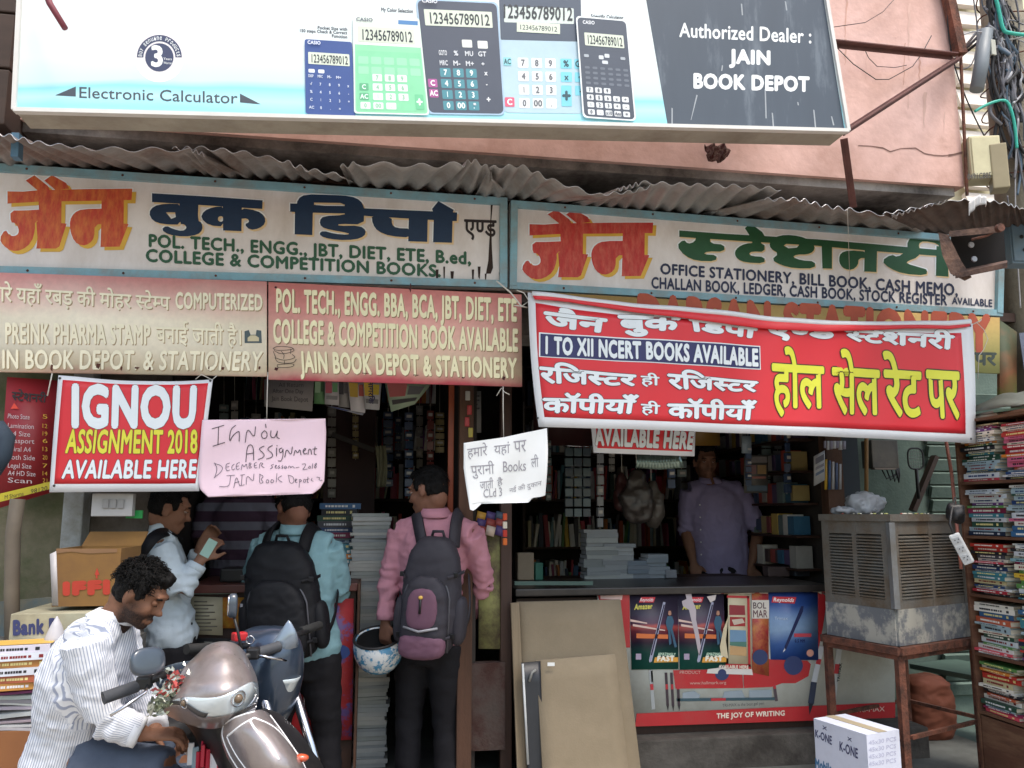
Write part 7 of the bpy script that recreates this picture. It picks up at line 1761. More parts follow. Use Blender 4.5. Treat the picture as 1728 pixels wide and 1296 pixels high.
# ================================================================ LEFT COUNTER, BOXES, STACKS
YL = .42; SLc = flat(YL)
lx0, lx1 = W(318, 1000, YL).x, W(604, 1000, YL).x; zlt = W(460, 985, YL).z
lc = empty('shop_counter', ((lx0+lx1)/2, YL+.3, .17), 'left shop counter whose front is covered in colourful posters, behind the customers', 'counter')
MB().box(((lx0+lx1)/2, YL+.27, zlt-.02), (lx1-lx0, .60, .04), bev=.005).build('counter_top', mat('red_counter_edge','5a2f28',.5,.3,8), lc)
MB().box(((lx0+lx1)/2, YL+.29, (zlt+.13)/2), (lx1-lx0-.02, .54, zlt-.21)).build('carcass', M_darkwood, lc)
MB().box((lx1+.006, YL+.2, (zlt+.2)/2), (.012, .5, zlt-.2)).build('corner_post', M_wood, lc)
rnd = random.Random(8)
def lp(q, c, nm='pasted_poster', o=.003, lab=None): return sheet(SLc, q, pm(c, .5, .15) if isinstance(c, str) else c, lc, nm, thick=.001, off=o, label=lab)
mixed = mat('mixed_red_print', 'a03034', .5, .35, 7, dirt='3c5a9a', damt=.35, dscale=9, sharp=.03)
lp([(530,1010),(597,1010),(594,1248),(528,1250)], mixed, o=.004, lab='tall red and blue poster at the right end of the left counter')
lp([(322,1006),(376,1008),(376,1072),(322,1070)], 'b0aa92', lab='cream notice on the left counter'); lp([(376,1008),(412,1008),(412,1060),(376,1060)], mat('orange_print', 'b88a34', .5, .4, 20, dirt='a8341f', damt=.4, dscale=25), o=.0045)
lp([(318,990),(400,988),(400,1002),(318,1003)], '8fa29a', o=.005); lp([(322,1076),(420,1078),(420,1180),(322,1180)], '26282a', o=.0035)
for k in range(9): lp([(328,1014+k*6),(350+(k*11) % 20,1014+k*6),(350+(k*11) % 20,1016+k*6),(328,1016+k*6)], '6c685c', 'print_line', o=.0062)
for k in range(3): lp([(325,992+k*3),(392,991+k*3),(392,992+k*3),(325,993+k*3)], '4c5450', 'print_line', o=.0082)
for x, y, w_, h_, c in ((345,1082,14,16,'8a8a84'),(363,1090,20,30,'6f7a80'),(388,1080,22,44,'7c8084'),(340,1104,16,20,'a89a3c'),(350,1130,30,20,'5c6468'),(395,1134,18,26,'8c4c3c')): lp([(x,y),(x+w_,y+1),(x+w_,y+h_),(x,y+h_)], c, 'magazine_cover', o=.006)
lp([(470,1170),(532,1160),(530,1250),(472,1250)], 'b8232c', o=.0055); text(SLc, 'ULL', [(478,1150),(520,1148),(520,1168),(478,1170)], pm('d8cfd0', .5), lc, .0075, bold=.05); lp([(474,1146),(524,1144),(526,1200),(475,1202)], 'a32630', o=.0062)
text(SLc, 'MARK', [(480,1178),(522,1176),(522,1194),(480,1196)], pm('d8cfd0', .5), lc, .0085, bold=.03)
for x, y in ((545,1040),(560,1180),(540,1215),(575,1100)): shape(SLc, [blob(x,y,16,12)], pm(rnd.choice(('2f4a8c','c8a030','c84a30','b8b0a8')), .5), lc, 'poster_print', .0062+x*1e-6)
MB().box((lx0+.25, YL+.2, zlt+.035), (.25,.18,.07), bev=.01).build('black_printer', M_blkp, label='low black printer on the left counter between the two men', cat='printer')
# stacks of books on the left counter's right end and beyond
random.seed(41)
def stack(x, y, z0, n, cols, where, group, L=(.20,.24), W_=(.15,.18), T=(.012,.03), titles=True, pages=M_pages, hmax=9, jr=4):
    z = z0
    its = []
    for k in range(n):
        t = random.uniform(*T)
        if z+t-z0 > hmax: break
        its.append((z, t)); z += t+.0005
    for k, (zz_, t) in enumerate(its):
        c = random.choice(cols)
        L_ = round(random.uniform(*L)/.01)*.01; w_ = round(random.uniform(*W_)/.01)*.01
        book((x+jit(.01), y+jit(.008)-w_/2, zz_), R(random.uniform(-jr,jr)), L_, round(t, 3), w_, c, stack_label(k, len(its), c, where), group, titles, pages)
    return z
px_, Yk = 572, .95
xs = W(px_,900,Yk).x
stack(xs, Yk, W(px_,962,Yk).z, 12, ['27406e','284a3c','4a4a52','9fb4bc','8a2c50','33608a','c2b68c','22252c'], 'coloured pile behind the left counter', 'books piled behind the left counter', T=(.02,.04))
MB().box((xs, Yk, W(px_,962,Yk).z/2), (.34,.3,W(px_,962,Yk).z-.004)).build('book_table', M_darkwood, label='dark cabinet carrying the coloured pile of books behind the left counter', cat='cabinet')
xs = W(566,900,.8).x
stack(xs, .8, W(566,915,.8).z-.115, 4, ['c8782c','a82838','3f7f8c'], 'low orange pile before the coloured pile', 'books on the left counter', L=(.22,.24), T=(.025,.035), jr=2)
MB().box((xs, .8, (W(566,915,.8).z-.115)/2), (.26,.24,W(566,915,.8).z-.12)).build('crate_stand', M_darkwood, label='dark crate under the low orange pile of books', cat='crate')
# tall pale pile in the entrance
xs = W(626,900,.75).x
stack(xs, .75, .17, 70, ['9fa4a4','b0b0aa','8c9294','a8aaa8','979c98'], 'tall pale pile standing at the entrance', 'pale registers piled at the entrance', L=(.20,.22), W_=(.15,.16), T=(.013,.024), titles=False, pages=M_pagew, hmax=W(626,862,.75).z-.17)
CN.update({'9fa4a4':'pale grey','b0b0aa':'light grey','8c9294':'grey-blue','a8aaa8':'grey','979c98':'dull grey'})
# right shop stacks on the counter
Yr = 1.05; zr = ztop
for x_, top_, cols, nm in ((1010,892,['7c8286','8a9090','6f7678'],'leftmost grey pile'),(1038,912,['80868a','747a80','8c9296'],'second grey pile'),(1072,938,['5c6a78','66707c'],'low blue-grey pile'),(1103,930,['6a7680','747e88'],'blue-grey pile beside the shopkeeper')):
    for c in cols: CN.setdefault(c, 'grey')
    xs = W(x_,940,Yr).x; stack(xs, Yr, zr+.001, 16, cols, nm+' on the right counter', 'registers piled on the right counter', L=(.18,.22) if x_ < 1060 else (.12,.14), W_=(.14,.16), T=(.018,.03), titles=False, pages=M_pagew, hmax=max(.03, W(x_,top_,Yr).z-zr), jr=3)
MB().box(((cx0+cx1)/2, Yr+.05, ztop/2), (cx1-cx0-.3, .45, ztop-.004)).build('back_counter', M_darkwood, label='dark inner counter carrying the grey piles of registers', cat='counter')
# shelves on the inside walls with dim books
random.seed(77)
def shelfunit(x0, x1, y, zs, label, dim=.28):
    r_ = empty('wall_shelf', ((x0+x1)/2, y, zs[0]), label, 'shelf')
    for z in zs: MB().box(((x0+x1)/2, y, z), (x1-x0, dim, .02)).build('shelf_board', M_darkwood, r_)
    for x in (x0, x1): MB().box((x, y, (zs[0]+zs[-1])/2), (.025, dim+.002, zs[-1]-zs[0]+.02)).build('upright', M_darkwood, r_)
    return r_
su1 = shelfunit(W(330,700,3.1).x, W(745,700,3.1).x, 3.12, [.4,.8,1.2,1.6,2.0,2.4,2.75], 'deep wall shelf full of books at the back of the left shop')
su2 = shelfunit(W(880,700,3.1).x, W(1380,700,3.1).x, 3.12, [.4,.8,1.2,1.6,2.0,2.4,2.75], 'deep wall shelf of stationery at the back of the right shop')
def rowbooks(x0, x1, y, zs, label, par):
    for z in zs[:-1]:
        x = x0+.03
        while x < x1-.06:
            t = random.uniform(.012,.045); h = random.uniform(.18,.30); c = random.choice(PAL)
            if random.random() < .9:
                mb_ = _rb.setdefault(c, MB()); mb_.box((x+t/2, y-.05+jit(.03), z+.01+h/2), (t*.94, .18, h), rot=Matrix.Rotation(R(random.choice((0,0,0,4,-5,9))), 3, 'Y'))
            x += t
_rb = {}
rowbooks(W(330,700,3.1).x, W(745,700,3.1).x, 3.12, [.4,.8,1.2,1.6,2.0,2.4,2.75], '', su1)
for c, m_ in _rb.items(): m_.build('upright_books', pm(c, .5), su1, kind='stuff')
_rb = {}
rowbooks(W(880,700,3.1).x, W(1380,700,3.1).x, 3.12, [.4,.8,1.2,1.6,2.0,2.4,2.75], '', su2)
for c, m_ in _rb.items(): m_.build('upright_boxes', pm(c, .5), su2, kind='stuff')
# hanging strips of pens / blisters in the right shop
def card(px0, py0, px1, py1, Y, col, label, cat='blister card', lines=None, tilt=0, nm='hanging_card', extra=None):
    S = flat(Y); o = sheet(S, [(px0,py0),(px1,py0+tilt),(px1,py1+tilt),(px0,py1)], pm(col, .5, .15), None, nm, thick=.006, label=label, cat=cat)
    for k, (a, b, c, d_, cc) in enumerate(extra or []):
        q = sub([(px0,py0),(px1,py0+tilt),(px1,py1+tilt),(px0,py1)], a, b, c, d_); shape(S, [q], pm(cc, .5), o, 'card_print', .0015+.0003*k)
    return o
Yh = .75
kx = empty('calculator_rack', tuple(W(975,830,Yh)), 'grey-green hanging rack of small geometry boxes at the left of the right shop', 'rack')
for r_ in range(7):
    for c_ in range(3):
        a, b = W(953+c_*15,756+r_*17,Yh), W(966+c_*15,770+r_*17,Yh)
        MB().box(((a.x+b.x)/2, Yh, (a.z+b.z)/2), (b.x-a.x, .03, a.z-b.z), bev=.003).build('small_box', pm(('2f3c3e','3a4a4c','28343a')[(r_+c_) % 3], .35), kx)
MB().tube([W(950,752,Yh), W(996,754,Yh)], .004, 6).build('rack_bar', M_chrome, kx)
fo = empty('blister_bunch', tuple(W(1105,775,.55)), 'bunch of shiny silver blister packs hanging below the small red strip', 'blister packs')
for k in range(14):
    x = 1076+k*4.6; a = (k-7)*1.6
    S_ = flat(.55-.004*k)
    sheet(S_, [(x,768),(x+12,769),(x+14+a*.5,792-abs(a)*.3),(x+2+a*.5,793-abs(a)*.3)], mat('foil_blister','8fa39a',.18,.3,60,metal=.6), fo, 'blister_pack', thick=.002)
# dim bags
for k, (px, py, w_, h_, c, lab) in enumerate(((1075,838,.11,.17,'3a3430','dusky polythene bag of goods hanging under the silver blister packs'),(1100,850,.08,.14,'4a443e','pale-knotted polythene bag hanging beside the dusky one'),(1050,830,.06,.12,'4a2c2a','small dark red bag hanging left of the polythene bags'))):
    mb = MB(); p = W(px,py,.9+.05*k); superell(mb, p, (V((w_,0,0)), V((0,.06,0)), V((0,0,h_))), .9, .8, 20, 14, fn=lambda x, y, z: (x*(1-.55*max(0,z)), y*(1-.5*max(0,z)), z))
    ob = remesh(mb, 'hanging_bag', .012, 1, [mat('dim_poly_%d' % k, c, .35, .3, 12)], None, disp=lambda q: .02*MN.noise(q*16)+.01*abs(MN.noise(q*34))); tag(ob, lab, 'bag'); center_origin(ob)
    MB().tube([p+V((0,0,h_*.9)), p+V((0,0,h_+.35))], .002, 5).build('hanging_string', M_str, ob)
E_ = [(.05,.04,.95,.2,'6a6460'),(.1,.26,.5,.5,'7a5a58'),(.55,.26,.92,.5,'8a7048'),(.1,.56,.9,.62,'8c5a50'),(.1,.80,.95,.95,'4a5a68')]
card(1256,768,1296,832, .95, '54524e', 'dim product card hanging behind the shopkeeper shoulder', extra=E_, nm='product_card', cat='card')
card(1252,736,1268,765, .93, '8a98a0', 'small pale blister strip hanging above the dim product card', nm='blister_strip', cat='blister strip')
card(1374,770,1392,820, .5, 'a8aaac', 'white and blue pen packet hanging slanted near the right jamb', extra=[(.1,.1,.9,.3,'5c5c66'),(.1,.4,.9,.5,'7a7a82'),(.1,.6,.9,.7,'5c6a80')], nm='pen_packet', cat='packet', tilt=-10)
for k in range(5):
    o = card(1392+k*6,775+k*2,1396+k*6,826, .52+.01*k, ('c8a034','3c5a8a','b8b8ba','4a5a7a','a8a8aa')[k], '%s slim pen packet in the fan near the right jamb' % ('yellow','blue','white','dark blue','grey')[k], nm='pen_packet', cat='packet')
for k in range(7):
    card(1391+k*5,744,1394+k*5+k*.6,756+((k*3) % 4), .50, 'b4b6ba' if k % 2 else '8c8a9a', '%s thin packet from the left in the fringe near the right jamb' % ('first','second','third','fourth','fifth','sixth','seventh')[k], nm='thin_packet', cat='packet')['group'] = 'thin packets fringing under the long banner'
card(1335,798,1350,840, 1.2, 'b8862c', 'yellow-orange bag hanging deep in the right shop', nm='yellow_packet', cat='packet')
card(1160,700,1215,752, 1.3, '8c6a2c', 'yellowish poster high inside the right shop behind the small red strip', nm='wall_poster', cat='poster')
# left of the right shop: leaning posters by the post
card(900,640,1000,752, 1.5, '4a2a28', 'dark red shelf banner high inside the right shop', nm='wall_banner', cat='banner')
# ---- entrance posts and hung magazines
MB().box(((W(775,900,.28).x+W(798,900,.28).x)/2, .33, 1.35), (.075,.07,2.5), bev=.006).build('wooden_post', M_wood, bld, label='worn brown wooden post between the two shops')
MB().box((W(763,700,.3).x, .36, 1.9), (.03,.03,1.4), bev=.004).build('orange_pipe', mat('orange_varnish','8a3c18',.5,.2,9), bld)
MB().box(((W(846,900,.32).x+W(866,900,.32).x)/2, .38, 1.2), (.06,.06,2.2), bev=.006).build('dark_post', M_darkwood, bld)
pan = empty('poster_board', tuple(W(815,1000,.36)), 'peeling yellow-green painted board between the wooden post and the counter', 'board')
sheet(flat(.36), [(808,880),(846,888),(850,1095),(808,1095)], mat('peeling_yellow_green', '8a8a58', .85, .3, 8, dirt='4a3a34', damt=.5, dscale=9), pan, 'board_face', thick=.02)
for k in range(9):
    c = random.choice(('8c3a34','4a3a6c','c8b8a8','b88a34','3a4a5c'))
    x, y = 806+(k % 3)*16, 862+(k//3)*12
    sheet(flat(.34-.002*k), [(x,y),(x+15,y+4),(x+11,y+20),(x-3,y+16)], pm(c, .5, .3), pan, 'magazine', thick=.001)
for k in range(4): MB().box(W(852,872+k*14,.25), (.022,.02,.035), bev=.004).build('toffee_packet', pm(('c84a24','d8d0c0','b8281c','c8601c')[k], .35), label='%s in the string of packets under the torn paper' % ('orange packet at the top','pale packet','red packet','lowest orange packet')[k], cat='packet')
MB().box(W(818,1190,.36), (.20,.06,.42)).build('stained_low_wall', mat('stained_brick_wall','574c47',.95,.4,7,dirt='3c231d',damt=.5,dscale=7,bump=.6), bld)
card(782,660,812,730, .5, '8a8884', 'grey price sheet pinned behind the wooden post', extra=[(.1,.1,.9,.14,'4a4a4c'),(.1,.2,.9,.24,'4a4a4c'),(.1,.3,.8,.34,'4a4a4c'),(.1,.4,.9,.44,'4a4a4c')], nm='price_sheet', cat='notice')
card(783,850,796,900, .3, 'a8b4b4', 'narrow pale strip card hanging under the left corner of the torn white paper', nm='strip_card', cat='card')
for k, (px, py) in enumerate(((789,668),(792,692),(788,712),(794,730))): MB().box(W(px,py,.3), (.025,.02,.05), bev=.004).build('sachet', pm(('b0b0a8','a8282c','a8282c','a8983c')[k], .4), label='%s sachet in the strip hanging on the wooden post' % ('white','upper red','lower red','yellowish')[k], cat='sachet')
# ---- hanging notices under the pink faded sign
Yn = .35
nt1 = sheet(flat(Yn), [(446,640),(530,640),(527,694),(446,686)], pm('8f8b8a', .7, .1), None, 'paper_notice', thick=.001, label='grey paper with faint handwriting hanging under the left end of the pink sign', cat='notice')
for k, (s, q) in enumerate((('All Return', [(470,646),(512,646),(512,653),(470,653)]), ('After One Day', [(460,656),(512,657),(512,664),(460,663)]), ('Jain Book Depot', [(458,668),(520,670),(520,678),(458,676)]))): text(flat(Yn), s, q, pm('4c4a50', .7), nt1, .001)
def mag(q, cols, label, Y):
    o = sheet(flat(Y), q, pm(cols[0], .45, .15), None, 'magazine', thick=.004, label=label, cat='magazine')
    for k, (a, b, c, d_) in enumerate(((.05,.1,.5,.55),(.55,.15,.9,.5),(.1,.65,.9,.8),(.3,.85,.7,.95))[:len(cols)-1]): shape(flat(Y), [sub(q, a, b, c, d_)], pm(cols[k+1], .45), o, 'cover_print', .001+.0003*k)
    return o
mag([(531,640),(552,640),(549,682),(530,681)], ['5c8a5a','8fae8c','3c5c3c'], 'green magazine hanging next to the grey handwritten paper', Yn)
mag([(548,640),(572,640),(572,684),(548,682)], ['b0aeb0','b85a6a','6a9a6a','8a8a8c'], 'white magazine with pink and green spots hanging in the row', Yn-.02)
mag([(571,640),(588,640),(590,688),(571,686)], ['8c8a88','3c3c40','5c5a5a'], 'grey magazine hanging third in the row', Yn-.01)
mm_ = mag([(586,640),(622,642),(616,697),(592,693)], ['bcb8ba','b8983c','a8504a'], 'white magazine with a yellow strip hanging in the middle of the row', Yn-.03)
mag([(612,640),(644,642),(640,692),(616,690)], ['a8a8aa','c8a83c','b8a02c','6a6a6e'], 'magazine with a vertical Hindi title hanging at the right of the row', Yn-.045)
text(flat(Yn-.045), 'नागरिक', [(632,643),(633,682),(622,682),(621,643)], pm('2c2c50', .5), mm_, .003, bold=.04, fit='box')
mag([(648,640),(728,648),(700,682),(660,695)], ['8fa088','a85a58','5c5c5c','38383a'], 'large tilted green and grey catalogue hanging at the right under the pink sign', Yn-.02)
mag([(547,684),(580,689),(614,697),(612,701)], ['9a9ca8','2c3c7c'], 'blue edged leaflet poking out below the hanging magazines', Yn+.01)
# hanging yellowish cloth, reddish frame and door in the left shop
MB().grid(lambda u, t: W(634+16*u+3*math.sin(t*3), 752+70*t, 1.0)+V((0,.02*math.sin(u*9+t*2),0)), 10, 10, 0, True, .003).build('duster_cloth', mat('yellow_grey_cloth','6c6850',.9,.2,9), label='yellowish grey duster cloth hanging in the left shop', cat='cloth')
MB().beam(W(560,733,1.4), W(632,760,1.4), .03, .03).build('slanting_batten', mat('grey_batten','4a4642',.8,.2,8), label='grey batten slanting across the dark left shop', cat='batten')
MB().box((W(590,800,1.7).x, 1.75, 1.7), (.34,.05,1.1)).build('inner_door', mat('maroon_door','3c1d1a',.6,.3,5), label='dim maroon door inside the left shop', cat='door')
# ---- boxes at the far left
def carton(px0, py0, px1, py1, Y, dpt, m, name, label, open_=False, cat='carton'):
    a, b = W(px0,py0,Y), W(px1,py1,Y); r_ = empty(name, ((a.x+b.x)/2, Y+dpt/2, b.z), label, cat)
    cx_, cz_ = (a.x+b.x)/2, (a.z+b.z)/2
    if not open_: MB().box((cx_, Y+dpt/2, cz_), (b.x-a.x, dpt, a.z-b.z), bev=.004).build('carton_body', m, r_)
    else:
        w_, h_ = b.x-a.x, a.z-b.z; t = .005
        for cc, dd in (((cx_,Y+t/2,cz_),(w_,t,h_)),((cx_,Y+dpt-t/2,cz_),(w_,t,h_)),((a.x+t/2,Y+dpt/2,cz_),(t,dpt-2*t,h_)),((b.x-t/2,Y+dpt/2,cz_),(t,dpt-2*t,h_)),((cx_,Y+dpt/2,b.z+t/2),(w_-2*t,dpt-2*t,t))): MB().box(cc, dd).build('carton_wall', m, r_)
        MB().add([(a.x,Y,a.z),(b.x,Y,a.z),(b.x+.01,Y-.05,a.z-.07),(a.x+.01,Y-.05,a.z-.07)], [(0,1,2,3)]).build('flap', m, r_) if False else None
        MB().box8([V((a.x,Y+dpt,a.z)),V((b.x,Y+dpt,a.z)),V((b.x,Y+dpt+.005,a.z)),V((a.x,Y+dpt+.005,a.z)),V((a.x+.02,Y+dpt+.03,a.z+.06)),V((b.x+.02,Y+dpt+.03,a.z+.06)),V((b.x+.02,Y+dpt+.035,a.z+.06)),V((a.x+.02,Y+dpt+.035,a.z+.06))]).build('flap', m, r_)
    return r_
M_brn = mat('brown_carton', '83602f', .85, .2, 5, dirt='5c4028', damt=.42)
cA_ = carton(95,926,198,1022, -.35, .30, M_brn, 'carton', 'open brown carton with red IFFI lettering on the mossy ledge', True)
text(flat(-.35), 'IFFI', [(106,984),(186,980),(186,1001),(106,1003)], pm('a8321f', .6), cA_, .002, bold=.14)
shape(flat(-.35), [[(160,970),(164,958),(168,970),(165,970),(165,976),(162,976),(162,970)]], pm('a8321f', .6), cA_, 'arrow_print', .002)
shape(flat(-.35), [[(95,926),(198,926),(198,932),(150,934),(120,931),(95,934)]], pm('7a5a3c', .6), cA_, 'tape_strip', .002)
sheet(flat(-.352), [(84,935),(95,930),(98,1022),(88,1022)], pm('a8a4a4',.5,.2), cA_, 'plastic_edge', thick=.002)
cB_ = carton(18,1036,185,1092, -.42, .40, mat('printed_white_carton','a8a48c',.75,.15,6,dirt='6c6450',damt=.4), 'carton', 'pale printed carton reading Bank P under the open brown carton')
text(flat(-.42), 'Bank P', [(22,1048),(96,1044),(96,1067),(22,1071)], pm('2c3460', .6), cB_, .002, bold=.08)
text(flat(-.42), 'BANK PO CLERK', [(22,1080),(80,1078),(80,1086),(22,1088)], pm('9c5a3c', .6), cB_, .002)
MB().box((W(90,1150,-.3).x-.22, -.2, W(90,1096,-.42).z/2), (.95,.5,W(90,1096,-.42).z-.006)).build('cement_ledge', M_plinth, kind='structure')
# cone of paper
MB().lathe(W(92,1092,-.47), [(.045,0),(.035,.04),(.02,.08),(.002,.115)], 16).build('paper_cone', pm('b0aeb2', .6, .1), label='upright cone of greyish paper before the printed carton', cat='paper cone')
# foreground left pile of books and newspapers on a brown carton
d0 = 3.1; pz_ = PD(40,1160,d0); bx = PD(18,1250,d0)
bz = PD(40,1225,d0).z
cf = MB(); cf.box((bx.x-.06, bx.y+.10, bz/2), (.52,.36,bz), bev=.006); cf.build('carton', mat('plain_brown_carton','8a5a34',.8,.15,5,dirt='6a4028',damt=.3), label='plain brown carton at the bottom left carrying newspapers', cat='carton')
random.seed(9); z = bz+.002
for k in range(9):
    T = random.uniform(.008,.018); mb = MB(); L_, W__ = .50+jit(.03), .32
    mb.grid(lambda u, t: V((bx.x-.06+(u-.5)*L_, bx.y+.08+(t-.5)*W__, z+.008*math.sin(u*5+k)+.006*MN.noise(V((u*3,t*3,k))))), 12, 4, 0, True, T*.8)
    lab = ('lowest folded newspaper in the bottom left pile','second newspaper from the bottom of the left pile','third newspaper up in the left pile','fourth newspaper up in the left pile','fifth newspaper up in the left pile','sixth newspaper up in the left pile','seventh newspaper up in the left pile','pale magazine second from the top of the newspaper pile','purplish magazine on top of the newspaper pile')[k]
    ob = mb.build('newspaper', pm(('a8a4a8','b8b8b8','9a8c94','b0b4b4','a8a0ac','c0c4c0','8c8a90','b4c0bc','7a3c6c')[k], .7, .2), None, label=lab, cat='newspaper', group='newspapers piled at bottom left'); z += T+.004
cols = ['b8823c','a85a3c','c8ccd4','b0783c','d0d4dc','c8c4d0','a8a0b8']
for k, c in enumerate(cols): CN[c] = ('ochre','rust','white','amber','white','pale lilac','lilac')[k]
p = PD(32,1150,3.02)
for k in range(6):
    T = .026; c = cols[k]
    book((p.x+jit(.01)-.02, p.y+jit(.01), z+k*(T+.0006)), R(12+jit(4)), .24, T, .17, c, '%s book, %s, in the pile on the newspapers at bottom left' % (CN[c], ('lowest','second','third','fourth','fifth','topmost')[k]), 'books on the newspapers at bottom left', pages=M_pagew)
tp = V((p.x-.02, p.y+.08, z+6*(T+.0006)+.001))
MB().box(tp+V((0,0,.001)), (.20,.13,.001), rz=R(12)).build('book_cover_print', pm('c8a04c', .5), label='golden printed panel of the top book cover in the bottom left pile', cat='cover')
# packet with scissors in the foreground, red stick
bk_ = empty('bucket_of_pens', tuple(PD(345,1290,2.75)), 'mixed red and white packets in a tray before the scooter, bottom of the photo', 'tray')
for k in range(8):
    c = random.choice(('b8243c','d0d0d4','c04a5c','8ca4b0')); q_ = PD(322+k*7, 1272+((k*7) % 18), 2.78)
    MB().box(q_, (.02,.012,.07), rz=k*.5, bev=.002).build('packet', pm(c, .5), bk_)
MB().tube([PD(342,1250,2.8), PD(338,1296,2.8)], .004, 6).tube([PD(346,1254,2.8), PD(346,1296,2.8)], .003, 6).build('red_stick', pm('c01c3c', .4), bk_)
MB().box(PD(345,1320,2.8), (.22,.14,.03), bev=.004).build('tray', M_blkp, bk_)
# green LED card and white switchboard on the left pier
MB().box(W(227,868,-.02), (.07,.01,.035)).build('green_card', pm('1e9a4a', .4), label='small bright green card on the pier behind the man in white', cat='card')
sb_ = MB().box(W(192,852,-.06), (.17,.05,.10), bev=.004).build('switch_board', pm('a8a6a4', .6, .15), label='pale square switch board on the pier above the brown carton', cat='switch board')
for k in range(3): MB().box(W(178+k*13,850,-.09), (.025,.006,.04), bev=.002).build('switch', pm('8c8a88', .5), sb_)

# ---- more stock: hanging strips of packets in both shops
random.seed(101)
def strips(pxs, py0, Yr_, where, grp, names):
    for k, px in enumerate(pxs):
        Y = random.uniform(*Yr_); n_ = random.randint(4, 9); w_ = random.uniform(9, 17); h_ = random.uniform(11, 19); y = py0+random.uniform(-25, 6)
        c0 = random.choice(list(names)); r_ = empty('packet_strip', tuple(W(px, y, Y)), '%s hanging strip of %s packets %s' % (ORD2[k], names[c0], where), 'packet strip', grp)
        MB().tube([W(px, y-60, Y), W(px, y+n_*h_, Y)], .0015, 4).build('strip_string', M_str, r_)
        for i in range(n_):
            a, b = W(px-w_/2, y+i*h_, Y), W(px+w_/2, y+(i+.86)*h_, Y)
            o = MB().box(((a.x+b.x)/2, Y-.006, (a.z+b.z)/2), (abs(b.x-a.x), random.uniform(.008,.03), a.z-b.z), rz=random.uniform(-.4,.4), bev=.003).build('packet', pm(c0, .35, .2), r_)
            if i % 2 == 0: MB().box(((a.x+b.x)/2, Y-.024, (a.z+b.z)/2), (abs(b.x-a.x)*.6, .002, (a.z-b.z)*.35)).build('packet_print', pm('b8b4ac', .4), o)
ORD2 = ['leftmost']+[x for x in ORD[1:]]
for i_ in range(1, len(ORD2)): ORD2[i_] = ORD2[i_]+' from left,'
ORD2[0] = 'leftmost'
NM = {'8a8e92':'silver-grey','5a4a6a':'purple','7a3a34':'dull red','3c4c66':'dark blue','9a8858':'mustard','6a7a78':'grey-green','a09c94':'pale','4a3a34':'brown'}
strips([884,905,925,1012,1032,1132,1150,1262,1292,1312,1328,1346,1362,1378], 752, (.85,1.7), 'in the right shop', 'strips of packets hanging in the right shop', NM)
strips([378,396,412,432,560,600,655,672,690,708,726,742], 700, (1.0,1.9), 'in the left shop', 'strips of packets hanging in the left shop', NM)
# racks on the inner right wall
rk = empty('wall_rack', (XR-.05, 1.7, .9), 'rack of small boxes along the inner right wall behind the shopkeeper', 'rack')
for z in (1.15,1.35,1.55,1.75,1.95,2.15): MB().box((XR-.07, 1.75, z), (.16, 1.9, .014)).build('rack_board', M_darkwood, rk)
_r = {}
for z in (1.15,1.35,1.55,1.75,1.95,2.15):
    y = .85
    while y < 2.65:
        w_ = random.uniform(.03,.10); c = random.choice(list(NM)+['a84a3c','b89c4c','c8c4bc','34607a']); _r.setdefault(c, MB()).box((XR-.07+jit(.01), y+w_/2, z+.008+.06), (.11, w_*.92, random.uniform(.07,.15))); y += w_
for c, m_ in _r.items(): m_.build('small_boxes', pm(c, .45, .2), rk, kind='stuff')
# clutter on the right counter
for k, (px, w_, h_, c, lab) in enumerate(((885,.10,.16,'8c7c68','tan carton on the left end of the right counter'),(905,.05,.10,'2c6a5a','green plastic jar beside the tan carton'),(1130,.07,.05,'6c7078','low grey box beside the shopkeeper'),(1310,.14,.06,'5a4a48','dim brown tray at the right end of the right counter'),(1350,.10,.09,'4a5264','dim blue box near the right jamb'))):
    p = W(px, 975, 1.0); MB().box((p.x, 1.0, ztop+h_/2+.002), (w_, .09, h_), rz=jit(.3), bev=.006).build('box' if 'jar' not in lab else 'jar', pm(c, .5, .2), label=lab, cat='box' if 'jar' not in lab else 'jar')
# ================================================================ POLE WITH CABLES
M_conc = mat('pole_concrete', '8f8878', .92, .2, 5, dirt='6a6458', damt=.4, dscale=5, bump=.4)
dp = 4.75
pole = empty('utility_pole', tuple(V((PD(1710,865,dp).x, PD(1710,865,dp).y, 0))), 'leaning concrete utility pole wrapped in tangled cables at the right edge', 'utility pole')
P0 = PD(1768,760,dp); P1 = PD(1722,330,dp); P2 = PD(1682,-60,dp)
low = P0+(P0-P1)*1.0; low.z = 0
MB().tube([V((P0.x+.02,P0.y,0)), P0, P1, P2], [.19,.165,.13,.10], 18).build('concrete_shaft', M_conc, pole)
MB().beam(PD(1752,660,dp-.18), PD(1738,560,dp-.17), .14, .004, up=(0,1,0)).build('blue_paint_patch', pm('6c7486', .8, .3), pole)
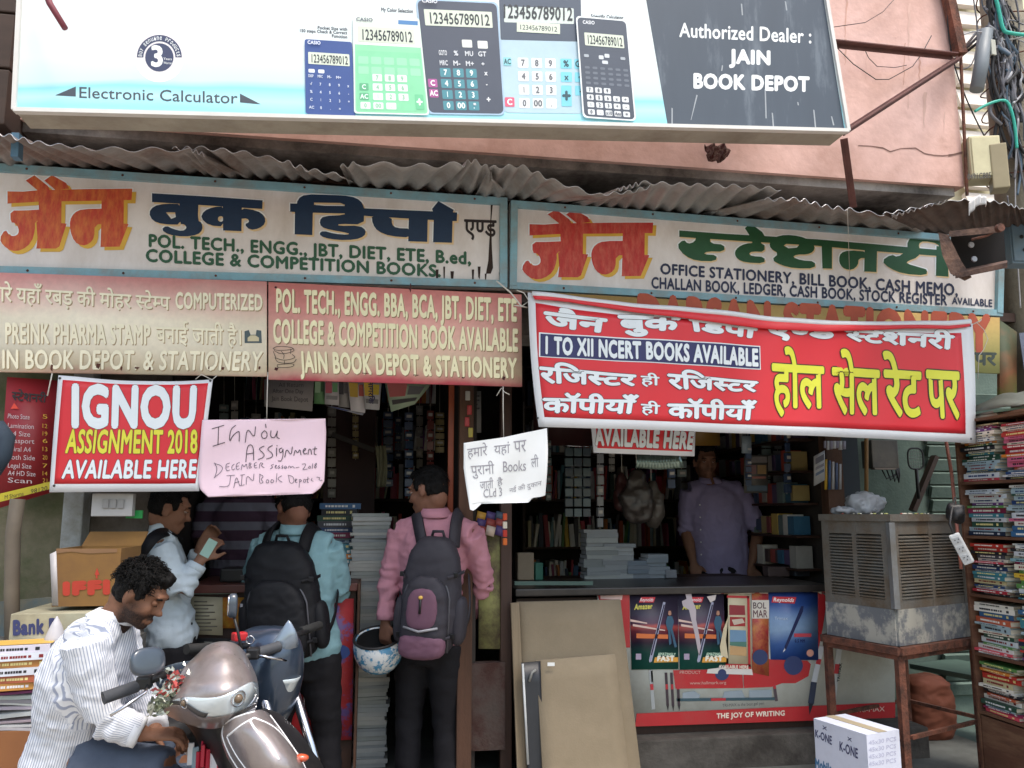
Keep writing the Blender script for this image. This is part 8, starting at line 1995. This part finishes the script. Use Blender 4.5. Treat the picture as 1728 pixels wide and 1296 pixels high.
# cables tangled on the shaft
rnd = random.Random(31)
cc = [M_wire, mat('grey_cable','6b6a70',.6,.2,20), mat('pale_cable','a8a8ac',.5,.15,20), mat('teal_cable','2f9a88',.5,.2,20), mat('bluish_cable','55687a',.5,.2,20)]
for k in range(64):
    a = rnd.uniform(-70, 120); pts = []; y = a; x0 = rnd.uniform(1640,1725)
    n_ = rnd.randint(5, 9); L_ = rnd.uniform(90, 300)
    for i in range(n_):
        t = i/(n_-1); cx_ = 1680+(y+60)*.098
        pts.append(PD(cx_+(x0-1680)*.7*math.cos(t*3+k)+rnd.uniform(-13,13), y, dp-.12-.05*rnd.random())); y += L_/n_
    m_ = cc[0] if k % 3 == 0 else cc[rnd.choice((1,1,4,0,2))]
    MB().tube(smooth_pts(pts, 2), rnd.choice((.0035,.005,.007,.010)), 6).build('cable', m_, pole)
for pts in ([(1598,0),(1600,60),(1612,120),(1640,190),(1672,250),(1700,300)], [(1690,-10),(1706,60),(1728,72),(1760,80)], [(1640,-20),(1652,60),(1640,120),(1600,110)], [(1728,42),(1700,30),(1680,60),(1690,150),(1715,240),(1730,330)],
            [(1718,200),(1712,300),(1716,420),(1722,520)], [(1622,60),(1650,50),(1690,70),(1740,60)], [(1700,330),(1706,380),(1725,420),(1745,440)]):
    MB().tube(smooth_pts([PD(x, y, dp-.16) for x, y in pts], 2), .004, 6).build('cable', rnd.choice(cc[:3]), pole)
MB().tube(smooth_pts([PD(x, y, dp-.18) for x, y in ((1676,-20),(1686,20),(1692,50),(1700,56),(1760,62))], 2), .010, 8).build('cable', mat('turquoise_tape','3fb8a4',.5,.2,20), pole)
MB().tube(smooth_pts([PD(x, y, dp-.17) for x, y in ((1645,188),(1665,176),(1690,168),(1702,172),(1712,205),(1716,250))], 2), .008, 8).build('cable', mat('turquoise_tape','3fb8a4',.5,.2,20), pole)
MB().tube([PD(1664,52,dp-.14), PD(1656,110,dp-.16), PD(1648,152,dp-.18)], [.038,.038,.036], 14).build('joint_sleeve', mat('grey_sleeve','7b8288',.5,.15,12), pole)
MB().box(PD(1676,80,dp-.18), (.03,.01,.09), rz=.1, bev=.002).build('cable_tag', pm('b8b8ac', .6), pole)
for k in range(3): MB().tube([PD(1615+k*3,100-k*6,dp-.05), PD(1650,72-k*10,dp-.12), PD(1690,52-k*6,dp-.15)], .008, 8).build('cable', cc[k % 3], pole)
mb = MB()
for k in range(10):
    y = -40+k*38; c = PD(1682+(y+60)*.1, y, dp); t_ = .115+.006*k
    mb.tube([c+V((t_*math.cos(a), t_*math.sin(a), .02*math.sin(a*2+k))) for a in [i*math.pi/10 for i in range(20)]], .004, 5, closed=True)
mb.build('binding_wires', M_rust, pole, kind='stuff')
# junction boxes
def jb(c, dim, m, name, label, cat, rz=-.25, lid=True):
    r_ = empty(name, tuple(c-V((0,0,dim[2]/2))), label, cat); MB().box(c, dim, rz=rz, bev=.006).build('box_body', m, r_)
    Mz = Matrix.Rotation(rz, 3, 'Z')
    if lid: MB().box(c+Mz@V((0,-dim[1]/2-.004,0)), (dim[0]*.9,.008,dim[2]*.9), rz=rz, bev=.003).build('lid', m, r_)
    return r_, Mz
c1_ = PD(1655,272,4.5)
b1_, Mz = jb(c1_, (.16,.12,.24), mat('cream_box','cfc8a4',.6,.1,6,dirt='a89c78',damt=.3), 'junction_box', 'cream metal junction box with stencilled numbers mounted beside the pole', 'junction box')
Sj = Surf(c1_+Mz@V((0,-.070,0)), Mz@V((0,-1,0)))
text(Sj, '0491C885', [(1632,294),(1672,291),(1672,300),(1632,303)], pm('4c4a48',.7), b1_, .002, bold=.04)
MB().box(PD(1684,285,4.45), (.08,.10,.25), rz=-.5, bev=.006).build('box_side', mat('tan_box_side','9c9072',.6,.15,6), b1_)
c2_ = PD(1722,412,4.35)
b2_, Mz = jb(c2_, (.17,.10,.24), mat('blue_grey_box','5c7382',.6,.15,7,dirt='7a7c78',damt=.3), 'junction_box', 'blue-grey metal box with dark knockout holes on the pole, near the photo edge', 'junction box', rz=-.15)
for dx, dz in ((-.06,.09),(-.03,.02),(-.02,-.05)): MB().lathe(c2_+Mz@V((dx,-.060,dz)), [(.010,0),(.010,.002)], 12, 0, Mz@V((0,-1,0))).build('knockout_hole', pm('1c1c1e',.7), b2_)
# rusty open lamp box in front of the sign
c3 = PD(1632,430,3.62)
b3_ = empty('lamp_box', tuple(c3-V((0,0,.12))), 'rusty open iron box hanging under the buckled roofing sheet beside the pole', 'iron box')
M_r2 = mat('dark_rusty_iron', '4c3a34', .85, .35, 9, dirt='8a6a58', damt=.4, dscale=7, bump=.5)
pr = [(1583,392),(1600,396),(1622,440),(1640,468),(1628,474),(1604,462),(1590,430)]
MB().prism(pr, lambda x, y: PD(x, y, 3.62), lambda x, y: PD(x, y, 3.66)).build('left_plate', M_r2, b3_)
MB().box8([PD(1600,400,3.62), PD(1690,392,3.58), PD(1690,392,3.78), PD(1600,400,3.80), PD(1602,390,3.62), PD(1692,380,3.58), PD(1692,380,3.78), PD(1602,390,3.80)]).build('top_plate', M_r2, b3_)
MB().box8([PD(1612,470,3.62), PD(1700,452,3.52), PD(1700,448,3.80), PD(1612,466,3.80), PD(1612,461,3.62), PD(1700,443,3.52), PD(1700,439,3.80), PD(1612,457,3.80)]).build('bottom_plate', M_r2, b3_)
MB().box8([PD(1608,466,3.80), PD(1698,450,3.80), PD(1698,450,3.82), PD(1608,466,3.82), PD(1604,395,3.80), PD(1694,388,3.80), PD(1694,388,3.82), PD(1604,395,3.82)]).build('back_plate', pm('1b1818',.9), b3_)
for x, y in ((1637,414),(1642,438)): MB().lathe(PD(x,y,3.68), [(.010,0),(.014,.006),(.012,.012)], 12, 0, (0,-1,0)).build('lamp_holder', pm('a8aab0',.35), b3_)
MB().tube([PD(1690,384,3.6), PD(1665,398,3.6), PD(1640,404,3.6)], .006, 6).build('bracket_wire', M_rust, b3_)
MB().lathe(PD(1684,386,3.56), [(.018,0),(.018,.02)], 14, 0, (0,-1,0)).build('pipe_end', M_rust, b3_)
MB().grid(lambda u, t: PD(1636+30*u, 342-16*math.sin(u*2.6)*.8+(24-10*u)*t*.9, 3.9)+V((0,.01*math.sin(u*20),0)), 10, 4, 0, True, .003).build('white_rag', pm('d8d6d4', .7, .1), label='bright white scrap wedged above the buckled roofing sheet under the cream box', cat='scrap')
MB().tube([W(1430,352,-.42), W(1431,380,-.35), W(1434,470,-.12)], .0012, 5).build('string', M_str, label='thin white string hanging from the post foot over the right painted sign', cat='string')
# bundles at the far left edge
MB().tube([W(-6,716,-.3), W(8,740,-.3), W(4,770,-.3), W(-8,800,-.3)], [.03,.04,.035,.02], 10).build('blue_bag_end', mat('blue_grey_cloth','2c3a48',.8,.2,9), label='blue-grey cloth bundle poking in at the left photo edge', cat='cloth bundle')
